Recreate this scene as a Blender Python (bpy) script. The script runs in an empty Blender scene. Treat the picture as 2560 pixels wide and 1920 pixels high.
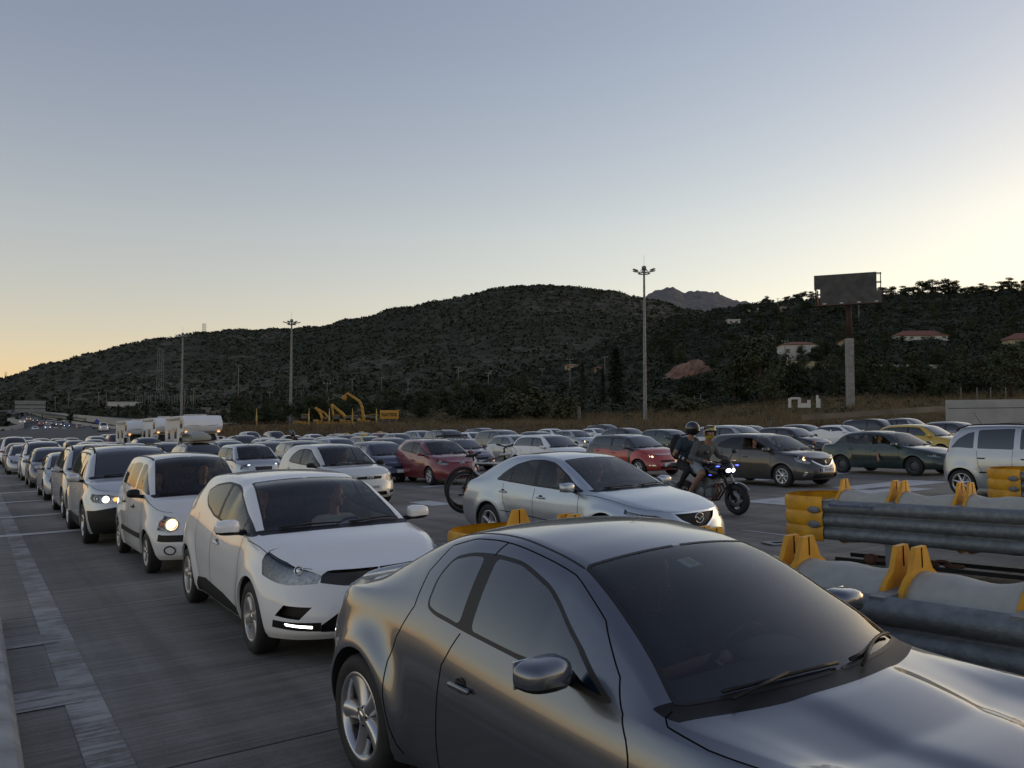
import bpy, bmesh, math, random
import numpy as np
from mathutils import Vector, Matrix, Quaternion
from mathutils.geometry import delaunay_2d_cdt
R = math.radians
PI = math.pi
scene = bpy.context.scene
COL = scene.collection

# ------------------------------------------------------------------ camera, world, sun, exposure
CAM_H = 1.881
PITCH = math.atan((1052.0 - 960.0) / 2071.0)
cam_data = bpy.data.cameras.new('camera')
cam_data.sensor_width = 36.0
cam_data.lens = 36.0 * 2071.0 / 2560.0
cam_data.clip_start = 0.05
cam_data.clip_end = 12000.0
cam = bpy.data.objects.new('camera', cam_data)
COL.objects.link(cam)
cam.location = (0, 0, CAM_H)
cam.rotation_euler = (PI / 2 + PITCH, 0, 0)
scene.camera = cam

SUN_EL = R(6.0)
SUN_AZ = R(58.0)            # to the right of the view direction (+Y)
world = bpy.data.worlds.new("World")
scene.world = world
world.use_nodes = True
wn, wl = world.node_tree.nodes, world.node_tree.links
for n in list(wn):
    wn.remove(n)
sky = wn.new('ShaderNodeTexSky')
sky.sky_type = 'NISHITA'
sky.sun_disc = False
sky.sun_elevation = SUN_EL
sky.sun_rotation = SUN_AZ
sky.altitude = 50.0
sky.air_density = 1.0
sky.dust_density = 0.4
sky.ozone_density = 1.0
# gentle per-channel tone of the evening sky (softer contrast towards the sun, pinker low down)
sep = wn.new('ShaderNodeSeparateColor')
cmb = wn.new('ShaderNodeCombineColor')
pre = wn.new('ShaderNodeMix'); pre.data_type = 'RGBA'; pre.blend_type = 'MULTIPLY'; pre.inputs[0].default_value = 1.0; pre.inputs[7].default_value = (.15, .15, .15, 1)
wl.new(sky.outputs[0], pre.inputs[6]); wl.new(pre.outputs[2], sep.inputs[0])
for ch, (g, k) in enumerate(((0.850, 1.838), (0.89, 1.60), (0.79, 1.45))):
    pw = wn.new('ShaderNodeMath'); pw.operation = 'POWER'; pw.inputs[1].default_value = g
    ml = wn.new('ShaderNodeMath'); ml.operation = 'MULTIPLY'; ml.inputs[1].default_value = k
    wl.new(sep.outputs[ch], pw.inputs[0]); wl.new(pw.outputs[0], ml.inputs[0]); wl.new(ml.outputs[0], cmb.inputs[ch])
bg = wn.new('ShaderNodeBackground')
bg.inputs['Strength'].default_value = 0.15
wo = wn.new('ShaderNodeOutputWorld')
wtc = wn.new('ShaderNodeTexCoord'); wsx = wn.new('ShaderNodeSeparateXYZ'); wl.new(wtc.outputs['Generated'], wsx.inputs[0])
wcr = wn.new('ShaderNodeValToRGB')                       # the creamy band low in the evening sky
for i, (q, c) in enumerate(((0.0, (.82, .765, .80)), (.10, (.84, .795, .80)), (.22, (.93, .90, .855)), (.42, (.83, .84, .835)), (.75, (.78, .80, .79)))):
    e = wcr.color_ramp.elements[i] if i < 2 else wcr.color_ramp.elements.new(q)
    e.position = q; e.color = (*c, 1)
wl.new(wsx.outputs[2], wcr.inputs[0])
wmx = wn.new('ShaderNodeMix'); wmx.data_type = 'RGBA'; wmx.blend_type = 'MULTIPLY'; wmx.inputs[0].default_value = 1.0
wl.new(cmb.outputs[0], wmx.inputs[6]); wl.new(wcr.outputs[0], wmx.inputs[7])
wl.new(wmx.outputs[2], bg.inputs['Color'])
wl.new(bg.outputs[0], wo.inputs['Surface'])
sun_data = bpy.data.lights.new('sun', 'SUN')
sun_data.energy = 0.03          # the sun itself has gone behind the ridge: only a warm afterglow is left
sun_data.angle = R(30)
sun_data.color = (1.0, 0.86, 0.66)
sun = bpy.data.objects.new('sun', sun_data)
COL.objects.link(sun)
sun.location = (300, 380, 90)
sun.rotation_euler = Vector((math.sin(SUN_AZ) * math.cos(SUN_EL), math.cos(SUN_AZ) * math.cos(SUN_EL), math.sin(SUN_EL))).to_track_quat('Z', 'Y').to_euler()
scene.view_settings.view_transform = 'Standard'
scene.view_settings.look = 'None'
scene.view_settings.exposure = 2.74
scene.view_settings.gamma = 1.0
scene.view_settings.use_curve_mapping = False

# ------------------------------------------------------------------ helpers
GA, GB = 0.0254, -0.0047
F = 2071.0
CP, SP = math.cos(PITCH), math.sin(PITCH)
def ground(x, y):
    """height of the toll plaza: a gentle cross fall, levelling out far from the camera"""
    fx = min(40.0, x)
    if fx < -22.0: fx = -22.0 - 9.0 * (1 - math.exp((fx + 22.0) / 9.0))
    fy = max(-20.0, y)
    if fy > 55.0: fy = 55.0 + 20.0 * (1 - math.exp(-(fy - 55.0) / 20.0))
    return GA * fx + GB * fy
def ray(px, py):
    u, v = (px - 1280.0) / F, (960.0 - py) / F
    return Vector((u, CP - v * SP, SP + v * CP))
def at_depth(px, py, Y):
    d = ray(px, py); t = Y / d.y
    return Vector((d.x * t, Y, CAM_H + d.z * t))
def on_ground(px, py):
    d = ray(px, py); t = CAM_H / max(1e-4, (GA * d.x + GB * d.y - d.z))
    return Vector((d.x * t, d.y * t, CAM_H + d.z * t))

def pchip(pts, x):
    pts = sorted(pts); xs = np.array([p[0] for p in pts], float); ys = np.array([p[1] for p in pts], float)
    x = np.asarray(x, float)
    h = np.diff(xs); d = np.diff(ys) / h
    m = np.zeros(len(xs))
    if len(xs) > 2:
        for i in range(1, len(xs) - 1):
            if d[i - 1] * d[i] > 0:
                w1, w2 = 2 * h[i] + h[i - 1], h[i] + 2 * h[i - 1]
                m[i] = (w1 + w2) / (w1 / d[i - 1] + w2 / d[i])
    m[0], m[-1] = d[0], d[-1]
    xc = np.clip(x, xs[0], xs[-1]); k = np.clip(np.searchsorted(xs, xc) - 1, 0, len(h) - 1)
    t = (xc - xs[k]) / h[k]
    return ((2*t**3-3*t**2+1)*ys[k] + (t**3-2*t**2+t)*h[k]*m[k] + (-2*t**3+3*t**2)*ys[k+1] + (t**3-t**2)*h[k]*m[k+1])
def lerp(pts, x):
    pts = sorted(pts)
    return np.interp(x, [p[0] for p in pts], [p[1] for p in pts])

class MB:
    """collects geometry with material slots, links it as ONE mesh object"""
    def __init__(self):
        self.v, self.f, self.m, self.mats, self.n, self.sm = [], [], [], [], {}, []
    def mat(self, m):
        if m not in self.mats: self.mats.append(m)
        return self.mats.index(m)
    def add(self, verts, faces, mat, smooth=True, normals=None):
        b = len(self.v); k = self.mat(mat)
        self.v.extend([tuple(map(float, p)) for p in verts])
        for f in faces:
            self.f.append([b + i for i in f]); self.m.append(k); self.sm.append(smooth)
        if normals is not None:
            for i, nn in enumerate(normals): self.n[b + i] = tuple(map(float, nn))
        return b
    def box(self, c, s, mat, rot=None, bev=0.0, smooth=False):
        hx, hy, hz = s[0] / 2, s[1] / 2, s[2] / 2
        if bev > 0:
            bm = bmesh.new(); bmesh.ops.create_cube(bm, size=1.0)
            for v in bm.verts: v.co = Vector((v.co.x * s[0], v.co.y * s[1], v.co.z * s[2]))
            bmesh.ops.bevel(bm, geom=list(bm.edges), offset=min(bev, .45 * min(s)), segments=2, affect='EDGES', profile=.6)
            vs = [v.co.copy() for v in bm.verts]; bm.verts.index_update(); fs = [[v.index for v in f.verts] for f in bm.faces]; bm.free(); smooth = True
        else:
            vs = [Vector((x, y, z)) for x in (-hx, hx) for y in (-hy, hy) for z in (-hz, hz)]
            fs = [(0, 1, 3, 2), (4, 6, 7, 5), (0, 4, 5, 1), (2, 3, 7, 6), (0, 2, 6, 4), (1, 5, 7, 3)]
        M = rot if rot is not None else Matrix.Identity(3)
        self.add([M @ v + Vector(c) for v in vs], fs, mat, smooth)
    def tube(self, pts, r, mat, n=8, cap=True, closed=False):
        pts = [Vector(p) for p in pts]; N = len(pts)
        rs = r if isinstance(r, (list, tuple)) else [r] * N
        up = None; vs = []
        for i, p in enumerate(pts):
            a = pts[(i - 1) % N] if (i > 0 or closed) else p; b = pts[(i + 1) % N] if (i < N - 1 or closed) else p
            d = (b - a).normalized()
            if up is None:
                up = d.orthogonal().normalized()
            up = (up - d * up.dot(d)); up = up.normalized() if up.length > 1e-6 else d.orthogonal().normalized()
            w = d.cross(up)
            for k in range(n):
                c, s = math.cos(2 * PI * k / n), math.sin(2 * PI * k / n)
                vs.append(p + (up * c + w * s) * rs[i])
        fs = []
        L = N if closed else N - 1
        for i in range(L):
            for k in range(n):
                a, b = i * n + k, i * n + (k + 1) % n
                c, d = ((i + 1) % N) * n + (k + 1) % n, ((i + 1) % N) * n + k
                fs.append((a, b, c, d))
        if cap and not closed:
            fs.append(list(range(n))[::-1]); fs.append([(N - 1) * n + k for k in range(n)])
        self.add(vs, fs, mat, n > 5)
    def lathe(self, prof, mat, n=24, axis='Y', c=(0, 0, 0), arc=(0, 2 * PI), rot=None):
        """prof = [(radius, along)]"""
        vs, fs = [], []; full = abs(arc[1] - arc[0] - 2 * PI) < 1e-6
        m = n if full else n + 1
        for k in range(m):
            a = arc[0] + (arc[1] - arc[0]) * k / n
            ca, sa = math.cos(a), math.sin(a)
            for r, h in prof:
                if axis == 'Y': v = Vector((r * ca, h, r * sa))
                elif axis == 'Z': v = Vector((r * ca, r * sa, h))
                else: v = Vector((h, r * ca, r * sa))
                if rot is not None: v = rot @ v
                vs.append(v + Vector(c))
        P = len(prof)
        for k in range(n):
            k2 = (k + 1) % m
            for i in range(P - 1):
                fs.append((k * P + i, k * P + i + 1, k2 * P + i + 1, k2 * P + i))
        self.add(vs, fs, mat, True)
    def ball(self, c, r, mat, n=10, m=7, rot=None):
        r = r if isinstance(r, (tuple, list)) else (r, r, r)
        vs, fs = [], []
        for j in range(m + 1):
            t = PI * j / m
            for i in range(n):
                a = 2 * PI * i / n
                v = Vector((r[0] * math.sin(t) * math.cos(a), r[1] * math.sin(t) * math.sin(a), r[2] * math.cos(t)))
                vs.append((rot @ v if rot is not None else v) + Vector(c))
        for j in range(m):
            for i in range(n):
                fs.append((j * n + i, j * n + n + i, j * n + n + (i + 1) % n, j * n + (i + 1) % n))
        self.add(vs, fs, mat, True)
    def extrude(self, poly, mat, h, M=None, smooth=False):
        """2-D polygon (x,y) pushed from 0 to h along z, then moved by M"""
        M = M or Matrix.Identity(4); n = len(poly)
        vs = [M @ Vector((x, y, 0)) for x, y in poly] + [M @ Vector((x, y, h)) for x, y in poly]
        fs = [list(range(n))[::-1], list(range(n, 2 * n))] + [(i, (i + 1) % n, n + (i + 1) % n, n + i) for i in range(n)]
        self.add(vs, fs, mat, smooth)
    def build(self, name, parent=None, mesh_only=False, weld=None):
        me = bpy.data.meshes.new(name)
        me.from_pydata(self.v, [], self.f)
        for m in self.mats: me.materials.append(m)
        me.polygons.foreach_set('material_index', self.m)
        me.polygons.foreach_set('use_smooth', self.sm)
        if self.n:
            me.validate(clean_customdata=False)
            ns = []
            vn = [tuple(v.normal) for v in me.vertices]
            if len(vn) == len(self.v):
                for i in range(len(vn)): ns.append(self.n.get(i, (0.0, 0.0, 0.0)))
                me.normals_split_custom_set_from_vertices(ns)
        me.update()
        if mesh_only: return me
        return link(name, me, parent)
def link(name, data, parent=None):
    o = bpy.data.objects.new(name, data); COL.objects.link(o)
    if parent is not None: o.parent = parent
    return o
def tag(o, label=None, cat=None, group=None, kind=None):
    if label: o['label'] = label
    if cat: o['category'] = cat
    if group: o['group'] = group
    if kind: o['kind'] = kind
    return o
def empty(name, loc=(0, 0, 0), rz=0.0):
    o = bpy.data.objects.new(name, None); COL.objects.link(o)
    o.location = loc; o.rotation_euler = (0, 0, rz); o.empty_display_size = .3
    return o
def copy_tree(o, parent=None):
    c = o.copy(); COL.objects.link(c)
    if parent is not None: c.parent = parent
    for ch in o.children: copy_tree(ch, c)
    return c
def text_mesh(txt, size, depth=0.004, align='CENTER', scale_x=1.0, bold=0.0):
    cu = bpy.data.curves.new('text', 'FONT'); cu.body = txt; cu.size = size; cu.extrude = depth; cu.align_x = align; cu.align_y = 'CENTER'
    cu.offset = bold; cu.resolution_u = 2
    o = bpy.data.objects.new('text', cu); COL.objects.link(o)
    dg = bpy.context.evaluated_depsgraph_get(); dg.update()
    me = bpy.data.meshes.new_from_object(o.evaluated_get(dg))
    vs = [Vector((v.co.x * scale_x, v.co.y, v.co.z)) for v in me.vertices]; fs = [list(p.vertices) for p in me.polygons]
    bpy.data.objects.remove(o); bpy.data.curves.remove(cu); bpy.data.meshes.remove(me)
    return vs, fs

# ------------------------------------------------------------------ materials
def new_mat(name):
    m = bpy.data.materials.new(name); m.use_nodes = True
    return m, m.node_tree.nodes, m.node_tree.links, m.node_tree.nodes['Principled BSDF']
def plain(name, col, rough=0.5, metal=0.0, spec=0.5, coat=0.0, coat_r=0.05, noise=0.0, nscale=8.0, bump=0.0, bscale=40.0, alpha=None):
    m, n, l, b = new_mat(name)
    b.inputs['Base Color'].default_value = (*col, 1); b.inputs['Roughness'].default_value = rough
    b.inputs['Metallic'].default_value = metal; b.inputs['Specular IOR Level'].default_value = spec
    b.inputs['Coat Weight'].default_value = coat; b.inputs['Coat Roughness'].default_value = coat_r
    if noise or bump:
        tc = n.new('ShaderNodeTexCoord')
    if noise:
        nz = n.new('ShaderNodeTexNoise'); nz.inputs['Scale'].default_value = nscale; nz.inputs['Detail'].default_value = 6
        mx = n.new('ShaderNodeMix'); mx.data_type = 'RGBA'; mx.blend_type = 'MULTIPLY'; mx.inputs[0].default_value = 1.0
        mr = n.new('ShaderNodeMapRange'); mr.inputs[1].default_value = .3; mr.inputs[2].default_value = .7; mr.inputs[3].default_value = 1 - noise; mr.inputs[4].default_value = 1 + noise
        l.new(tc.outputs['Object'], nz.inputs['Vector']); l.new(nz.outputs[0], mr.inputs[0])
        mx.inputs[6].default_value = (*col, 1); l.new(mr.outputs[0], mx.inputs[7]); l.new(mx.outputs[2], b.inputs['Base Color'])
    if bump:
        nb = n.new('ShaderNodeTexNoise'); nb.inputs['Scale'].default_value = bscale; nb.inputs['Detail'].default_value = 5
        bp = n.new('ShaderNodeBump'); bp.inputs['Strength'].default_value = bump; bp.inputs['Distance'].default_value = .02
        l.new(tc.outputs['Object'], nb.inputs['Vector']); l.new(nb.outputs[0], bp.inputs['Height']); l.new(bp.outputs[0], b.inputs['Normal'])
    return m
_paint = {}
def paint(col, metal=0.0, rough=0.32, dust=0.12):
    """car paint: clear-coated colour with a thin uneven film of road dust"""
    k = (col, metal, rough)
    if k in _paint: return _paint[k]
    m, n, l, b = new_mat('car_paint')
    b.inputs['Metallic'].default_value = metal; b.inputs['Coat Weight'].default_value = 1.0
    tc = n.new('ShaderNodeTexCoord')
    nz = n.new('ShaderNodeTexNoise'); nz.inputs['Scale'].default_value = 2.3; nz.inputs['Detail'].default_value = 8; nz.inputs['Roughness'].default_value = .65
    l.new(tc.outputs['Object'], nz.inputs['Vector'])
    mr = n.new('ShaderNodeMapRange'); mr.inputs[1].default_value = .35; mr.inputs[2].default_value = .75; mr.inputs[3].default_value = dust * .25; mr.inputs[4].default_value = dust
    l.new(nz.outputs[0], mr.inputs[0])
    mx = n.new('ShaderNodeMix'); mx.data_type = 'RGBA'
    mx.inputs[6].default_value = (*col, 1); mx.inputs[7].default_value = (.34, .31, .27, 1)
    l.new(mr.outputs[0], mx.inputs[0]); l.new(mx.outputs[2], b.inputs['Base Color'])
    r2 = n.new('ShaderNodeMapRange'); r2.inputs[1].default_value = .3; r2.inputs[2].default_value = .7; r2.inputs[3].default_value = .03; r2.inputs[4].default_value = .10
    l.new(nz.outputs[0], r2.inputs[0]); l.new(r2.outputs[0], b.inputs['Coat Roughness'])
    b.inputs['Roughness'].default_value = rough
    _paint[k] = m
    return m
def emis(name, col, strength, base=(.8, .8, .8)):
    m, n, l, b = new_mat(name)
    b.inputs['Base Color'].default_value = (*base, 1); b.inputs['Emission Color'].default_value = (*col, 1); b.inputs['Emission Strength'].default_value = strength
    b.inputs['Roughness'].default_value = .2
    return m
def glass_mat(name, tint, refl=1.0, clear=0.6, rough=0.0):
    """thin window glass: tinted see-through plus a Fresnel reflection"""
    m, n, l, b = new_mat(name); n.remove(b)
    out = n['Material Output']
    tr = n.new('ShaderNodeBsdfTransparent'); tr.inputs[0].default_value = (tint[0] * clear, tint[1] * clear, tint[2] * clear, 1)
    gl = n.new('ShaderNodeBsdfGlossy'); gl.inputs['Roughness'].default_value = rough; gl.inputs[0].default_value = (1, 1, 1, 1)
    fr = n.new('ShaderNodeFresnel'); fr.inputs[0].default_value = 1.65
    mu = n.new('ShaderNodeMath'); mu.operation = 'MULTIPLY'; mu.inputs[1].default_value = refl; mu.use_clamp = True
    ms = n.new('ShaderNodeMixShader')
    l.new(fr.outputs[0], mu.inputs[0]); l.new(mu.outputs[0], ms.inputs[0]); l.new(tr.outputs[0], ms.inputs[1]); l.new(gl.outputs[0], ms.inputs[2])
    l.new(ms.outputs[0], out.inputs['Surface'])
    return m
M_RUBBER = plain('tyre_rubber', (.018, .018, .019), .75, noise=.25, nscale=20)
M_BLACK = plain('black_plastic', (.011, .011, .012), .5, 0, .3, noise=.2, nscale=30)
M_GLOSSBLACK = plain('gloss_black', (.008, .008, .009), .12)
M_TRIM = plain('rubber_trim', (.010, .010, .011), .5)
M_DARK = plain('cabin_dark', (.012, .012, .013), .9)
M_SEAM = plain('panel_gap', (.004, .004, .004), .9, spec=.1)
M_ALLOY = plain('alloy', (.55, .55, .57), .28, .9)
M_HUBCAP = plain('hubcap_silver', (.42, .42, .43), .35, .7)
M_STEELW = plain('steel_wheel', (.10, .10, .105), .5, .3)
M_CHROME = plain('chrome', (.8, .8, .8), .08, 1.0)
M_SILVERTRIM = plain('satin_trim', (.45, .45, .46), .3, .8)
M_PLATE = plain('plate_white', (.75, .75, .75), .4)
M_PLATEBLUE = plain('plate_blue', (.01, .04, .30), .4)
M_INK = plain('ink', (.01, .01, .01), .6)
M_LENS = glass_mat('lamp_lens', (1, 1, 1), 1.0, .92)
M_REFLECTOR = plain('lamp_reflector', (.42, .43, .45), .34, .8, noise=.35, nscale=35)
M_LAMPDARK = plain('lamp_housing', (.03, .03, .032), .35)
M_AMBER = plain('amber_lens', (.75, .20, .03), .15)
M_REDLENS = plain('red_lens', (.35, .015, .012), .15, coat=.6)
M_GLASS = glass_mat('car_glass', (.93, .97, .95), .85, .86)
M_GLASSRX = glass_mat('windscreen_glass', (.93, .98, .98), .95, .90)
M_GLASSDARK = glass_mat('tinted_glass', (.84, .80, .74), 2.3, .20)
M_GLASSFAR = plain('far_glass', (.010, .012, .013), .02, 0.0, 1.0, coat=.7, coat_r=.01)
M_SEAT = plain('seat_cloth', (.075, .073, .072), .95, noise=.3, nscale=20)
M_DASH = plain('dashboard', (.06, .06, .062), .7)
M_LINER = plain('headliner', (.22, .21, .20), .95)
E_WARM = emis('lamp_warm', (1.0, .60, .24), 0.6)
E_WHITE = emis('lamp_white', (1.0, .90, .82), 0.7)
E_COOL = emis('lamp_cool', (.80, .85, 1.0), 0.7)
E_AMBER = emis('lamp_amber', (1.0, .40, .08), 0.25)
E_BLUE = emis('lamp_blue', (.05, .08, 1.0), 0.5)

# ------------------------------------------------------------------ ground, roads, hills
LA_A = Vector((.545, -.839, 0)).normalized()      # along the lanes, towards the toll booths
LA_B = Vector((.839, .545, 0)).normalized()       # across the lanes
def lane_pt(a, b, dz=0.0):
    p = LA_A * a + LA_B * b
    return Vector((p.x, p.y, ground(p.x, p.y) + dz))
def to_lane(v): return v.x * LA_A.x + v.y * LA_A.y, v.x * LA_B.x + v.y * LA_B.y

def concrete_mat(name='grooved_concrete', cover=None, pcol=(.5, .5, .48)):
    m, n, l, b = new_mat(name)
    tc = n.new('ShaderNodeTexCoord')
    def dot(v):
        d = n.new('ShaderNodeVectorMath'); d.operation = 'DOT_PRODUCT'; d.inputs[1].default_value = v; l.new(tc.outputs['Object'], d.inputs[0]); return d.outputs['Value']
    A, B = dot(LA_A), dot(LA_B)
    def comb(sa, sb):
        c = n.new('ShaderNodeCombineXYZ')
        for s, src, i in ((sa, A, 0), (sb, B, 1)):
            k = n.new('ShaderNodeMath'); k.operation = 'MULTIPLY'; k.inputs[1].default_value = s; l.new(src, k.inputs[0]); l.new(k.outputs[0], c.inputs[i])
        return c.outputs[0]
    def noise(vec, sc, det=5, rough=.6):
        z = n.new('ShaderNodeTexNoise'); z.inputs['Scale'].default_value = sc; z.inputs['Detail'].default_value = det; z.inputs['Roughness'].default_value = rough
        l.new(vec, z.inputs['Vector']); return z.outputs[0]
    streak = noise(comb(9.0, .35), 1.0, 6, .7)          # broom marks across the lane
    fine = noise(comb(42.0, 1.2), 1.0, 3, .6)           # the grooves themselves
    tyre = noise(comb(.05, 1.6), 1.0, 4, .55)           # long tyre-darkened tracks
    blot = noise(tc.outputs['Object'], .35, 8, .62)
    grit = noise(tc.outputs['Object'], 60, 3, .6)
    def mr(x, a, b2, c, d):
        r = n.new('ShaderNodeMapRange'); r.inputs[1].default_value = a; r.inputs[2].default_value = b2; r.inputs[3].default_value = c; r.inputs[4].default_value = d; l.new(x, r.inputs[0]); return r.outputs[0]
    def mul(x, y):
        k = n.new('ShaderNodeMath'); k.operation = 'MULTIPLY'; l.new(x, k.inputs[0]); l.new(y, k.inputs[1]); return k.outputs[0]
    v = mul(mul(mr(streak, .3, .7, .72, 1.25), mr(fine, .35, .65, .80, 1.15)), mul(mr(tyre, .35, .65, .72, 1.18), mr(blot, .3, .7, .66, 1.3)))
    v = mul(v, mr(grit, .3, .7, .85, 1.15))
    # sawn joints every 5 m
    mo = n.new('ShaderNodeMath'); mo.operation = 'ADD'; mo.inputs[1].default_value = 5.05 + 505; l.new(A, mo.inputs[0])
    md = n.new('ShaderNodeMath'); md.operation = 'MODULO'; md.inputs[1].default_value = 5.05; l.new(mo.outputs[0], md.inputs[0])
    lt = n.new('ShaderNodeMath'); lt.operation = 'LESS_THAN'; lt.inputs[1].default_value = .022; l.new(md.outputs[0], lt.inputs[0])
    mo2 = n.new('ShaderNodeMath'); mo2.operation = 'ADD'; mo2.inputs[1].default_value = 401.6; l.new(B, mo2.inputs[0])
    md2 = n.new('ShaderNodeMath'); md2.operation = 'MODULO'; md2.inputs[1].default_value = 4.6; l.new(mo2.outputs[0], md2.inputs[0])
    lt2 = n.new('ShaderNodeMath'); lt2.operation = 'LESS_THAN'; lt2.inputs[1].default_value = .018; l.new(md2.outputs[0], lt2.inputs[0])
    mxj = n.new('ShaderNodeMath'); mxj.operation = 'MAXIMUM'; l.new(lt.outputs[0], mxj.inputs[0]); l.new(lt2.outputs[0], mxj.inputs[1])
    cr = n.new('ShaderNodeMix'); cr.data_type = 'RGBA'; cr.inputs[6].default_value = (.0, .0, .0, 1); cr.inputs[7].default_value = (.20, .187, .166, 1)
    l.new(v, cr.inputs[0]); cr.clamp_factor = False
    cj = n.new('ShaderNodeMix'); cj.data_type = 'RGBA'; cj.inputs[7].default_value = (.02, .02, .02, 1); l.new(mxj.outputs[0], cj.inputs[0]); l.new(cr.outputs[2], cj.inputs[6])
    if cover is None: l.new(cj.outputs[2], b.inputs['Base Color'])
    else:                                               # old road paint, worn through along the grooves
        ad = n.new('ShaderNodeMath'); ad.operation = 'ADD'; l.new(noise(comb(24.0, .9), 1.0, 7, .7), ad.inputs[0]); l.new(noise(tc.outputs['Object'], 2.3, 7, .65), ad.inputs[1])
        ad2 = n.new('ShaderNodeMath'); ad2.operation = 'MULTIPLY_ADD'; ad2.inputs[1].default_value = .45; l.new(fine, ad2.inputs[0]); l.new(ad.outputs[0], ad2.inputs[2])
        pm = n.new('ShaderNodeMix'); pm.data_type = 'RGBA'; pm.inputs[7].default_value = (*pcol, 1); l.new(mr(ad2.outputs[0], 1.0 + cover * .5, 1.22 + cover * .5, 1, 0), pm.inputs[0]); l.new(cj.outputs[2], pm.inputs[6]); l.new(pm.outputs[2], b.inputs['Base Color'])
    b.inputs['Roughness'].default_value = .82; b.inputs['Specular IOR Level'].default_value = .35
    bp = n.new('ShaderNodeBump'); bp.inputs['Strength'].default_value = .7; bp.inputs['Distance'].default_value = .006; l.new(fine, bp.inputs['Height']); l.new(bp.outputs[0], b.inputs['Normal'])
    return m
M_CONC = concrete_mat()
M_LINE = concrete_mat('worn_paint', .66, (.56, .55, .53)); M_LINEW = concrete_mat('very_worn_paint', .22, (.36, .35, .335)); M_BAND = concrete_mat('band_paint', .56, (.50, .51, .53))

def sheet_z(cols, px, Y):
    """cols: {px: [(Y, py)]} apparent ground line per image column -> height"""
    ks = sorted(cols)
    px = min(max(px, ks[0]), ks[-1])
    i = max(0, min(len(ks) - 2, int(np.searchsorted(ks, px) - 1)))
    a, b = ks[i], ks[i + 1]; t = (px - a) / (b - a); t = t * t * (3 - 2 * t) * .5 + t * .5
    def z(k):
        p = [(y, CAM_H + (1052.0 - q) / F * y) for y, q in cols[k]]
        if Y <= p[0][0]: return p[0][1]
        return float(pchip(p, Y))
    return z(a) * (1 - t) + z(b) * t
MAIN = {-500: [(150, 1100), (190, 1091), (230, 1084), (420, 1030), (800, 985), (1150, 960), (1400, 985)],
        0: [(150, 1100), (190, 1091), (230, 1084), (300, 1064), (420, 1036), (550, 1024), (800, 990), (1150, 948), (1400, 965)],
        120: [(150, 1100), (190, 1090), (230, 1082), (300, 1060), (420, 1030), (600, 995), (800, 960), (1130, 912), (1400, 935)],
        240: [(150, 1095), (190, 1082), (230, 1072), (260, 1058), (330, 1040), (450, 1012), (700, 955), (1120, 882), (1350, 905)],
        380: [(150, 1078), (200, 1060), (300, 1030), (450, 995), (700, 945), (1110, 852), (1350, 880)],
        510: [(140, 1076), (200, 1054), (300, 1022), (450, 985), (700, 930), (1100, 834), (1300, 860)],
        640: [(140, 1072), (200, 1046), (300, 1012), (450, 972), (700, 915), (1080, 826), (1300, 850)],
        800: [(140, 1068), (200, 1038), (300, 1000), (450, 960), (700, 900), (1060, 820), (1300, 840)],
        870: [(140, 1066), (200, 1036), (300, 996), (450, 952), (700, 888), (1050, 801), (1300, 822)],
        1000: [(140, 1064), (200, 1030), (300, 985), (500, 926), (750, 850), (1030, 772), (1300, 800)],
        1120: [(140, 1060), (200, 1020), (300, 975), (500, 910), (750, 825), (1010, 748), (1300, 780)],
        1240: [(140, 1058), (200, 1015), (300, 968), (500, 895), (750, 795), (1000, 722), (1300, 755)],
        1330: [(140, 1056), (200, 1012), (300, 962), (500, 885), (750, 780), (1000, 712), (1300, 745)],
        1430: [(140, 1054), (200, 1010), (300, 958), (500, 880), (750, 785), (1000, 718), (1300, 750)],
        1530: [(140, 1054), (200, 1010), (300, 955), (500, 880), (750, 795), (1000, 730), (1300, 760)],
        1610: [(140, 1054), (200, 1010), (300, 955), (500, 880), (750, 805), (1000, 745), (1300, 775)],
        1720: [(140, 1054), (200, 1010), (300, 955), (500, 885), (750, 830), (1000, 775), (1300, 800)],
        2000: [(140, 1054), (200, 1020), (300, 990), (500, 940), (750, 880), (1000, 830), (1300, 850)]}
NEAR = {300: [(108, 1080), (140, 1082), (200, 1072), (260, 1060), (330, 1060)],
        500: [(108, 1077), (130, 1074), (160, 1062), (220, 1044), (290, 1028), (340, 1040)],
        700: [(108, 1072), (130, 1070), (160, 1054), (220, 1030), (290, 1010), (340, 1030)],
        1000: [(106, 1068), (120, 1063), (150, 1040), (220, 1010), (290, 985), (340, 1010)],
        1200: [(104, 1066), (115, 1058), (140, 1030), (220, 985), (300, 955), (360, 985)],
        1400: [(100, 1065), (110, 1055), (135, 1030), (200, 985), (300, 930), (360, 905), (420, 940)],
        1560: [(96, 1064), (106, 1053), (130, 1026), (190, 980), (280, 905), (360, 850), (420, 838), (520, 870)],
        1720: [(92, 1063), (102, 1050), (130, 1022), (180, 975), (260, 890), (340, 815), (420, 792), (520, 830)],
        1860: [(86, 1063), (96, 1048), (125, 1012), (175, 965), (250, 875), (340, 790), (410, 767), (520, 810)],
        2000: [(80, 1063), (90, 1045), (118, 1006), (170, 955), (250, 860), (340, 772), (400, 752), (520, 800)],
        2240: [(74, 1064), (86, 1040), (112, 1003), (160, 950), (240, 850), (330, 760), (380, 738), (500, 790)],
        2420: [(70, 1066), (84, 1036), (110, 1000), (160, 948), (240, 848), (330, 756), (380, 736), (500, 790)],
        2600: [(68, 1066), (84, 1032), (110, 996), (160, 945), (240, 845), (330, 750), (380, 728), (500, 780)],
        3300: [(66, 1066), (84, 1030), (110, 990), (160, 940), (240, 845), (330, 750), (380, 735), (500, 780)]}
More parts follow.
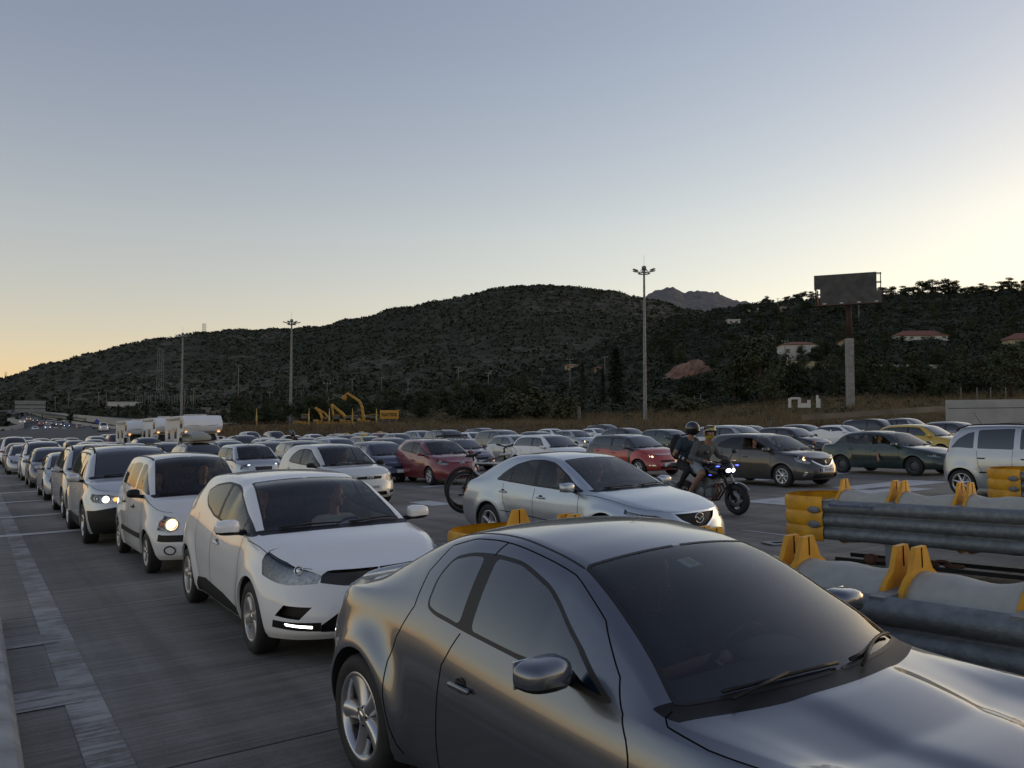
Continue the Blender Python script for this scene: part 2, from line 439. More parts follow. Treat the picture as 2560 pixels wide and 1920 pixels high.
RIDGE = {1540: [(1500, 800), (1900, 762), (2200, 790)], 1600: [(1500, 790), (1900, 748), (2200, 780)], 1652: [(1500, 780), (1900, 727), (2200, 770)], 1685: [(1500, 780), (1900, 722), (2200, 770)],
         1715: [(1500, 785), (1900, 733), (2200, 770)], 1745: [(1500, 790), (1900, 728), (2200, 770)], 1790: [(1500, 790), (1900, 736), (2200, 775)], 1835: [(1500, 800), (1900, 752), (2200, 790)], 1900: [(1500, 810), (1900, 762), (2200, 800)], 1990: [(1500, 820), (1900, 775), (2200, 800)]}
def nz(x, y, s=1.0): return math.sin(x * .13 * s + 1.3 * math.sin(y * .071 * s)) * math.cos(y * .11 * s + 1.7 * math.sin(x * .053 * s))
def first_Y(cols, px):
    ks = sorted(cols); return float(np.interp(px, ks, [cols[k][0][0] for k in ks]))
def blend_in(zf, cols, px, Y, w):
    y0 = first_Y(cols, px)
    if Y >= y0: return zf
    x = (px - 1280) / F * Y; t = max(0.0, (Y - (y0 - w)) / w); t = t * t * (3 - 2 * t)
    g = ground(x, Y) - .25 * (1 - t)
    return g * (1 - t) + zf * t
def main_z(px, Y): return blend_in(sheet_z(MAIN, px, Y), MAIN, px, Y, 35.0) + .0014 * Y * nz(px * .35, Y * .12) * min(1, max(0, (Y - 200) / 300))
def near_z(px, Y): return blend_in(sheet_z(NEAR, px, Y), NEAR, px, Y, 9.0) + .006 * max(0, Y - 95) * nz(px * .5, Y * .5) * .5
def sheet(name, zf, px0, px1, npx, Ys, mat, label=None):
    xs = np.linspace(px0, px1, npx); vs = []
    for Y in Ys:
        for px in xs: vs.append(((px - 1280) / F * Y, Y, zf(px, Y)))
    fs = [(j * npx + i, j * npx + i + 1, (j + 1) * npx + i + 1, (j + 1) * npx + i) for j in range(len(Ys) - 1) for i in range(npx - 1)]
    m = MB(); m.add(vs, fs, mat); o = m.build(name); tag(o, kind='structure'); return o
def earth_mat(name, cols, sc=(.02, .11), rough=1.0, bump=.6, upper=None):
    m, n, l, b = new_mat(name)
    tc = n.new('ShaderNodeTexCoord')
    z = n.new('ShaderNodeTexNoise'); z.inputs['Scale'].default_value = sc[0]; z.inputs['Detail'].default_value = 10; z.inputs['Roughness'].default_value = .68
    z2 = n.new('ShaderNodeTexNoise'); z2.inputs['Scale'].default_value = sc[1]; z2.inputs['Detail'].default_value = 8; z2.inputs['Roughness'].default_value = .7
    l.new(tc.outputs['Object'], z.inputs['Vector']); l.new(tc.outputs['Object'], z2.inputs['Vector'])
    ad = n.new('ShaderNodeMix'); ad.data_type = 'FLOAT'; ad.inputs[0].default_value = .55; l.new(z.outputs[0], ad.inputs[2]); l.new(z2.outputs[0], ad.inputs[3])
    cr = n.new('ShaderNodeValToRGB'); e = cr.color_ramp.elements
    e[0].position = .38; e[0].color = (*cols[0], 1); e[1].position = .62; e[1].color = (*cols[-1], 1)
    for i, c in enumerate(cols[1:-1]):
        q = e.new(.38 + .24 * (i + 1) / (len(cols) - 1)); q.color = (*c, 1)
    l.new(ad.outputs[0], cr.inputs[0]); src = cr.outputs[0]
    if upper:                                            # dry grass on the bank, darker scrub soil higher up
        cu = n.new('ShaderNodeValToRGB'); cu.color_ramp.elements[0].position = .42; cu.color_ramp.elements[0].color = (*upper[0], 1); cu.color_ramp.elements[1].position = .64; cu.color_ramp.elements[1].color = (*upper[1], 1); l.new(ad.outputs[0], cu.inputs[0])
        sx = n.new('ShaderNodeSeparateXYZ'); l.new(tc.outputs['Object'], sx.inputs[0]); hr = n.new('ShaderNodeMapRange'); hr.inputs[1].default_value = 4.5; hr.inputs[2].default_value = 9.0; l.new(sx.outputs[2], hr.inputs[0])
        mu = n.new('ShaderNodeMix'); mu.data_type = 'RGBA'; l.new(hr.outputs[0], mu.inputs[0]); l.new(src, mu.inputs[6]); l.new(cu.outputs[0], mu.inputs[7]); src = mu.outputs[2]
    l.new(src, b.inputs['Base Color']); b.inputs['Roughness'].default_value = rough; b.inputs['Specular IOR Level'].default_value = .1
    bp = n.new('ShaderNodeBump'); bp.inputs['Strength'].default_value = bump; bp.inputs['Distance'].default_value = .5; l.new(z2.outputs[0], bp.inputs['Height']); l.new(bp.outputs[0], b.inputs['Normal'])
    return m
M_HILL = earth_mat('scrub_hill', [(.026, .034, .021), (.038, .044, .029), (.066, .062, .046), (.15, .134, .108)], (.006, .05))
M_SLOPE = earth_mat('dry_slope', [(.05, .05, .03), (.10, .075, .048), (.15, .11, .072), (.20, .155, .11)], (.035, .25), upper=((.024, .032, .019), (.055, .052, .036)))
M_ROCK = earth_mat('grey_rock', [(.10, .095, .088), (.17, .16, .15), (.22, .21, .20)], (.03, .12))
M_ASPH = plain('asphalt', (.060, .060, .060), .85, noise=.3, nscale=.3)

def terr_Y(cols, px, py):
    """distance at which the terrain is seen at this image height"""
    for Y in np.arange(first_Y(cols, px), 1100, 2.0):
        if 1052 - F * (sheet_z(cols, px, Y) - CAM_H) / Y <= py: return float(Y)
    return 400.0
# the toll plaza itself
def plaza():
    xs = [-60 - 25 * i for i in range(8, 0, -1)] + list(np.linspace(-60, 40, 26)) + [60, 90, 130]; ys = [-25, -12] + list(np.linspace(-4, 110, 30)) + [125, 140]
    vs = [(x, y, ground(x, y)) for y in ys for x in xs]; n = len(xs)
    m = MB(); m.add(vs, [(j * n + i, j * n + i + 1, (j + 1) * n + i + 1, (j + 1) * n + i) for j in range(len(ys) - 1) for i in range(n - 1)], M_CONC)
    tag(m.build('plaza_pavement'), kind='structure')
plaza()
def strip(mb, a0, a1, b0, b1, mat, dz=.004, n=None):
    n = n or max(1, int(max(abs(a1 - a0), abs(b1 - b0)) / 6)); vs = []
    for k in range(n + 1):
        t = k / n
        if abs(a1 - a0) > abs(b1 - b0): vs += [lane_pt(a0 + (a1 - a0) * t, b0, dz), lane_pt(a0 + (a1 - a0) * t, b1, dz)]
        else: vs += [lane_pt(a0, b0 + (b1 - b0) * t, dz), lane_pt(a1, b0 + (b1 - b0) * t, dz)]
    mb.add(vs, [(2 * k, 2 * k + 1, 2 * k + 3, 2 * k + 2) for k in range(n)], mat, False)
def px_lane(px, py): return to_lane(on_ground(px, py))
m = MB()
ea, eb = px_lane(269, 1894); EDGE = eb
strip(m, ea + 6, -70, eb - .12, eb + .12, M_LINEW, .004)
tag(m.build('edge_line'), kind='structure')
m = MB()
for px, py, w in ((70, 1515, .32), (40, 1455, .30), (30, 1408, .28), (20, 1375, .28), (110, 1600, .42), (190, 1735, .5)):        # short bars left of the edge line
    a, b = px_lane(px, py); strip(m, a - w / 2, a + w / 2, eb - 4.5, eb - (.5 if py < 1580 else .0), M_LINE if py < 1550 else M_LINEW, .008)
for px, py in ((110, 1333), (90, 1289), (60, 1254), (50, 1231), (40, 1213), (35, 1189), (25, 1171)):                         # rumble lines across the outer lane
    a, b = px_lane(px, py); strip(m, a - .17, a + .17, eb - 1.0, eb + 3.4, M_LINE, .008)
tag(m.build('rumble_lines'), kind='structure')
m = MB()
for (q0, q1, w) in (((978, 1250), (1190, 1268), 1.35), ((1000, 1212), (1180, 1220), .5), ((1860, 1255), (2330, 1222), 1.3), ((1830, 1322), (2010, 1345), 1.1), ((2020, 1217), (2440, 1208), 1.2), ((1640, 1205), (2300, 1180), .9)):
    a0, b0 = px_lane(*q0); a1, b1 = px_lane(*q1); a = (a0 + a1) / 2
    strip(m, a - w / 2, a + w / 2, b0, b1, M_BAND, .006)
tag(m.build('lane_bands'), kind='structure')
# kerb of the toll island at the left edge of the picture
M_KERB = plain('kerb_concrete', (.36, .35, .33), .8, noise=.3, nscale=3, bump=.3, bscale=25)
a, b = px_lane(48, 1920)
kb = b
for k in range(6):
    m = MB(); a0 = 6.0 - k * 2.5 - 1.0; pts = []
    prof = [(-.55, -.02), (-.55, .17), (-.10, .18), (-.03, .165), (.0, .12), (.03, -.02)]
    vs = [lane_pt(q, kb + x, z) for q in (a0 - .006, a0 - 2.488) for x, z in prof]
    n = len(prof); m.add(vs, [(i, i + 1, n + i + 1, n + i) for i in range(n - 1)] + [list(range(n)), list(range(n, 2 * n))[::-1]], M_KERB, False)
    o = m.build('kerb_stone'); tag(o, 'pale concrete kerb stone of the toll island along the edge of the lane', 'kerb', 'kerb stones at the edge of the lane')
# hills
sheet('hill', main_z, -500, 2000, 150, list(np.concatenate([np.linspace(108, 600, 46), np.linspace(620, 1400, 45)])), M_HILL)
sheet('hillside', near_z, 300, 3300, 170, list(np.concatenate([np.linspace(57, 82, 12), np.linspace(84, 200, 44), np.linspace(206, 520, 50)])), M_SLOPE)
sheet('far_ridge', lambda p, y: sheet_z(RIDGE, p, y) + .0016 * y * nz(p * 1.7, y * .05) * (1 if y > 1600 else 0), 1540, 1990, 60, list(np.linspace(1500, 2200, 15)), M_ROCK)
m = MB(); z0 = -6.0
m.add([(-9000, -2000, z0), (9000, -2000, z0), (9000, 9000, z0), (-9000, 9000, z0)], [(0, 1, 2, 3)], M_HILL); tag(m.build('plain'), kind='structure')
# the motorway coming down from the left
def road_line(px, py, Y): return at_depth(px, py, Y)
def ribbon_road(name, left, right, mat, dz=0.0):
    n = len(left); vs = []
    for (p, q, y), (p2, q2, y2) in zip(left, right):
        v = at_depth(p, q, y); w = at_depth(p2, q2, y2); vs += [v + Vector((0, 0, dz)), w + Vector((0, 0, dz))]
    m = MB(); m.add(vs, [(2 * k, 2 * k + 1, 2 * k + 3, 2 * k + 2) for k in range(n - 1)], mat); o = m.build(name); tag(o, kind='structure'); return o
ribbon_road('motorway', [(-900, 1121, 112), (-600, 1097, 150), (-150, 1090, 175), (40, 1082, 230), (62, 1060, 300), (30, 1042, 380), (-40, 1030, 470)],
            [(560, 1121, 112), (540, 1092, 150), (470, 1078, 175), (250, 1066, 230), (130, 1050, 300), (66, 1035, 380), (30, 1026, 470)], M_ASPH, .35)
ribbon_road('motorway_far_lanes', [(520, 1070, 160), (340, 1060, 190), (200, 1050, 240), (110, 1040, 310), (64, 1031, 385)], [(600, 1066, 160), (390, 1053, 190), (225, 1043, 240), (120, 1034, 310), (72, 1027, 385)], M_ASPH, .4)

# ------------------------------------------------------------------ vegetation
rng = random.Random(7)
def leaf_mat(name, c1, c2):
    m, n, l, b = new_mat(name)
    tc = n.new('ShaderNodeTexCoord'); z = n.new('ShaderNodeTexNoise'); z.inputs['Scale'].default_value = .9; z.inputs['Detail'].default_value = 6
    l.new(tc.outputs['Object'], z.inputs['Vector'])
    oi = n.new('ShaderNodeObjectInfo'); ad = n.new('ShaderNodeMath'); ad.operation = 'MULTIPLY_ADD'; ad.inputs[1].default_value = .5; l.new(oi.outputs['Random'], ad.inputs[0]); l.new(z.outputs[0], ad.inputs[2])
    r = n.new('ShaderNodeMapRange'); r.inputs[1].default_value = .45; r.inputs[2].default_value = 1.0; l.new(ad.outputs[0], r.inputs[0])
    mx = n.new('ShaderNodeMix'); mx.data_type = 'RGBA'; mx.inputs[6].default_value = (*c1, 1); mx.inputs[7].default_value = (*c2, 1); l.new(r.outputs[0], mx.inputs[0]); l.new(mx.outputs[2], b.inputs['Base Color'])
    b.inputs['Roughness'].default_value = .75; b.inputs['Specular IOR Level'].default_value = .2
    return m
M_PINE = leaf_mat('pine_needles', (.022, .034, .016), (.050, .060, .026))
M_OLIVE = leaf_mat('olive_leaves', (.034, .046, .022), (.075, .085, .045))
M_BUSH = leaf_mat('bush_leaves', (.030, .042, .018), (.085, .082, .042))
M_CYPRESS = leaf_mat('cypress_leaves', (.012, .020, .011), (.026, .034, .017))
M_BARK = plain('bark', (.06, .045, .034), .95, noise=.4, nscale=6)
M_SCRUB = leaf_mat('scrub_leaves', (.020, .029, .016), (.054, .058, .035))
M_STRAW = leaf_mat('dry_grass', (.13, .10, .055), (.26, .19, .11))
def leaf_clump(mb, c, rad, n, size, mat, r, up=.35, flat=1.0):
    vs, fs = [], []
    for _ in range(n):
        d = Vector((r.gauss(0, 1), r.gauss(0, 1), r.gauss(0, 1))).normalized() * (r.random() ** .45)
        p = Vector(c) + Vector((d.x * rad[0], d.y * rad[1], d.z * rad[2]))
        nn = (d + Vector((r.uniform(-.6, .6), r.uniform(-.6, .6), r.uniform(-.2, .6) + up))).normalized()
        t = nn.orthogonal().normalized(); t.rotate(Quaternion(nn, r.uniform(0, 6.3))); w = nn.cross(t)
        s = size * r.uniform(.6, 1.3); b = len(vs)
        vs += [p + t * s, p + w * s * .55 + nn * s * .12, p - t * s * .9, p - w * s * .6 + nn * s * .1]; fs.append((b, b + 1, b + 2, b + 3))
    mb.add(vs, fs, mat, False)
def tree_parts(kind, seed):
    r = random.Random(seed); tk, cr = MB(), MB()
    if kind == 'pine':
        h = 7.0; lean = Vector((r.uniform(-.6, .6), r.uniform(-.6, .6), 0))
        pts = [Vector((0, 0, -.4)), Vector((0, 0, 1.6)) + lean * .3, Vector((0, 0, 3.6)) + lean * .7, Vector((0, 0, 5.6)) + lean]
        tk.tube(pts, [.20, .15, .11, .05], M_BARK, 6)
        for i in range(16):
            z = r.uniform(1.3, 6.6); a = r.uniform(0, 6.28); f = 1 - abs(z - 4.2) / 4.2; R0 = r.uniform(.6, 2.3) * max(.35, f)
            c = Vector((math.cos(a) * R0, math.sin(a) * R0, z)) + lean * z / 6
            tk.tube([Vector((0, 0, max(1.4, z - 1.2))) + lean * z / 7, c], [.06, .02], M_BARK, 4)
            leaf_clump(cr, c, (r.uniform(.8, 1.3), r.uniform(.8, 1.3), r.uniform(.45, .75)), 110, .215, M_PINE, r)
    elif kind == 'broad':
        pts = [Vector((0, 0, -.3)), Vector((r.uniform(-.2, .2), 0, 1.2)), Vector((r.uniform(-.4, .4), r.uniform(-.3, .3), 2.6))]
        tk.tube(pts, [.22, .16, .10], M_BARK, 6)
        for i in range(15):
            a = r.uniform(0, 6.28); z = r.uniform(1.3, 5.6); R0 = r.uniform(.3, 2.0) * (1 - abs(z - 3.0) / 4.2)
            c = Vector((math.cos(a) * R0, math.sin(a) * R0, z)); tk.tube([pts[1], pts[2] * .6 + c * .4, c], [.07, .05, .02], M_BARK, 4)
            leaf_clump(cr, c, (r.uniform(.7, 1.25), r.uniform(.7, 1.25), r.uniform(.6, 1.0)), 110, .19, M_OLIVE, r)
    elif kind == 'cypress':
        tk.tube([(0, 0, -.3), (0, 0, 1.0), (0, 0, 6)], [.14, .11, .03], M_BARK, 6)
        for i in range(20):
            z = .6 + i * .42; w = .85 * math.sin(min(1, (z + .2) / 2.2) * PI / 2) * (1 - (z / 9.6) ** 2.2) + .08
            leaf_clump(cr, (r.uniform(-.08, .08), r.uniform(-.08, .08), z), (w, w, .55), 70, .17, M_CYPRESS, r, up=.9)
    elif kind == 'bush':
        tk.tube([(0, 0, -.2), (.05, 0, .5)], [.06, .03], M_BARK, 5)
        for i in range(8):
            a = r.uniform(0, 6.28); R0 = r.uniform(0, 1.0); c = (math.cos(a) * R0, math.sin(a) * R0, r.uniform(.4, 1.25))
            leaf_clump(cr, c, (.65, .65, .5), 90, .135, M_BUSH, r)
    return tk.build('trunk', mesh_only=True), cr.build('crown', mesh_only=True)
TREES = {k: [tree_parts(k, s) for s in range(n)] for k, n in (('pine', 5), ('broad', 5), ('cypress', 2), ('bush', 5))}
TNAME = {'pine': ('pine_tree', 'pine'), 'broad': ('broadleaf_tree', 'tree'), 'cypress': ('cypress_tree', 'cypress'), 'bush': ('bush', 'bush')}
n_tree = 0
def tree(kind, x, y, z, s, label, group, sz=None):
    global n_tree
    n_tree += 1
    tk, cr = TREES[kind][rng.randrange(len(TREES[kind]))]
    o = empty(TNAME[kind][0], (x, y, z), rng.uniform(0, 6.28)); o.scale = (s, s, sz or s)
    tag(o, label, TNAME[kind][1], group)
    link('trunk', tk, o); link('crown', cr, o)
    return o
def on_near(px, Y):
    return (px - 1280) / F * Y, Y, near_z(px, Y)
scatter_later = []
def tree_px(kind, px, Y, hpx, label, group=None, wide=1.0):
    h0 = {'pine': 7.2, 'broad': 6.4, 'cypress': 9.3, 'bush': 1.8}[kind]
    x, y, z = on_near(px, Y); s = hpx / F * Y / h0
    return tree(kind, x, y, z - (.1 if kind != 'pine' else .9 * s), s * wide, label, group, s)
G1 = 'trees on the slope beyond the queue'
for kind, px, Y, hp, lab, wide in (
    ('cypress', 1457, 138, 128, 'tall slim dark cypress beyond the cars, left of the broader cypress', .9),
    ('cypress', 1541, 143, 152, 'broad dark cypress just left of the tall lamp mast', 1.9),
    ('cypress', 1507, 146, 98, 'short dark cypress between the two taller cypresses', 1.1),
    ('broad', 1840, 128, 150, 'big leafy tree beyond the motorcyclists, leftmost of its clump', 1.05),
    ('broad', 1900, 124, 185, 'tallest leafy tree of the clump left of the billboard', 1.1),
    ('broad', 1955, 130, 140, 'leafy tree closest to the billboard column in its clump', 1.05),
    ('broad', 1930, 116, 90, 'low dark leafy tree in front of the clump left of the billboard', 1.3),
    ('bush', 1402, 112, 72, 'large round dark bush behind the silver saloon with lit lamps', 1.2),
    ('bush', 1345, 116, 60, 'dark round bush at the foot of the slope left of the largest one', 1.2),
    ('bush', 1245, 118, 62, 'green bush on the bank right of the yellow sign', 1.3),
    ('bush', 1180, 120, 60, 'grey green bush on the bank beside the yellow sign', 1.3),
    ('bush', 1375, 128, 75, 'pale green shrub behind the round dark bushes', 1.5),
    ('bush', 1290, 132, 72, 'tall green shrub half way up the bank', 1.3),
    ('bush', 1730, 118, 52, 'spreading dark bush on the slope right of the tall lamp mast', 1.6),
    ('bush', 1680, 125, 58, 'dark bush on the slope behind the motorcyclists', 1.5),
    ('cypress', 659, 150, 78, 'narrow dark cypress left of the middle lamp mast', .9),
    ('cypress', 817, 128, 62, 'thin dark cypress among the yellow excavators', .8),
    ('broad', 2215, 120, 105, 'rounded dark tree right of the billboard column', 1.2),
    ('broad', 2290, 118, 150, 'tall leafy tree right of the billboard column', 1.15),
    ('broad', 2350, 112, 88, 'low round tree above the grey concrete wall', 1.5),
    ('broad', 2440, 118, 110, 'dark round tree above the right end of the concrete wall', 1.4),
    ('broad', 2530, 112, 140, 'dark tree at the right edge of the picture above the wall', 1.3),
    ('pine', 2170, 150, 120, 'dark pine beside the villa behind the billboard', 1.1),
    ('broad', 2090, 150, 80, 'dark tree in front of the pale yellow wall', 1.0)):
    tree_px(kind, px, Y, hp, lab, None, wide)
# skyline pines and the wooded slope: their look alone tells nobody which is which
for px, hp in [(2215, 28), (2240, 34), (2262, 30), (2290, 38), (2312, 42), (2335, 36), (2362, 44), (2390, 38), (2418, 32), (2440, 30), (2466, 26), (2490, 30), (2515, 36), (2540, 42), (2562, 40), (2010, 26), (1992, 20), (2035, 24), (1965, 20), (1940, 18)]:
    tree_px('pine', px + rng.uniform(-6, 6), (372 if px > 2100 else 392) + rng.uniform(-10, 5), hp * rng.uniform(.9, 1.2), 'dark pine on the skyline of the right hill', 'pines on the right skyline', 1.7)
k = 0
while k < 130:
    px = rng.uniform(1600, 2590); Y = rng.uniform(128, 365)
    if px < 1760 and Y > 330: continue
    if 1950 < px < 2150 and 150 < Y < 185: continue
    if 1560 < px < 1800 and 150 < Y < 205: continue
    if 2230 < px < 2380 and 195 < Y < 235: continue
    kd = 'pine' if rng.random() < .55 else 'broad'
    tree_px(kd, px, Y, rng.uniform(4.0, 7.0) / Y * F, 'dark pine on the wooded right slope' if kd == 'pine' else 'dark leafy tree on the wooded right slope', 'pines on the right slope' if kd == 'pine' else 'leafy trees on the right slope', 1.15); k += 1
k = 0
while k < 70:
    px = rng.uniform(590, 1330); Y = rng.uniform(128, 190)
    if 760 < px < 1000 and Y < 142: continue
    tree_px('broad' if rng.random() < .7 else 'pine', px, Y, rng.uniform(3.2, 6.2) / Y * F, 'dark green tree in the belt behind the yellow machines', 'trees in the belt behind the machines', 1.25); k += 1
for px, Y, hp in ((232, 235, 42), (252, 228, 48), (275, 232, 40), (296, 225, 52), (318, 230, 46), (342, 222, 44), (366, 226, 50), (150, 260, 30), (178, 255, 36), (205, 250, 38), (420, 190, 36), (445, 200, 30), (560, 170, 40), (580, 168, 56), (596, 172, 50)):
    x = (px - 1280) / F * Y
    tree('broad' if hp < 50 else 'cypress', x, Y, main_z(px, Y) - .3, hp / F * Y / (6.4 if hp < 50 else 9.3) * 1.15, 'dark tree beside the motorway on the left', 'trees beside the motorway', None)
# mass vegetation: scrub on the hills, dry grass and ground bushes
def scatter(name, zf, n, pxr, Yr, size, leaves, mat, keep=None, grow=0.0, seed=3, lf=(.35, .65), blade=False):
    r = random.Random(seed); vs, fs = [], []; mb = MB()
    for _ in range(n):
        px = r.uniform(*pxr); Y = Yr[0] + (Yr[1] - Yr[0]) * r.random()
        if keep and not keep(px, Y, r): continue
        x = (px - 1280) / F * Y; z = zf(px, Y); s = size * r.uniform(.5, 1.4) * (1 + grow * Y)
        if blade:
            for _ in range(leaves):
                p = Vector((x + r.gauss(0, s * .6), Y + r.gauss(0, s * .6), z - .05)); h = s * r.uniform(.7, 1.7); t = Vector((r.gauss(0, .35), r.gauss(0, .35), 1)) * h; w = Vector((math.cos(_ * 1.7), math.sin(_ * 1.7), 0)) * s * .09; b = len(vs)
                vs += [p - w, p + w, p + t]; fs.append((b, b + 1, b + 2))
            continue
        for _ in range(leaves):
            d = Vector((r.gauss(0, 1), r.gauss(0, 1), abs(r.gauss(0, .8)))).normalized() * r.random() ** .4
            p = Vector((x + d.x * s, Y + d.y * s, z + d.z * s * .85))
            nn = (d + Vector((r.uniform(-.5, .5), r.uniform(-.5, .5), .25))).normalized(); t = nn.orthogonal().normalized(); t.rotate(Quaternion(nn, r.uniform(0, 6.3))); w = nn.cross(t)
            q = s * r.uniform(*lf); b = len(vs); vs += [p + t * q, p + w * q * .7, p - t * q, p - w * q * .7]; fs.append((b, b + 1, b + 2, b + 3))
    mb.add(vs, fs, mat, False); o = mb.build(name); tag(o, kind='stuff'); return o
def patchy(px, Y, r):
    v = .5 + .5 * math.sin(px * .019 + 2 * math.sin(Y * .006)) * math.cos(Y * .021 + px * .007)
    dark = 1.0 if px > 560 and Y > 500 else .55
    return r.random() < .25 + .75 * v * dark + (.35 if Y > 650 and px > 500 else 0)
scatter('hill_scrub', main_z, 15000, (-60, 1760), (330, 1150), 1.5, 6, M_SCRUB, patchy, .0009, 3)
scatter('hill_scrub', main_z, 5200, (-60, 1500), (190, 420), 1.1, 7, M_SCRUB, patchy, .0005, 4)
scatter('slope_scrub', near_z, 8200, (1200, 2620), (122, 400), 1.05, 17, M_SCRUB, lambda p, y, r: (p > 1650 or r.random() < .55) and near_z(p, y + 3) > near_z(p, y) - 1, .0011, 5, (.2, .38))
scatter('slope_bushes', near_z, 900, (1000, 2620), (92, 135), .6, 26, M_BUSH, lambda p, y, r: y > first_Y(NEAR, p) + 8 + 10 * r.random(), .0, 6, (.16, .32))
scatter('dry_grass', near_z, 9000, (1000, 2640), (66, 140), .42, 11, M_STRAW, lambda p, y, r: y > first_Y(NEAR, p) - 5, .0, 8, blade=True)
scatter('dry_grass', near_z, 2600, (320, 1010), (99, 122), .42, 11, M_STRAW, lambda p, y, r: y > first_Y(NEAR, p) - 8, .0, 12, blade=True)
scatter('slope_bushes', near_z, 500, (320, 1010), (108, 124), .55, 20, M_BUSH, None, .0, 13, (.18, .34))
scatter('slope_bushes', near_z, 900, (560, 1250), (112, 200), .65, 22, M_BUSH, lambda p, y, r: y > first_Y(NEAR, p) + 2, .0, 9, (.18, .34))

# ------------------------------------------------------------------ cars: a lofted body cut exactly along every window, lamp and arch
def chaikin(p, it=2, closed=True):
    p = [np.array(q, float) for q in p]
    for _ in range(it):
        r = []
        n = len(p)
        for i in range(n if closed else n - 1):
            a, b = p[i], p[(i + 1) % n]
            r += [a * .75 + b * .25, a * .25 + b * .75]
        if not closed: r = [p[0]] + r + [p[-1]]
        p = r
    return p
def round_poly(p, r, k=4):
    """round each corner of a closed polygon by about r"""
    out = []; n = len(p); p = [np.array(q, float) for q in p]
    for i in range(n):
        a, b, c = p[i - 1], p[i], p[(i + 1) % n]
        la, lc = np.linalg.norm(a - b), np.linalg.norm(c - b)
        d = min(r, .45 * la, .45 * lc)
        s, e = b + (a - b) / max(la, 1e-9) * d, b + (c - b) / max(lc, 1e-9) * d
        for j in range(k + 1):
            t = j / k
            out.append((1 - t)**2 * s + 2 * t * (1 - t) * b + t * t * e)
    return [tuple(q) for q in out]
def clip_x(p, x0, x1, k0=0.0, k1=0.0, zref=1.0):
    """keep the polygon part between two slanted lines x = x0 + k0*(z-zref) and x = x1 + k1*(z-zref)"""
    def cut(p, f):
        out = []
        for i in range(len(p)):
            a, b = p[i - 1], p[i]; fa, fb = f(a), f(b)
            if (fa >= 0) != (fb >= 0):
                t = fa / (fa - fb); out.append((a[0] + (b[0] - a[0]) * t, a[1] + (b[1] - a[1]) * t))
            if fb >= 0: out.append(b)
        return out
    p = cut(p, lambda q: q[0] - x0 - k0 * (q[1] - zref))
    return cut(p, lambda q: x1 + k1 * (q[1] - zref) - q[0]) if p else p
def inset(p, d):
    """move a closed 2-D polygon inwards by d"""
    p = [np.array(q, float) for q in p]; n = len(p)
    A = sum(p[i - 1][0] * p[i][1] - p[i][0] * p[i - 1][1] for i in range(n))
    sg = 1 if A > 0 else -1; out = []
    for i in range(n):
        a, b, c = p[i - 1], p[i], p[(i + 1) % n]
        e = (c - a); L = np.linalg.norm(e)
        if L < 1e-9: out.append(tuple(b)); continue
        nn = np.array((-e[1], e[0])) / L * sg
        out.append(tuple(b + nn * d))
    return out
def in_poly(P, x, y):
    P = np.asarray(P); n = len(P); r = np.zeros(x.shape, bool)
    x1, y1 = P[:, 0], P[:, 1]; x2, y2 = np.roll(x1, -1), np.roll(y1, -1)
    for i in range(n):
        if y1[i] == y2[i]: continue
        c = ((y1[i] > y) != (y2[i] > y)) & (x < (x2[i] - x1[i]) * (y - y1[i]) / (y2[i] - y1[i]) + x1[i])
        r ^= c
    return r

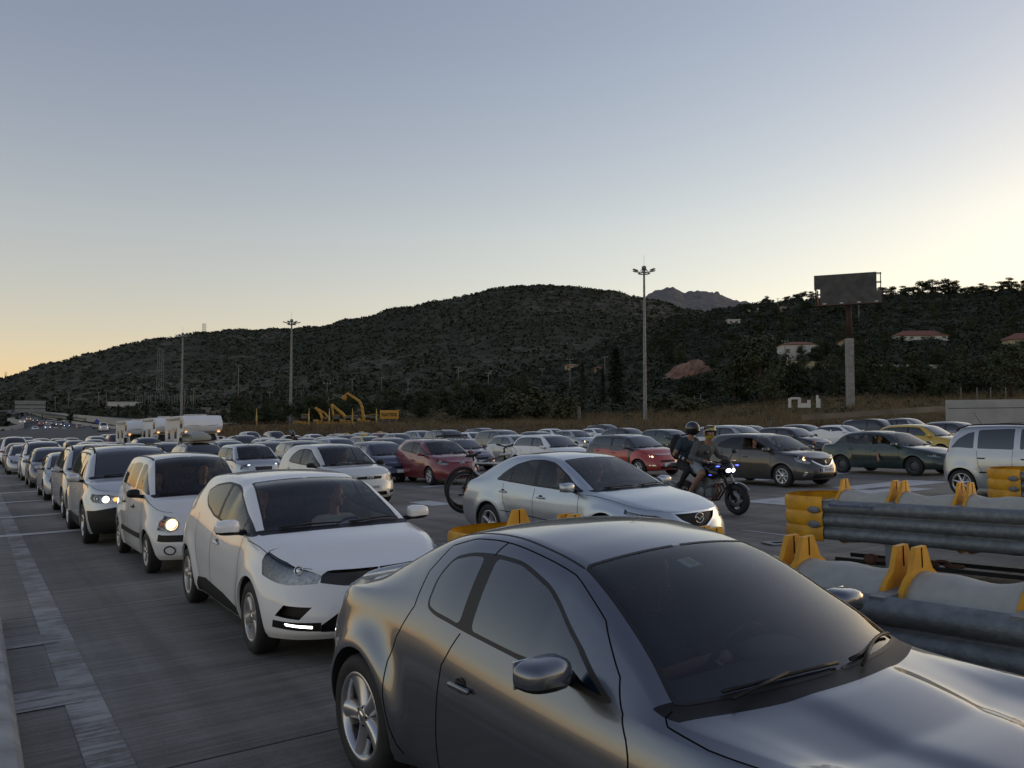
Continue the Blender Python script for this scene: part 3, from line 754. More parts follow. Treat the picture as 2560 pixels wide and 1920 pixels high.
class Shell:
    def __init__(self, S, cell=.05):
        self.S = S
        W, xF, xR = S['W'], S['xF'], S['xR']
        lf, lr, ef, er = S['lf'], S['lr'], S['ef'], S['er']
        nF = max(8, int((lf + W * .42) / cell)); nR = max(7, int((lr + W * .42) / cell / S.get('rearq', 1.3)))
        nM = max(12, int((xF - xR - lf - lr) / cell))
        NV = max(6, int(.8 / cell)); NQ = max(5, int(.5 / cell)); NP = max(5, int(.62 / cell))
        self.NV, self.NQ, self.NP = NV, NQ, NP
        s = np.linspace(0, 1, NV + 1)
        prof, nose, tail = pchip(S['prof'], s), pchip(S['nose'], s), pchip(S['tail'], s)
        w = W / 2 * prof
        ph = np.linspace(PI / 2, 0, nR + 1); pf = np.linspace(0, PI / 2, nF + 1)
        kx, ky = [], []
        def se(p, e):
            c, d = np.abs(np.cos(p)), np.abs(np.sin(p)); r = (c**e + d**e)**(-1 / e)
            return r * d, r * np.where(c < 1e-9, 0, c)
        a, b = se(ph, er)
        X = [xR + tail[None] + lr - lr * a[:, None]]; Y = [b[:, None] * w[None]]
        m = np.linspace(0, 1, nM + 1)[1:-1]
        X.append((xR + tail + lr)[None] * (1 - m[:, None]) + (xF - nose - lf)[None] * m[:, None]); Y.append(np.ones((len(m), 1)) * w[None])
        a, b = se(pf, ef)
        X.append(xF - nose[None] - lf + lf * a[:, None]); Y.append(b[:, None] * w[None])
        X, Y = np.concatenate(X), np.concatenate(Y)
        T = X.shape[0]; self.T = T
        xm = (xF + xR) / 2 + S.get('barx', 0)
        bar = 1 - S.get('bar', .05) * np.clip(np.abs(X - xm) / ((xF - xR) / 2), 0, 1.2)**2.2
        Y = Y * bar
        xb = X[:, -1]
        zb, zs = pchip(S['belt'], xb), pchip(S['sill'], xb)
        Z = zs[:, None] + (zb - zs)[:, None] * s[None]
        for ax in (0.0, S['wb']):                                       # wheel-arch flares
            A, Rr = S.get('flare', .012), S['tr'] + .05
            d = np.sqrt((X - ax)**2 + (Z - S['tr'])**2)
            g = np.where(d < Rr, 1, np.exp(-((d - Rr) / S.get('flw', .09))**2))
            Y = Y + A * g * np.clip(Y / (W * .45), 0, 1)**3 * np.clip((1.0 - s[None]) / .25, 0, 1)
        yb = Y[:, -1]
        zc, rw, rf = pchip(S['zt'], xb), lerp(S['rw'], xb), lerp(S['rf'], xb)
        zc = np.maximum(zc, zb)
        zr = zb + (zc - zb) * rf; yr = yb * rw
        q = np.arange(1, NQ + 1) / NQ
        bul = S.get('bulge', .02)
        YQ = yb[:, None] + (yr - yb)[:, None] * q + bul * np.sin(PI * q) * np.clip((zr - zb) / .35, 0, 1)[:, None]
        ZQ = zb[:, None] + (zr - zb)[:, None] * q
        p = np.arange(1, NP + 1) / NP
        YP = yr[:, None] * (1 - p); ZP = zr[:, None] + (zc - zr)[:, None] * (1 - (1 - p)**2)
        Yt = np.concatenate([Y, YQ, YP], 1); Zt = np.concatenate([Z, ZQ, ZP], 1)
        M = Yt.shape[1]; self.M = M
        Xt = np.concatenate([X, np.repeat(xb[:, None], M - NV - 1, 1)], 1)
        if 'top' in S:
            Zt[:, NV + 1:] += S['top'](Xt[:, NV + 1:], Yt[:, NV + 1:])
        bow = pchip(S['bow'], xb)
        fr = np.clip(1 - (Yt[:, NV + 1:] / np.maximum(yb[:, None], 1e-4))**2, 0, 1)
        Xt[:, NV + 1:] += bow[:, None] * fr
        G = np.stack([Xt, Yt, Zt], 2)
        jj = np.arange(M); wj = np.zeros(M)
        wj[np.abs(jj - (NV + NQ)) <= max(1, int(round(.06 / cell)))] = .8
        wj[np.abs(jj - NV) <= max(1, int(round(.05 / cell)))] = .8
        wj[0] = wj[-1] = 0
        for _ in range(int(S.get('soft', 3) * max(1, (.05 / cell)**1.3))):
            D = np.zeros_like(G); D[:, 1:-1] = .5 * (G[:, :-2] + G[:, 2:]) - G[:, 1:-1]
            G = G + D * wj[None, :, None] * .7
        for _ in range(S.get('softx', 1)):
            D = np.zeros_like(G); D[1:-1] = .5 * (G[:-2] + G[2:]) - G[1:-1]
            G = G + D * .5
        G[0, :, 1] = 0; G[-1, :, 1] = 0; G[:, -1, 1] = 0
        self.G = G
        mir = np.array([1, -1, 1.0])
        E = np.concatenate([G[1:2] * mir, G, G[-2:-1] * mir], 0)
        dt = (E[2:] - E[:-2])
        E = np.concatenate([2 * G[:, 0:1] - G[:, 1:2], G, G[:, -2:-1] * mir], 1)
        dj = (E[:, 2:] - E[:, :-2])
        N = np.cross(dj, dt); L = np.linalg.norm(N, axis=2, keepdims=True)
        N = N / np.maximum(L, 1e-9); bad = L[..., 0] < 1e-8
        for t in (0, T - 1):
            t2 = 1 if t == 0 else T - 2
            for j in range(M):
                if bad[t, j]:
                    v = N[t2, j] * np.array([1, 0, 1]); N[t, j] = v / max(1e-6, np.linalg.norm(v))
        self.N = N
        self.tm = int(np.argmin(np.abs(xb - (xF + xR) / 2)))
    def ev(self, t, j, A=None):
        A = self.G if A is None else A
        t = np.clip(np.asarray(t, float), 0, self.T - 1); j = np.clip(np.asarray(j, float), 0, self.M - 1)
        a = np.minimum(t.astype(int), self.T - 2); b = np.minimum(j.astype(int), self.M - 2); u, v = (t - a)[..., None], (j - b)[..., None]
        return (A[a, b] * (1 - u) * (1 - v) + A[a + 1, b] * u * (1 - v) + A[a, b + 1] * (1 - u) * v + A[a + 1, b + 1] * u * v)
    def nrm(self, t, j):
        n = self.ev(t, j, self.N); return n / np.maximum(np.linalg.norm(n, axis=-1, keepdims=True), 1e-9)
    def _col(self, t):
        t = min(max(t, 0), self.T - 1.001); a = int(t); u = t - a
        return self.G[a] * (1 - u) + self.G[a + 1] * u
    def _row(self, j):
        j = min(max(j, 0), self.M - 1.001); a = int(j); u = j - a
        return self.G[:, a] * (1 - u) + self.G[:, a + 1] * u
    def tj(self, q):
        """('s',x,z) side view, ('f',y,z) front, ('r',y,z) rear, ('t',x,p) station and share of the way from rail (0) to centre (1)"""
        k = q[0]
        if k == 'g': return q[1], q[2]
        if k == 't':
            return float(np.interp(q[1], self.G[:, self.NV, 0], np.arange(self.T))), self.NV + self.NQ + q[2] * self.NP
        if k == 'q':
            return float(np.interp(q[1], self.G[:, self.NV, 0], np.arange(self.T))), self.NV + q[2] * self.NQ
        j = self.NV * .6; t = self.tm
        for _ in range(14):
            r = self._row(j)
            if k == 's': t2 = float(np.interp(q[1], r[:, 0], np.arange(self.T)))
            elif k == 'f':
                yy = r[self.tm:, 1][::-1]; t2 = float(np.interp(q[1], yy, np.arange(self.tm, self.T)[::-1]))
            else:
                yy = r[:self.tm + 1, 1]; t2 = float(np.interp(q[1], yy, np.arange(self.tm + 1)))
            t = t2
            c = self._col(t)[:, 2]; c = np.maximum.accumulate(c + np.arange(self.M) * 1e-6)
            j = .5 * j + .5 * float(np.interp(q[2], c, np.arange(self.M)))
        return t, j
    def poly(self, pts, step=.04, rnd=0):
        P = [np.array(self.tj(q)) for q in pts]
        out = []
        for i in range(len(P)):
            a, b = P[i], P[(i + 1) % len(P)]
            L = np.linalg.norm(self.ev(a[0], a[1]) - self.ev(b[0], b[1]))
            n = max(1, int(L / step))
            for k in range(n): out.append(tuple(a + (b - a) * k / n))
        return out
    def line(self, pts, step=.03):
        P = [np.array(self.tj(q)) for q in pts]; out = [P[0]]
        for a, b in zip(P[:-1], P[1:]):
            n = max(1, int(np.linalg.norm(self.ev(*a) - self.ev(*b)) / step))
            out += [a + (b - a) * k / n for k in range(1, n + 1)]
        return out
    def at(self, q, off=0.0, side=1):
        t, j = self.tj(q); p = self.ev(t, j) + self.nrm(t, j) * off
        return Vector((p[0], p[1] * side, p[2]))
    def normal(self, q, side=1):
        n = self.nrm(*self.tj(q)); return Vector((n[0], n[1] * side, n[2]))
    def cut(self, regions, cell_drop=.3):
        """regions: [(name, polygon in (t,j))]; returns points, triangles, region name per triangle"""
        T, M = self.T, self.M
        V = []; Eg = []
        segs = []
        for name, P in regions:
            P = [(min(max(a, 0.0), T - 1.0), min(max(b, 0.0), M - 1.0)) for a, b in P]
            Q = [P[0]]
            for p in P[1:]:
                if abs(p[0] - Q[-1][0]) + abs(p[1] - Q[-1][1]) > 1e-3: Q.append(p)
            if abs(Q[0][0] - Q[-1][0]) + abs(Q[0][1] - Q[-1][1]) < 1e-3 and len(Q) > 1: Q.pop()
            b = len(V); V += Q
            Eg += [(b + i, b + (i + 1) % len(Q)) for i in range(len(Q))]
            segs.append(np.array(Q))
        tt, jj = np.meshgrid(np.arange(T), np.arange(M), indexing='ij'); L = np.stack([tt.ravel(), jj.ravel()], 1).astype(float)
        keep = np.ones(len(L), bool)
        for Q in segs:
            A, B = Q, np.roll(Q, -1, 0)
            lo, hi = Q.min(0) - 1, Q.max(0) + 1
            idx = np.where(keep & (L[:, 0] >= lo[0]) & (L[:, 0] <= hi[0]) & (L[:, 1] >= lo[1]) & (L[:, 1] <= hi[1]))[0]
            if not len(idx): continue
            p = L[idx][:, None]; d = (B - A)[None]; u = np.clip(((p - A[None]) * d).sum(2) / np.maximum((d * d).sum(2), 1e-12), 0, 1)
            dist = np.sqrt((((A[None] + u[..., None] * d) - p)**2).sum(2)).min(1)
            edge = (L[idx, 0] == 0) | (L[idx, 0] == T - 1) | (L[idx, 1] == 0) | (L[idx, 1] == M - 1)
            keep[idx[(dist < cell_drop) & ~edge]] = False
        V = [Vector(v) for v in V] + [Vector(v) for v in L[keep]]
        r = delaunay_2d_cdt(V, Eg, [], 0, 1e-5)
        P = np.array([(v.x, v.y) for v in r[0]]); Tr = np.array([f for f in r[2] if len(f) == 3])
        c = P[Tr].mean(1); lab = np.full(len(Tr), -1)
        for i, Q in enumerate(segs):
            lab[in_poly(Q, c[:, 0], c[:, 1])] = i
        return P, Tr, lab

def mirror_add(mb, shell, P, tris, mat, sides, off=0.0):
    """add cut triangles to a MB on the given sides; off < 0 sinks them below the surface"""
    used = np.unique(tris); remap = {int(u): i for i, u in enumerate(used)}
    p, n = shell.ev(P[used, 0], P[used, 1]), shell.nrm(P[used, 0], P[used, 1])
    p = p + n * off
    for s in sides:
        m = np.array([1, s, 1.0])
        f = [[remap[int(i)] for i in (t[::-1] if s > 0 else t)] for t in tris]
        mb.add(p * m, f, mat, True, n * m)
def wall_strip(mb, shell, P, tris, mat, sides, d0, d1):
    """side walls along the edge of a sunk region"""
    from collections import Counter
    c = Counter()
    for t in tris:
        for i in range(3): c[(min(t[i], t[(i + 1) % 3]), max(t[i], t[(i + 1) % 3]))] += 1
    T, M = shell.T - 1, shell.M - 1
    e = [k for k, n in c.items() if n == 1 and not ((P[k[0]][0] >= T - 1e-3 and P[k[1]][0] >= T - 1e-3) or (P[k[0]][0] <= 1e-3 and P[k[1]][0] <= 1e-3) or (P[k[0]][1] >= M - 1e-3 and P[k[1]][1] >= M - 1e-3))]
    for a, b in e:
        q = P[[a, b]]; p, n = shell.ev(q[:, 0], q[:, 1]), shell.nrm(q[:, 0], q[:, 1])
        for s in sides:
            m = np.array([1, s, 1.0])
            v = [(p[0] + n[0] * d0) * m, (p[1] + n[1] * d0) * m, (p[1] + n[1] * d1) * m, (p[0] + n[0] * d1) * m]
            mb.add(v, [(0, 1, 2, 3)], mat, False)
def ribbon(mb, shell, L, w, mat, sides=(1, -1), off=.0015, closed=False):
    L = np.array(L); p, n = shell.ev(L[:, 0], L[:, 1]), shell.nrm(L[:, 0], L[:, 1])
    if closed: d = np.roll(p, -1, 0) - np.roll(p, 1, 0)
    else: d = np.gradient(p, axis=0)
    d /= np.maximum(np.linalg.norm(d, axis=1, keepdims=True), 1e-9)
    sd = np.cross(d, n); N = len(p)
    for s in sides:
        m = np.array([1, s, 1.0])
        v = np.concatenate([(p + sd * w / 2 + n * off) * m, (p - sd * w / 2 + n * off) * m])
        K = N if closed else N - 1
        f = [(i, (i + 1) % N, N + (i + 1) % N, N + i) for i in range(K)]
        if s < 0: f = [q[::-1] for q in f]
        mb.add(v, f, mat, True, np.concatenate([n * m, n * m]))

# ---- wheels
_wheels = {}
def wheel_meshes(style, tr, tw, rr, lod=1):
    k = (style, tr, tw, rr, lod)
    if k in _wheels: return _wheels[k]
    n = 40 if lod else 18
    t = MB(); h = tw / 2
    t.lathe([(rr - .01, h * .86), (rr + .012, h * .98), (rr + (tr - rr) * .5, h * 1.04), (tr - .018, h * .92), (tr - .003, h * .74), (tr, h * .4), (tr, -h * .4), (tr - .003, -h * .74), (tr - .018, -h), (rr, -h)], M_RUBBER, n)
    m = MB()
    al = M_STEELW if style == 'steel' else (M_HUBCAP if style.startswith('cap') else M_ALLOY)
    m.lathe([(rr + .004, h * .90), (rr - .004, h * .96), (rr - .020, h * .90), (rr - .026, h * .55), (rr - .03, -h * .6)], al, n)
    m.lathe([(rr - .03, -h * .55), (.02, -h * .5)], M_DARK, n)
    m.lathe([(.15, h * .1), (.148, h * .14), (.05, h * .16), (0.0, h * .16)], plain('brake_disc', (.25, .25, .25), .4, .8), 20)
    ns = int(''.join(c for c in style if c.isdigit()) or 5)
    if style == 'steel':
        m.lathe([(rr - .02, h * .2), (rr * .72, h * .35), (rr * .5, h * .55), (rr * .25, h * .5), (.0, h * .62)], al, n)
        for i in range(8):
            a = 2 * PI * i / 8; m.ball((math.cos(a) * rr * .74, h * .36, math.sin(a) * rr * .74), (.022, .004, .022), M_DARK, 8, 5)
    else:
        m.lathe([(.062, h * .5), (.06, h * .74), (.045, h * .80), (0, h * .82)], al, 20)
        m.lathe([(.028, h * .83), (.024, h * .86), (0, h * .87)], M_CHROME, 16)
        wide = {'rx5': (.046, .040), '5': (.040, .030), '7': (.036, .026), '8': (.030, .030), '9': (.024, .020), 'cap6': (.050, .062), 'cap7': (.040, .050), 'cap8': (.034, .044), '10': (.018, .016)}.get(style, (.032, .03))
        for i in range(ns):
            a0 = 2 * PI * i / ns + PI / 2
            sub = ((0, wide),) if style != 'rx5' else ((0, wide),)
            for da, (w0, w1) in sub:
                a = a0 + da; ca, sa = math.cos(a), math.sin(a)
                vs = []
                K = 7
                for q in range(K):
                    u = q / (K - 1); r = .05 + (rr - .022 - .05) * u
                    if style == 'rx5': wd = .036 + .016 * u
                    else: wd = w0 + (w1 - w0) * u
                    y0 = h * (.76 - .05 * math.sin(PI * u) + .10 * u)
                    for (lx, ly) in ((-wd, y0 - .05), (-wd * .82, y0 - .006), (-wd * .25, y0 + .004), (wd * .25, y0 + .004), (wd * .82, y0 - .006), (wd, y0 - .05)):
                        vs.append((ca * r - sa * lx, ly, sa * r + ca * lx))
                fs = [(q * 6 + i2, q * 6 + i2 + 1, q * 6 + 6 + i2 + 1, q * 6 + 6 + i2) for q in range(K - 1) for i2 in range(5)]
                m.add(vs, fs, al, True)
        for i in range(5):
            a = 2 * PI * i / 5 + PI / 2 + PI / 5; m.ball((math.cos(a) * .05, h * .74, math.sin(a) * .05), (.009, .012, .009), M_DARK, 6, 4)
    _wheels[k] = (t.build('tyre', mesh_only=True), m.build('rim', mesh_only=True))
    return _wheels[k]

def put_wheels(root, S, style, lod=1, steer=0.0):
    tr, tw = S['tr'], S.get('tw', .20); rr = S.get('rr', tr * .67)
    ty, rm = wheel_meshes(style, tr, tw, rr, lod)
    y = S['W'] / 2 - tw / 2 - S.get('wheelin', .035) + S.get('flare', .012)
    for ax in (0.0, S['wb']):
        for s in (1, -1):
            w = link('wheel', ty, root); w.location = (ax, s * y, tr)
            w.rotation_euler = (0, random.uniform(0, 6), (0 if s > 0 else PI) + (steer if ax else 0))
            r = link('rim', rm, w)

# ---- whole car
def build_car(S, name='parked_car', lod=1):
    """returns the root Empty (rear axle centre on the ground); lod 2 near, 1 middle, 0 far"""
    cell = {2: .026, 1: .048, 0: .085}[lod] if 'cell' not in S else S['cell']
    sh = Shell(S, cell); S['_sh'] = sh
    root = empty(name)
    pm = S['paint']; see = S.get('see', False)
    gm = S.get('glass', M_GLASS if see else M_GLASSFAR); gside = S.get('sideglass', gm)
    reg, info = [], []
    def region(name, pts, mat=None, kind='part', sides=(1, -1), depth=0.0, center=False, raw=False, inner=None, lens=False):
        P = pts if raw else sh.poly(pts, max(.03, cell))
        if len(P) < 3: return
        reg.append((name, P)); info.append(dict(name=name, mat=mat, kind=kind, sides=sides, depth=depth, center=center, inner=inner, lens=lens))
    step = max(.03, cell)
    for r in S.get('paintareas', []): region('paint', r[1], r[0], 'paint')
    # daylight openings
    dlo = S['dlo']
    region('dlo', [('s', x, z) for x, z in (round_poly(dlo, S.get('dlor', .06)) if lod else dlo)], S.get('dlomat', M_TRIM), 'paint')
    ins = inset(dlo, S.get('seal', .022))
    pil = S.get('pillars', [])
    edges = [-9] + [v for p in pil for v in p] + [9]
    kk = [0] + [S.get('pk', -.12)] * (2 * len(pil)) + [0]
    sidewins = []
    for i in range(0, len(edges), 2):
        w = clip_x(ins, edges[i], edges[i + 1], kk[i], kk[i + 1])
        if len(w) >= 3:
            A = abs(sum(w[i2 - 1][0] * w[i2][1] - w[i2][0] * w[i2 - 1][1] for i2 in range(len(w)))) / 2
            if A < .006: continue
            wi = len(sidewins)
            region('side_window', [('s', x, z) for x, z in (round_poly(w, .035) if lod else w)], gside, 'part')
            sidewins.append(w)
    cx, rx0 = S['cowl'], S['roof0']
    p0 = S.get('wsp', .09)
    tb, jb = sh.tj(('t', cx, p0)); tt, jt = sh.tj(('t', rx0, p0 + .03)); Mx = sh.M - 1.0
    ws = [(tb, Mx), (tb, jb + 1.2), (tb - .5, jb), (tt + .6, jt), (tt, jt + 1.0), (tt, Mx)]
    def dens(P, n=14):
        o = []
        for i in range(len(P)):
            a, b = np.array(P[i]), np.array(P[(i + 1) % len(P)]); k = max(1, int(max(abs(a - b)) / 1.0))
            o += [tuple(a + (b - a) * u / k) for u in range(k)]
        return o
    tc, _ = sh.tj(('t', cx + S.get('cowlw', .10), 0))
    jc0 = sh.NV + sh.NQ * .75
    if lod: region('cowl', dens([(tb - .8, Mx), (tb - .8, jc0), (tc, jc0 + sh.NP * .12), (tc, Mx)]), M_BLACK, 'paint', raw=True)
    region('windscreen', dens(ws), gm, 'part', center=True, raw=True)
    wframe = dens(ws)
    if S.get('rearglass'):
        x0, x1, pr = S['rearglass']
        ta, ja = sh.tj(('t', x0, pr)); tb2, jb2 = sh.tj(('t', x1, pr))
        rg = dens([(ta, Mx), (ta, ja), (tb2, jb2), (tb2, Mx)])
        region('rear_window', rg, gm, 'part', center=True, raw=True)
    for h in S.get('heads', []): region('headlight', h, None, 'lamp', depth=S.get('lampdepth', .045))
    for nm, pts, mat, depth, cen in S.get('front', []): region(nm, pts, mat, 'sunk', depth=depth, center=cen)
    for nm, pts, mat in S.get('lamps', []): region(nm, pts, mat, 'part')
    Ra = S['tr'] + S.get('gap', .045)
    for ax in (0.0, S['wb']):
        arc = []
        zl = float(np.interp(ax, sh.G[:, 0, 0], sh.G[:, 0, 2]))
        a0 = math.asin(max(-.95, min(.95, (zl - S['tr']) / Ra)))
        for k in range(29):
            a = a0 + (PI - 2 * a0) * k / 28
            arc.append(('s', ax + Ra * math.cos(a), S['tr'] + Ra * math.sin(a)))
        P = [sh.tj(q) for q in arc]; P[0] = (P[0][0], 0.0); P[-1] = (P[-1][0], 0.0)
        region('arch', P, None, 'hole', raw=True)
    P, Tr, lab = sh.cut(reg)
    body = MB()
    mirror_add(body, sh, P, Tr[lab == -1], pm, (1, -1))
    lid = {}
    for i, r in enumerate(info):
        tris = Tr[lab == i]
        if not len(tris): continue
        if r['kind'] == 'paint': mirror_add(body, sh, P, tris, r['mat'] or pm, (1, -1))
        elif r['kind'] == 'part':
            if r['name'] == 'side_window':
                wi = sum(1 for q in info[:i] if q['name'] == 'side_window')
                for s in (1, -1):
                    if S.get('open', None) == (wi, s): continue
                    m = MB(); mirror_add(m, sh, P, tris, r['mat'], (s,)); m.build('side_window', root)
            elif r['center']:
                m = MB(); mirror_add(m, sh, P, tris, r['mat'], (1, -1)); m.build(r['name'], root)
            else:
                for s in r['sides']:
                    m = MB(); mirror_add(m, sh, P, tris, r['mat'], (s,)); m.build(r['name'], root)
        elif r['kind'] == 'sunk':
            for sides in (((1, -1),) if r['center'] else ((1,), (-1,))):
                m = MB(); mirror_add(m, sh, P, tris, r['mat'], sides, -r['depth'])
                if r['depth'] > .004: wall_strip(m, sh, P, tris, r['mat'], sides, 0, -r['depth'])
                m.build(r['name'], root)
        elif r['kind'] == 'lamp':
            c = P[Tr[lab == i]].reshape(-1, 2); cm = c.mean(0)
            for s in r['sides']:
                m = MB()
                if lod:
                    mirror_add(m, sh, P, tris, S.get('lampmat', M_REFLECTOR), (s,), -r['depth']); wall_strip(m, sh, P, tris, S.get('lampwall', M_LAMPDARK), (s,), 0, -r['depth'])
                else: mirror_add(m, sh, P, tris, M_REFLECTOR, (s,), -.004)
                hl = m.build('headlight', root)
                n = Vector(sh.nrm(cm[0], cm[1])); n.y *= s
                fw = (n + Vector((1.2, 0, 0))).normalized()
                for (u, v, rad, mt) in S.get('bulbs', []):
                    lo, hi = c.min(0), c.max(0); q = (lo[0] + (hi[0] - lo[0]) * u, lo[1] + (hi[1] - lo[1]) * v)
                    pp = Vector(sh.ev(*q)) - Vector(sh.nrm(*q)) * (r['depth'] * .55 if lod else -.012); pp.y *= s
                    mt2 = mt.get(s) if isinstance(mt, dict) else mt
                    if mt2 is None: continue
                    bmb = MB(); rot = fw.to_track_quat('Y', 'Z').to_matrix()
                    bmb.lathe([(rad, .012), (rad * .92, .016), (rad * .8, -.004), (rad * .45, -.018), (0, -.02)], M_CHROME if mt2 not in (M_LAMPDARK,) else M_LAMPDARK, 18, 'Y', pp, rot=rot)
                    bmb.ball(pp, (rad * .62, rad * .30, rad * .62), mt2, 12, 8, rot=rot)
                    bmb.build('bulb', hl)
                if lod:
                    m = MB(); mirror_add(m, sh, P, tris, M_LENS, (s,), 0); m.build('lens', hl)
        elif r['kind'] == 'hole':
            bl = reg[i][1]
            q = np.array(bl); p = sh.ev(q[:, 0], q[:, 1]); n = len(p)
            for s in (1, -1):
                a = p * np.array([1, s, 1.0]); b = a.copy(); b[:, 1] -= s * .022; c2 = b.copy(); c2[:, 1] = s * S['W'] * .22
                body.add(np.concatenate([a, b]), [(k, k + 1, n + k + 1, n + k) for k in range(n - 1)], pm if not S.get('cladding') else M_BLACK, True)
                body.add(np.concatenate([b, c2]), [(k, k + 1, n + k + 1, n + k) for k in range(n - 1)], M_DARK, True)
                body.add(c2, [list(range(n))], M_DARK, False)
    # underside
    g = sh.G[:, 0]; n = len(g)
    body.add(np.concatenate([g, g * np.array([1, -1, 1])]), [(k, k + 1, n + k + 1, n + k) for k in range(n - 1)], M_DARK, False)
    if lod:
        for L, wd, mt in S.get('seams', []):
            ribbon(body, sh, sh.line(L, cell * .8), wd, mt or M_SEAM)
        ribbon(body, sh, wframe[len(dens(ws[:1])) - 1:][:-1] if False else [q for q in wframe if q[1] < Mx - 1e-6], .018, M_TRIM, off=.002)
    body.build('body', root)
    # doors' handles
    for (x, z, *rest) in S.get('handles', []):
        for s in (1, -1):
            p, nn = sh.at(('s', x, z), .018, s), sh.normal(('s', x, z), s)
            m = MB(); hm = S.get('handlemat', pm)
            rot = Matrix.Rotation(R(S.get('handletilt', 0)) * s * 1, 3, 'Y') if False else Matrix.Identity(3)
            m.box(p, (.17, .022, .026), hm, rot, .010)
            if lod == 2:
                q0 = sh.at(('s', x - .01, z + .004), .002, s)
                m.ball(q0, (.046, .003, .040), M_GLOSSBLACK, 16, 8)
            m.build('door_handle', root)
    # mirrors
    mx, mz = S['mirror']; ms = S.get('mirrorsize', (.10, .20, .13)); mm = S.get('mirrormat', pm)
    for s in (1, -1):
        p = sh.at(('s', mx, mz), 0, s)
        m = MB()
        c = p + Vector((.02, s * (ms[1] * .5 + .05), ms[2] * .42))
        bm = bmesh.new(); bmesh.ops.create_uvsphere(bm, u_segments=20, v_segments=14, radius=1.0)
        for v in bm.verts:
            k = v.co.copy()
            e = 3.2
            r = (abs(k.x)**e + abs(k.y)**e + abs(k.z)**e)**(-1 / e)
            k = k * r
            if k.x < 0: k.x *= .35
            k.y -= 0
            k.z *= (1 - .18 * (k.y * s + 1) / 2)
            v.co = k
        bm.verts.index_update()
        vs = [Vector((v.co.x * ms[0], v.co.y * ms[1] / 2, v.co.z * ms[2] / 2)) + c for v in bm.verts]; fs = [[v.index for v in f.verts] for f in bm.faces]; bm.free()
        lower = S.get('mirrorlow')
        if lower:
            cz = c.z - ms[2] * .22
            m.add(vs, [f for f in fs if sum(vs[i].z for i in f) / len(f) >= cz], mm); m.add(vs, [f for f in fs if sum(vs[i].z for i in f) / len(f) < cz], M_BLACK)
        else: m.add(vs, fs, mm)
        m.tube([p + Vector((0, -s * .01, 0)), p + Vector((.01, s * .05, .01)), c + Vector((.0, -s * ms[1] * .25, -ms[2] * .34))], [.030, .024, .022], M_BLACK, 8)
        mo = m.build('mirror', root)
        m = MB(); m.box(c + Vector((-ms[0] * .34, 0, 0)), (.006, ms[1] * .82, ms[2] * .78), M_CHROME, None, .003); m.build('mirror_glass', mo)
    # plates
    if S.get('plate'):
        pz = S['plate'][0]; t, j = sh.tj(('f', 0.0, pz)); px = float(sh.ev(t, j)[0]) + .012
        m = MB(); m.box((px, 0, pz), (.012, .52, .115), M_PLATE, None, .004); m.box((px + .0062, -.24 * 1, pz), (.004, .038, .108), M_PLATEBLUE)
        pl = m.build('number_plate', root)
        if lod and S['plate'][1]:
            vs, fs = text_mesh(S['plate'][1], .105, .001, scale_x=.80)
            m = MB(); m.add([Vector((px + .0075 + v.z, v.x + .02, pz + v.y)) for v in vs], fs, M_INK, False); m.build('plate_text', pl)
    # wipers
    if lod:
        for (ya, yb2) in S.get('wipers', ((.10, .62), (-.52, .02))):
            yw = abs(float(sh.ev(*sh.tj(('t', cx, 0)))[1])); m = MB(); pts = []
            for u in np.linspace(0, 1, 7):
                y = ya + (yb2 - ya) * u; pp = 1 - abs(y) / yw
                t, j = sh.tj(('t', cx - .012 - (.05 if ya > 0 else .012) * math.sin(PI * u * .9) * (u if ya > 0 else 1), max(.02, pp))); v = sh.ev(t, j) + sh.nrm(t, j) * .016
                pts.append(Vector((v[0], math.copysign(v[1], y), v[2])))
            m.tube(pts, .008, M_BLACK, 6)
            a = pts[len(pts) // 2]; b = pts[0] + Vector((.05, 0, -.012)); m.tube([b, a + Vector((.01, 0, .012))], .007, M_BLACK, 6)
            m.build('wiper', root)
    if see: cabin(root, S, sh)
    put_wheels(root, S, S.get('wheel', 'cap7'), 1 if lod else 0, S.get('steer', 0.0))
    return root

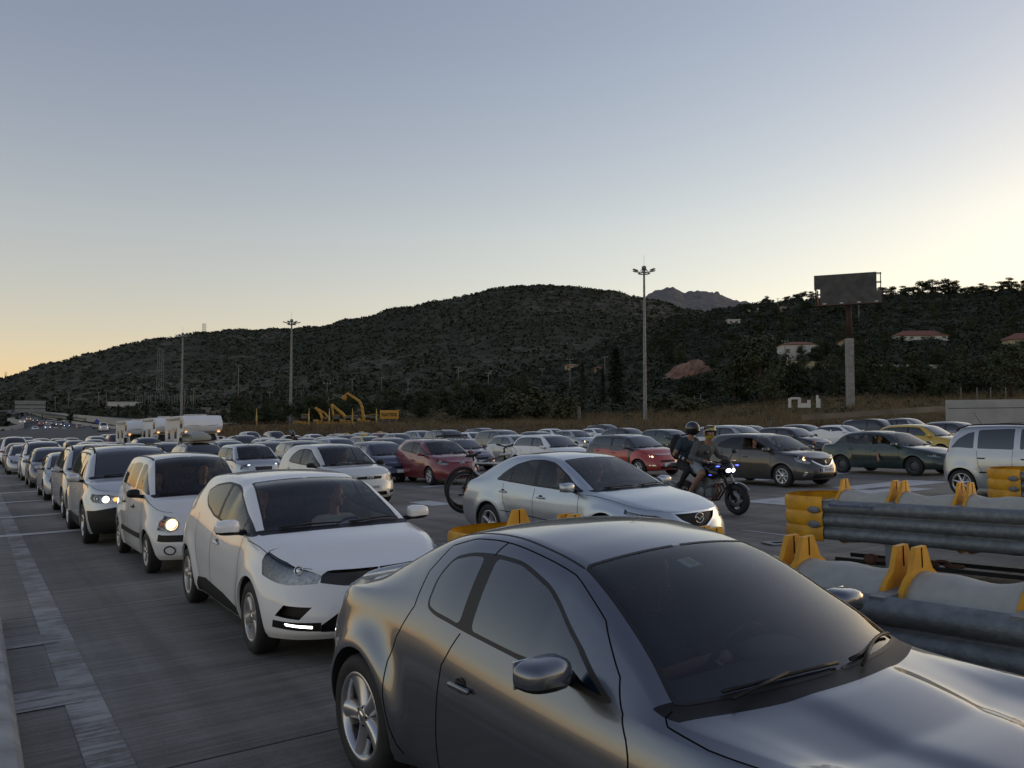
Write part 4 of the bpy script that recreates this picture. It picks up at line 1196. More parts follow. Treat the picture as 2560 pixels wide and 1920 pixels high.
def cabin(root, S, sh):
    """seats, dashboard and wheel seen through clear glass"""
    cx = S['cowl']; fz = .30; sx = S.get('seatx', cx - 1.15); hz = S.get('seatz', .0); wy = S['W'] * .22
    zb = float(pchip(S['belt'], cx - .3)); W2 = float(np.max(sh.G[:, sh.NV, 1]))
    m = MB(); m.box((cx - 1.4, 0, fz - .03), (2.6, W2 * 1.7, .02), M_DARK); m.build('cabin_floor', root)
    m = MB()
    w = W2 * .86
    prof = [(cx + .05, zb - .06), (cx - .22, zb - .025), (cx - .40, zb - .06), (cx - .47, zb - .16), (cx - .40, zb - .34), (cx - .2, zb - .5)]
    n = len(prof); ys = np.linspace(-w, w, 9)
    vs = [(x - .08 * (y / w)**2, y, z) for y in ys for x, z in prof]
    m.add(vs, [(i * n + k, i * n + k + 1, (i + 1) * n + k + 1, (i + 1) * n + k) for i in range(8) for k in range(n - 1)], M_DASH)
    hood = wy
    m.ball((cx - .38, hood, zb - .045), (.14, .19, .07), M_DASH, 14, 8)
    m.build('dashboard', root)
    m = MB()
    c = Vector((cx - .60, wy, zb - .11)); rot = Matrix.Rotation(R(-62), 3, 'Y')
    m.tube([c + rot @ Vector((.185 * math.cos(a), .185 * math.sin(a), 0)) for a in np.linspace(0, 2 * PI, 25)[:-1]], .015, M_BLACK, 8, closed=True)
    for a in (0.2, PI - .2, -PI / 2): m.tube([c, c + rot @ Vector((.18 * math.sin(a), .18 * math.cos(a), 0))], .016, M_BLACK, 6)
    m.ball(c, (.05, .07, .06), M_BLACK, 10, 6); m.tube([c, c + Vector((.25, 0, -.1))], .03, M_BLACK, 8); m.build('steering_wheel', root)
    def seat(x, y, wd, head=True):
        m = MB(); Rb = Matrix.Rotation(R(-16), 3, 'Y')
        m.box((x + .22, y, fz + .16 + hz), (.52, wd, .17), M_SEAT, Matrix.Rotation(R(-6), 3, 'Y'), .06)
        m.box((x - .10, y, fz + .50 + hz), (.15, wd, .62), M_SEAT, Rb, .06)
        s = m.build('seat', root)
        if head:
            m = MB(); m.box((x - .20, y, fz + .90 + hz), (.10, .26, .19), M_SEAT, Rb, .04)
            for e in (-.06, .06): m.tube([(x - .19, y + e, fz + .84 + hz), (x - .16, y + e, fz + .76 + hz)], .008, M_CHROME, 6)
            m.build('headrest', s)
    seat(sx, wy, .48); seat(sx, -wy, .48)
    rb = S.get('rearseat', sx - .85); seat(rb, 0, W2 * 1.5, False)
    for y in (-.36, .36):
        m = MB(); m.box((rb - .2, y, fz + .84 + hz), (.09, .24, .15), M_SEAT, None, .04); m.build('headrest', root)
    m = MB(); zr = float(np.interp(cx - .62, sh.G[:, -1, 0], sh.G[:, -1, 2]))
    m.box((S['roof0'] + .12, 0, min(zr, S['H']) - .12), (.03, .22, .065), M_BLACK, None, .02); m.build('rear_view_mirror', root)

def place(root, X, Y, deg, dz=0.0):
    """stand a thing on the sloping plaza"""
    th = R(deg); e = 1.0; n = Vector((-(ground(X + e, Y) - ground(X - e, Y)) / 2, -(ground(X, Y + e) - ground(X, Y - e)) / 2, 1)).normalized()
    f = Vector((math.cos(th), math.sin(th), 0)); f = (f - n * f.dot(n)).normalized(); l = n.cross(f)
    root.rotation_mode = 'QUATERNION'
    root.rotation_quaternion = Matrix((f, l, n)).transposed().to_quaternion()
    root.location = (X, Y, ground(X, Y) + dz)
    return root

# ------------------------------------------------------------------ masts, billboard, houses, machines
M_GALV = plain('galvanised_steel', (.20, .21, .22), .55, .6, noise=.35, nscale=4)
M_GALVD = plain('weathered_steel', (.19, .205, .215), .6, .45, noise=.22, nscale=14, bump=.3, bscale=60)
M_YELLOW = plain('yellow_plastic', (.62, .30, .012), .45, noise=.25, nscale=5)
M_YELLOWM = plain('machine_yellow', (.42, .22, .02), .5, noise=.35, nscale=1.5)
M_DRUM = plain('grey_plastic_drum', (.38, .38, .345), .65, noise=.10, nscale=9, bump=.25, bscale=10)
M_CONCRETE = plain('old_concrete', (.26, .255, .24), .9, noise=.3, nscale=2.0, bump=.3, bscale=12)
M_PANEL = plain('bare_billboard', (.085, .082, .08), .85, noise=.3, nscale=1.2)
M_RUST = plain('rusty_steel', (.11, .05, .035), .8, noise=.4, nscale=3)
M_WALLW = plain('white_wall', (.55, .54, .51), .9, noise=.12, nscale=1.5)
M_WALLY = plain('yellow_wall', (.40, .35, .22), .9, noise=.15, nscale=1)
M_WALLG = plain('grey_render', (.34, .335, .325), .9, noise=.12, nscale=.8)
M_TILE = plain('roof_tiles', (.20, .075, .05), .85, noise=.3, nscale=6)
M_WOOD = plain('pole_wood', (.20, .175, .15), .9, noise=.3, nscale=4)
M_WIN = plain('dark_window', (.02, .022, .025), .1)
M_STONE = plain('rubble_stone', (.24, .22, .19), .95, noise=.4, nscale=1.5, bump=.6, bscale=3)
M_CONE = plain('cone_red', (.50, .035, .025), .5, noise=.2, nscale=8)
M_CONEW = plain('cone_white', (.62, .62, .60), .5, noise=.2, nscale=8)
M_SKIN = plain('skin', (.34, .20, .14), .55)
M_GLOBE = emis('beacon_glow', (1, .75, .4), .2)

def mast(px, Y, base_py, top_py, label, w=.55):
    b = at_depth(px, base_py, Y); t = at_depth(px, top_py, Y); h = t.z - b.z
    o = empty('lamp_mast', b); tag(o, label, 'lamp mast')
    m = MB(); m.lathe([(w * .62, 0), (w * .62, .12), (w / 2, .14), (w * .46, h * .08), (w * .22, h)], M_GALV, 16, 'Z'); m.box((w * .35, -w * .1, h * .055), (w * .5, w * .45, h * .08), M_GALV); m.build('pole', o)
    m = MB(); m.tube([(math.cos(a) * .7, math.sin(a) * .7, h - .6) for a in np.linspace(0, 2 * PI, 17)[:-1]], .07, M_GALV, 6, closed=True)
    for a in np.linspace(0, 2 * PI, 7)[:-1]: m.tube([(math.cos(a) * .2, math.sin(a) * .2, h + .05), (math.cos(a) * .7, math.sin(a) * .7, h - .6)], .04, M_GALV, 5)
    m.lathe([(.22, h - .2), (.30, h + .0), (.30, h + .25), (.2, h + .35), (0, h + .4)], M_GALV, 12, 'Z'); m.build('lamp_ring', o)
    for i, a in enumerate(np.linspace(0, 2 * PI, 7)[:-1] + .35):
        d = Vector((math.cos(a), math.sin(a), 0)); m = MB()
        rot = Matrix.Rotation(a, 3, 'Z') @ Matrix.Rotation(R(-14), 3, 'Y')
        m.tube([d * .65 + Vector((0, 0, h - .5)), d * 1.0 + Vector((0, 0, h - .3))], .04, M_GALV, 5)
        m.box(d * 1.25 + Vector((0, 0, h - .22)), (.62, .42, .12), M_GALV, rot, .04); m.box(d * 1.25 + Vector((0, 0, h - .29)), (.5, .34, .03), M_WALLG, rot); m.build('floodlight', o)
    m = MB(); m.tube([(0, 0, h + .3), (0, 0, h + 1.7)], .016, M_GALV, 5); m.build('lightning_rod', o)
    return o
mast(1613, 104, 1085, 672, 'tallest lamp mast, rising behind the motorcyclists', .56)
mast(726, 150, 1074, 803, 'middle lamp mast left of the yellow machines', .62)
mast(453, 182, 1062, 836, 'farthest lamp mast standing above the motorhomes', .62)

def billboard():
    Y = 104; b = at_depth(2126, 1003, Y); top = at_depth(2126, 765, Y)
    o = empty('billboard', b); tag(o, 'bare grey billboard on a single concrete column above the slope', 'billboard'); h = top.z - b.z
    s = Y / F
    m = MB(); m.box((0, 0, (h - 3.6 - .5) / 2 - .5), (.82, .82, h - 3.6 + .5), M_CONCRETE, None, .03); m.build('column', o)
    m = MB(); m.tube([(0, 0, h - 3.7), (0, 0, h + .1)], .36, plain('dark_rust', (.05, .03, .026), .8, noise=.4), 14); m.tube([(1.5, .6, h - 2.0), (1.5, .6, h + .3)], .05, M_GALV, 6); m.build('neck', o)
    a = R(-24); rot = Matrix.Rotation(a, 3, 'Z'); M4 = rot.to_4x4()
    def P(x, y, z): return rot @ Vector((x, y, z))
    m = MB()
    poly = [(-4.25, 3.55), (3.05, 3.55), (3.05, 1.25), (3.62, 1.25), (3.62, -.30), (-3.55, -.30), (-3.55, 1.75), (-4.25, 1.75)]
    T4 = Matrix.Translation((.25, 0, h + .45)) @ M4 @ Matrix.Rotation(PI / 2, 4, 'X')
    m.extrude(poly, M_PANEL, .12, T4 @ Matrix.Translation((0, 0, .75))); m.build('panel', o)
    m = MB()
    for x in np.linspace(-4.1, 3.5, 9): m.tube([Vector((.25, 0, h + .45)) + P(x, -.25, -.3), Vector((.25, 0, h + .45)) + P(x, -.25, 3.5)], .06, M_RUST, 4); m.tube([Vector((.25, 0, h + .45)) + P(x, .55, 3.4), Vector((.25, 0, h + .45)) + P(x, .55, -.3)], .06, M_RUST, 4)
    for z in (-.25, 1.2, 2.4, 3.5):
        for y in (-.3, .55): m.tube([Vector((.25, 0, h + .45)) + P(-4.2, y, z), Vector((.25, 0, h + .45)) + P(3.6, y, z)], .06, M_RUST, 4)
    m.box(Vector((.25, 0, h + .45)) + P(-4.15, .1, 2.6), (.1, 1.2, 1.8), M_RUST, rot); m.box(Vector((.25, 0, h + .45)) + P(-3.9, .1, .7), (.1, 1.2, 2.0), M_RUST, rot)
    m.build('back_frame', o)
    m = MB(); m.box(Vector((.25, 0, h + .0)) + P(0, -1.5, 0), (8.6, .7, .06), M_RUST, rot)
    for x in np.linspace(-4, 4, 6): m.tube([Vector((.25, 0, h + .02)) + P(x, -.5, 0), Vector((.25, 0, h + .02)) + P(x, -1.8, 0)], .04, M_RUST, 4)
    m.build('catwalk', o)
    m = MB()
    for x in np.linspace(-3, 3, 4): m.box(Vector((.25, 0, h + .12)) + P(x, -1.7, .1), (.4, .15, .14), M_WALLW, rot)
    m.build('floodlights', o)
billboard()

def house(name, pxl, pxr, py_eave, py_base, cols, roof_h, label, wall=M_WALLW, roof=M_TILE, cat='house', depth=6.0, hip=True, turn=-8, win=3, flat=False):
    Y = terr_Y(cols, (pxl + pxr) / 2, py_base); a, b2 = at_depth(pxl, py_base, Y), at_depth(pxr, py_base, Y); e = at_depth(pxl, py_eave, Y)
    L = b2.x - a.x; H = e.z - a.z; o = empty(name, ((a.x + b2.x) / 2, Y, a.z), R(turn)); tag(o, label, cat)
    m = MB(); m.box((0, depth / 2, H / 2 - 1), (L, depth, H + 2), wall); m.build('wall', o)
    m = MB()
    if flat: m.box((0, depth / 2, H + .15), (L + .4, depth + .4, .3), wall)
    else:
        l, d = L / 2 + .35, depth / 2 + .35; k = d * .9 if hip else 0
        vs = [(-l, -d, 0), (l, -d, 0), (l, d, 0), (-l, d, 0), (-l + k, 0, roof_h), (l - k, 0, roof_h), (-l, -d, -.12), (l, -d, -.12), (l, d, -.12), (-l, d, -.12)]
        m.add([(x, y + depth / 2, z + H + .1) for x, y, z in vs], [(0, 1, 5, 4), (2, 3, 4, 5), (1, 2, 5), (3, 0, 4), (0, 6, 7, 1), (1, 7, 8, 2), (2, 8, 9, 3), (3, 9, 6, 0), (6, 9, 8, 7)], roof, False)
    m.build('roof', o)
    for i in range(win):
        x = (i + .5) / win * L - L / 2; w = MB(); w.box((x, -.03, H * .58), (min(1.0, L / win * .4), .06, min(1.1, H * .42)), M_WIN); w.build('window', o)
    return o
house('villa', 1956, 2046, 861, 899, NEAR, .9, 'white house with a red tiled roof left of the billboard column', depth=7)
house('villa', 2243, 2370, 839, 850, NEAR, 1.7, 'long low white house with a red roof high right of the billboard', depth=7, win=5)
house('villa', 2104, 2163, 852, 866, NEAR, .9, 'small house hidden behind the billboard column', wall=M_WALLY, depth=6)
house('villa', 2527, 2640, 848, 868, NEAR, 2.0, 'house with a red roof at the right edge of the picture', wall=M_WALLY, depth=8)
house('villa', 1412, 1446, 914, 924, NEAR, .7, 'small house with an orange roof beyond the cypresses', wall=M_WALLY, roof=plain('orange_tiles', (.30, .16, .07), .85), depth=5, win=2)
house('villa', 1486, 1504, 920, 928, NEAR, .5, 'tiny ochre house between the cypresses', wall=plain('ochre_wall', (.36, .22, .10), .9), depth=4, win=1)
house('villa', 1873, 1896, 772, 782, NEAR, .5, 'white flat roofed house high on the right hill', flat=True, depth=6, win=2)
house('villa', 1948, 1966, 768, 779, NEAR, .8, 'white house on the crest of the right hill', depth=5, win=1)
house('villa', 1820, 1850, 800, 811, NEAR, .5, 'pale house half hidden in trees below the crest', flat=True, depth=5, win=2)
house('shed', 503, 514, 1021, 1032, MAIN, .5, 'small stone hut right of the far lamp mast', wall=M_STONE, flat=True, depth=3, win=1, cat='hut')
house('warehouse', 270, 336, 1006, 1020, MAIN, .6, 'long low white building beside the substation', flat=True, depth=8, win=0, cat='building', turn=6)
house('villa', 818, 846, 988, 1002, MAIN, .8, 'pale buildings half hidden behind the excavators', flat=True, depth=6, win=2)
M_TRACK = plain('pale_earth', (.20, .165, .12), .95, noise=.3, nscale=.5)
def wall_px(name, pts, h, mat, label, cat='wall', th=.3, zoff=1.2):
    m = MB(); P = [at_depth(px, py, Y) for px, py, Y in pts]
    for a, b in zip(P[:-1], P[1:]):
        d = (b - a); d.z = 0; n = Vector((-d.y, d.x, 0)).normalized() * th / 2
        vs = [a - n, a + n, b + n, b - n]; vs = [v + Vector((0, 0, -zoff)) for v in vs] + [v + Vector((0, 0, h)) for v in vs]
        m.add(vs, [(0, 1, 5, 4), (1, 2, 6, 5), (2, 3, 7, 6), (3, 0, 4, 7), (4, 5, 6, 7)], mat, False)
    o = m.build(name); tag(o, label, cat); return o
YW = terr_Y(NEAR, 2050, 930)
wall_px('garden_wall', [(1966, 926, YW + 2), (2030, 928, YW + 1), (2148, 930, YW)], 2.3, M_WALLY, 'pale yellow garden wall below the white house')
wall_px('garden_wall', [(2180, 920, terr_Y(NEAR, 2180, 922)), (2250, 921, terr_Y(NEAR, 2250, 923)), (2370, 921, terr_Y(NEAR, 2370, 923))], .8, M_WALLW, 'low white wall between trees right of the billboard')
wall_px('low_wall', [(2005, 1041, 74), (2100, 1035, 73), (2230, 1026, 72), (2366, 1018, 70)], .12, M_TRACK, 'low pale bank wall running across the dry slope', zoff=.35)
# ruined white wall with two openings
m = MB(); b0 = at_depth(2012, 1008, 92)
for x0, x1, z0, z1 in ((-1.8, -1.55, -.5, .55), (-1.55, -.5, .42, .66), (-.75, -.45, -.5, .50), (-.45, .3, -.5, .0), (.3, .62, -.5, .36), (1.3, 1.5, -.5, .9), (1.5, 1.7, -.5, .5)):
    m.box(((x0 + x1) / 2, .01 * x0, (z0 + z1) / 2), (x1 - x0, .25, z1 - z0), M_WALLW)
o = m.build('ruined_wall'); o.location = b0; tag(o, 'broken white ruined wall with gaps below the billboard', 'ruin')
m = MB(); b0 = at_depth(1447, 1048, 112)
m.box((0, 0, .9), (.5, .5, 2.6), M_CONCRETE, None, .02); m.box((-.35, 0, 1.5), (.3, .4, .8), M_CONCRETE)
o = m.build('concrete_post'); o.location = b0; tag(o, 'square concrete post beside the large round bush', 'post')
# long grey concrete wall at the right
m = MB(); c = at_depth(2368, 1078, 62); L = 34
rot = R(-6); zt = at_depth(2368, 1001, 62).z - c.z + .02
m.box((L / 2, 0, zt / 2 - .4), (L, .4, zt + .8), M_WALLG, None, .02); m.box((L / 2, -.205, zt - .62), (L - .1, .012, .035), M_SEAM)
o = m.build('concrete_wall'); o.location = c; o.rotation_euler = (0, -.008, rot); tag(o, 'long plain grey concrete wall behind the silver people carrier', 'wall')

def pole_px(px, Y, py0, py1, label='wooden utility pole on the hillside', group='utility poles on the hillside', r=.11, arms=True, mat=None, name='utility_pole', cat='pole'):
    Y = terr_Y(NEAR if px > 1000 else MAIN, px, py0) if arms else Y
    a, b = at_depth(px, py0, Y), at_depth(px, py1, Y); h = b.z - a.z
    o = empty(name, a); tag(o, label, cat, group)
    m = MB(); m.tube([(0, 0, -.5), (0, 0, h)], [r * 1.2, r * .8], mat or M_WOOD, 7); m.build('pole', o)
    if arms:
        m = MB(); m.box((0, 0, h - .35), (1.7, .1, .1), M_GALV)
        for x in (-.75, 0, .75): m.lathe([(.05, h - .3), (.06, h - .2), (.03, h - .05), (0, h - .04)], M_WALLW, 6, 'Z', (x, 0, 0))
        m.build('crossarm', o)
for px, Y, a, b in ((595, 210, 1028, 912), (562, 205, 1004, 970), (674, 165, 1032, 978), (624, 190, 1010, 978), (740, 185, 995, 966), (753, 180, 1000, 974), (817, 160, 1040, 955), (880, 175, 1010, 945), (953, 185, 1000, 942), (1020, 190, 992, 946), (1146, 200, 975, 916), (1221, 195, 975, 930), (245, 250, 1025, 980), (265, 245, 1030, 975), (171, 285, 1030, 980), (138, 290, 1032, 990), (460, 182, 1040, 970), (483, 205, 1030, 970), (1425, 150, 978, 895), (1512, 200, 940, 890), (1868, 205, 868, 838), (1630, 230, 882, 857), (1355, 180, 948, 920), (1963, 170, 905, 850), (1945, 300, 780, 745)):
    pole_px(px, Y, a, b, r=.13 if Y > 200 else .10)
for px in (2403, 2443, 2477, 2515): pole_px(px, 86, 1000, 968, 'thin wooden fence post above the concrete wall', 'fence posts above the concrete wall', .045, False, name='fence_post', cat='post')
for px, Y, p0, p1 in ((1736, 118, 1004, 988), (1752, 120, 1002, 986), (1400, 110, 1062, 1045), (1360, 112, 1062, 1046)): pole_px(px, Y, p0, p1, 'thin wooden fence post on the dry bank', 'fence posts on the dry bank', .05, False, name='fence_post', cat='post')
# substation beside the motorway
for i in range(26):
    px = 338 + i * 6.2 + rng.uniform(-2, 2); Y = terr_Y(MAIN, px, 1012) + rng.uniform(-6, 8)
    a, b = at_depth(px, 1012, Y), at_depth(px, 994 - rng.uniform(0, 8), Y)
    m = MB(); h = b.z - a.z; m.tube([(0, 0, -1), (0, 0, h)], .09, M_GALVD, 5); m.box((0, 0, h), (1.3, .12, .12), M_GALVD); m.lathe([(.10, h + .1), (.13, h + .4), (.06, h + .7), (0, h + .7)], M_GALV, 6, 'Z')
    o = m.build('switchgear_post'); o.location = a; tag(o, 'grey steel switchgear post in the substation', 'switchgear', 'switchgear posts in the substation')
def lattice(px, Y, py0, py1, w, label):
    a, b = at_depth(px, py0, Y), at_depth(px, py1, Y); h = b.z - a.z; m = MB()
    for sx in (-1, 1):
        for sy in (-1, 1): m.tube([(sx * w / 2, sy * w / 2, -1), (sx * w * .4, sy * w * .4, h)], w * .05, M_GALVD, 4)
    n = 6
    for k in range(n):
        z0, z1 = h * k / n, h * (k + 1) / n
        for s in (-1, 1): m.tube([(-w / 2, s * w / 2, z0), (w / 2, s * w / 2, z1)], w * .03, M_GALVD, 4); m.tube([(w / 2, s * w / 2, z1), (-w / 2, s * w / 2, z1)], w * .03, M_GALVD, 4)
    o = m.build('lattice_tower'); o.location = a; tag(o, label, 'tower')
lattice(510, 1095, 838, 809, 4.0, 'small lattice tower on the ridge of the hill')
lattice(400, 520, 985, 872, 3.2, 'thin lattice pylon on the hillside left of the far mast')
lattice(14, 1150, 948, 930, 2.0, 'tiny mast on the far left ridge')
# back of the overhead sign on the motorway
a = at_depth(75, 1042, 300); o = empty('overhead_sign', a, R(8)); tag(o, 'back of a large overhead road sign beside the motorway', 'road sign'); s = 300 / F
m = MB()
for zc, hh in ((5.2, 1.3), (3.6, 1.0), (2.2, 1.2)):
    m.box((0, 0, zc), (71 * s, .12, hh), M_WALLG)
m.build('sign_panel', o)
m = MB()
for x in np.linspace(-33, 33, 16): m.box((x * s, -.10, 3.7), (.16, .1, 4.4), M_GALVD)
m.build('stiffeners', o)
for x in (-26, 3, 28): m = MB(); m.tube([(x * s, .2, -1), (x * s, .2, 5.6)], .16, M_GALV, 6); m.build('post', o)
a = at_depth(242, 1066, 205); o = empty('direction_sign', a); tag(o, 'small blue direction sign beside the motorway', 'road sign')
m = MB(); m.box((0, 0, 1.2), (1.0, .06, 1.0), plain('sign_blue', (.01, .05, .35), .4), Matrix.Rotation(R(45), 3, 'Y')); m.build('sign_panel', o); m = MB(); m.tube([(0, .05, -.5), (0, .05, 1.2)], .04, M_GALV, 5); m.build('post', o)
def barrier(name, pts, label):
    m = MB(); P = [at_depth(*p) for p in pts]
    for a, b in zip(P[:-1], P[1:]):
        d = (b - a); n = Vector((-d.y, d.x, 0)).normalized() * .2
        vs = [a - n * 1.5 + Vector((0, 0, -.8)), a + n * 1.5 + Vector((0, 0, -.8)), b + n * 1.5 + Vector((0, 0, -.8)), b - n * 1.5 + Vector((0, 0, -.8)), a - n + Vector((0, 0, .85)), a + n + Vector((0, 0, .85)), b + n + Vector((0, 0, .85)), b - n + Vector((0, 0, .85))]
        m.add(vs, [(0, 1, 5, 4), (1, 2, 6, 5), (2, 3, 7, 6), (3, 0, 4, 7), (4, 5, 6, 7)], M_KERB, False)
    o = m.build(name); tag(o, label, 'barrier')
barrier('concrete_barrier', [(640, 1072, 150), (480, 1066, 165), (330, 1059, 185), (225, 1047, 230), (120, 1036, 310), (72, 1029, 385)], 'long pale concrete barrier along the upper side of the motorway')
barrier('concrete_barrier', [(330, 1076, 175), (255, 1072, 205), (200, 1062, 240), (130, 1051, 300), (90, 1042, 350)], 'pale concrete barrier between the motorway carriageways')
barrier('concrete_barrier', [(-60, 1076, 210), (20, 1074, 235), (58, 1066, 250), (50, 1056, 290), (20, 1050, 330)], 'curved pale concrete barrier at the left of the motorway')

# ---- yellow building machines and their sign
def excavator(px, Y, py, s, boom, label, flip=1):
    a = at_depth(px, py, Y); o = empty('excavator', a, 0); o.scale = (s, s, s); tag(o, label, 'excavator', None)
    for y in (-1.1, 1.1): m = MB(); m.box((0, y, .5), (3.6, .6, 1.0), M_BLACK, None, .3); m.build('track', o)
    m = MB(); m.box((-.3 * flip, 0, 1.75), (3.4, 2.5, 1.3), M_YELLOWM, None, .15); m.box((-1.6 * flip, 0, 1.9), (.9, 2.5, 1.5), M_YELLOWM, None, .25); m.build('body', o)
    m = MB(); m.box((.9 * flip, -.8, 2.5), (1.3, .95, 1.6), M_YELLOWM, None, .1); m.box((.95 * flip, -.82, 2.75), (1.22, 1.0, .95), M_WIN, None, .05); m.build('cab', o)
    def arm(p, w): 
        m = MB(); P = [Vector((x * flip, 0, z)) for x, z in p]
        m.tube(P, [w * (1 - .25 * i / (len(P) - 1)) for i in range(len(P))], M_YELLOWM, 4); return m
    arm(boom[:3], .42).build('boom', o); mm = arm(boom[2:], .32); mm.build('stick', o)
    m = MB(); e = boom[-1]; m.box((e[0] * flip, 0, e[1] - .4), (.9, 1.1, .9), M_YELLOWM, Matrix.Rotation(R(25), 3, 'Y'), .15); m.build('bucket', o)
    m = MB(); p, q = boom[0], boom[1]; m.tube([Vector(((p[0] + .5) * flip, .35, p[1] - .3)), Vector((q[0] * .8 * flip, .35, q[1] * .8 + .3))], .1, M_CHROME, 6); m.build('ram', o)
excavator(806, 126, 1076, .62, [(.3, 2.0), (-.6, 4.4), (-1.8, 5.6), (.6, 4.2), (1.4, 3.2)], 'yellow excavator with folded arm, leftmost of the machines', 1)
excavator(862, 126, 1076, .68, [(1.0, 2.0), (-.6, 3.8), (-3.0, 5.8), (-2.6, 3.6), (-2.4, 2.4)], 'yellow excavator with boom bent down to the left', 1)
excavator(912, 128, 1076, .72, [(-.2, 2.0), (-.6, 5.0), (-1.2, 6.3), (-3.8, 8.0), (-4.4, 7.4)], 'yellow excavator with its boom raised highest', 1)
def loader(px, Y, py, s, label, group=None):
    a = at_depth(px, py, Y); o = empty('wheel_loader', a, R(8)); o.scale = (s, s, s); tag(o, label, 'loader', group)
    m = MB(); m.box((-1.0, 0, 1.3), (2.4, 1.9, 1.0), M_YELLOWM, None, .2); m.box((1.0, 0, 1.1), (1.4, 1.2, .7), M_YELLOWM, None, .1); m.build('body', o)
    m = MB(); m.box((-.1, 0, 2.3), (1.2, 1.4, 1.3), M_WIN, None, .1); m.box((-.1, 0, 3.0), (1.4, 1.6, .12), M_YELLOWM, None, .03); m.build('cab', o)
    for x in (-1.2, 1.3):
        for y in (-1, 1):
            m = MB(); m.lathe([(.35, -.25), (.7, -.22), (.75, 0), (.7, .22), (.35, .25)], M_RUBBER, 14, 'Y', (x, y, .75)); m.lathe([(.4, .26), (0, .28)], M_YELLOWM, 12, 'Y', (x, y, .75)); m.lathe([(.4, -.26), (0, -.28)], M_YELLOWM, 12, 'Y', (x, y, .75)); m.build('wheel', o)
    m = MB(); m.extrude([(2.4, .2), (3.4, .15), (2.7, .5), (2.5, 1.1), (2.2, 1.0)], M_YELLOWM, 2.2, Matrix.Translation((0, 1.1, 0)) @ Matrix.Rotation(PI / 2, 4, 'X')); m.tube([(.9, 0, 1.4), (2.4, 0, .7)], .16, M_YELLOWM, 5); m.build('bucket', o)
loader(764, 122, 1077, .8, 'yellow wheel loader at the left end of the machines'); loader(842, 119, 1077, .75, 'yellow wheel loader in front of the bent excavator'); loader(886, 119, 1078, .75, 'yellow wheel loader left of the raised boom'); loader(935, 121, 1077, .8, 'yellow wheel loader below the sign board')
a = at_depth(973, 1070, 120); o = empty('sign_board', a, R(-4)); tag(o, 'yellow sign board with black lettering above the machines', 'sign'); s = 120 / F
zc = at_depth(973, 1036.5, 120).z - a.z
m = MB(); m.box((0, 0, zc), (47 * s, .12, 22 * s), plain('sign_yellow', (.50, .26, .035), .6, noise=.1, nscale=2), None, .01); m.build('board', o)
vs, fs = text_mesh('PaSOTIDIS', 11.6 * s, .01, scale_x=.74, bold=.018); m = MB(); m.add([Vector((v.x, -.072 - v.z, zc + v.y - .02)) for v in vs], fs, M_INK, False); m.build('lettering', o)
for x in (-18, 0, 18): m = MB(); m.tube([(x * s, .1, -.5), (x * s, .1, zc)], .07, M_GALV, 6); m.build('post', o)
for px in (772, 823, 881, 941, 641): 
    a = at_depth(px, 1072, 117); m = MB(); m.tube([(0, 0, -.3), (0, 0, 1.4), (0, 0, 2.9)], [.16, .13, .03], plain('pale_yellow', (.50, .36, .10), .7), 6); o = m.build('flag_mast'); o.location = a; tag(o, 'short tapered yellow mast along the machine yard fence', 'mast', 'yellow masts along the yard fence')
m = MB(); p0, p1 = at_depth(600, 1074, 116), at_depth(1000, 1073, 114)
for k in range(41):
    p = p0.lerp(p1, k / 40); m.tube([p - Vector((0, 0, .3)), p + Vector((0, 0, 1.1))], .05, M_RUST, 4)
for z in (.35, 1.05): m.tube([p0 + Vector((0, 0, z)), p1 + Vector((0, 0, z))], .05, M_RUST, 4)
tag(m.build('yard_fence'), 'rusty post and rail fence in front of the yellow machines', 'fence')

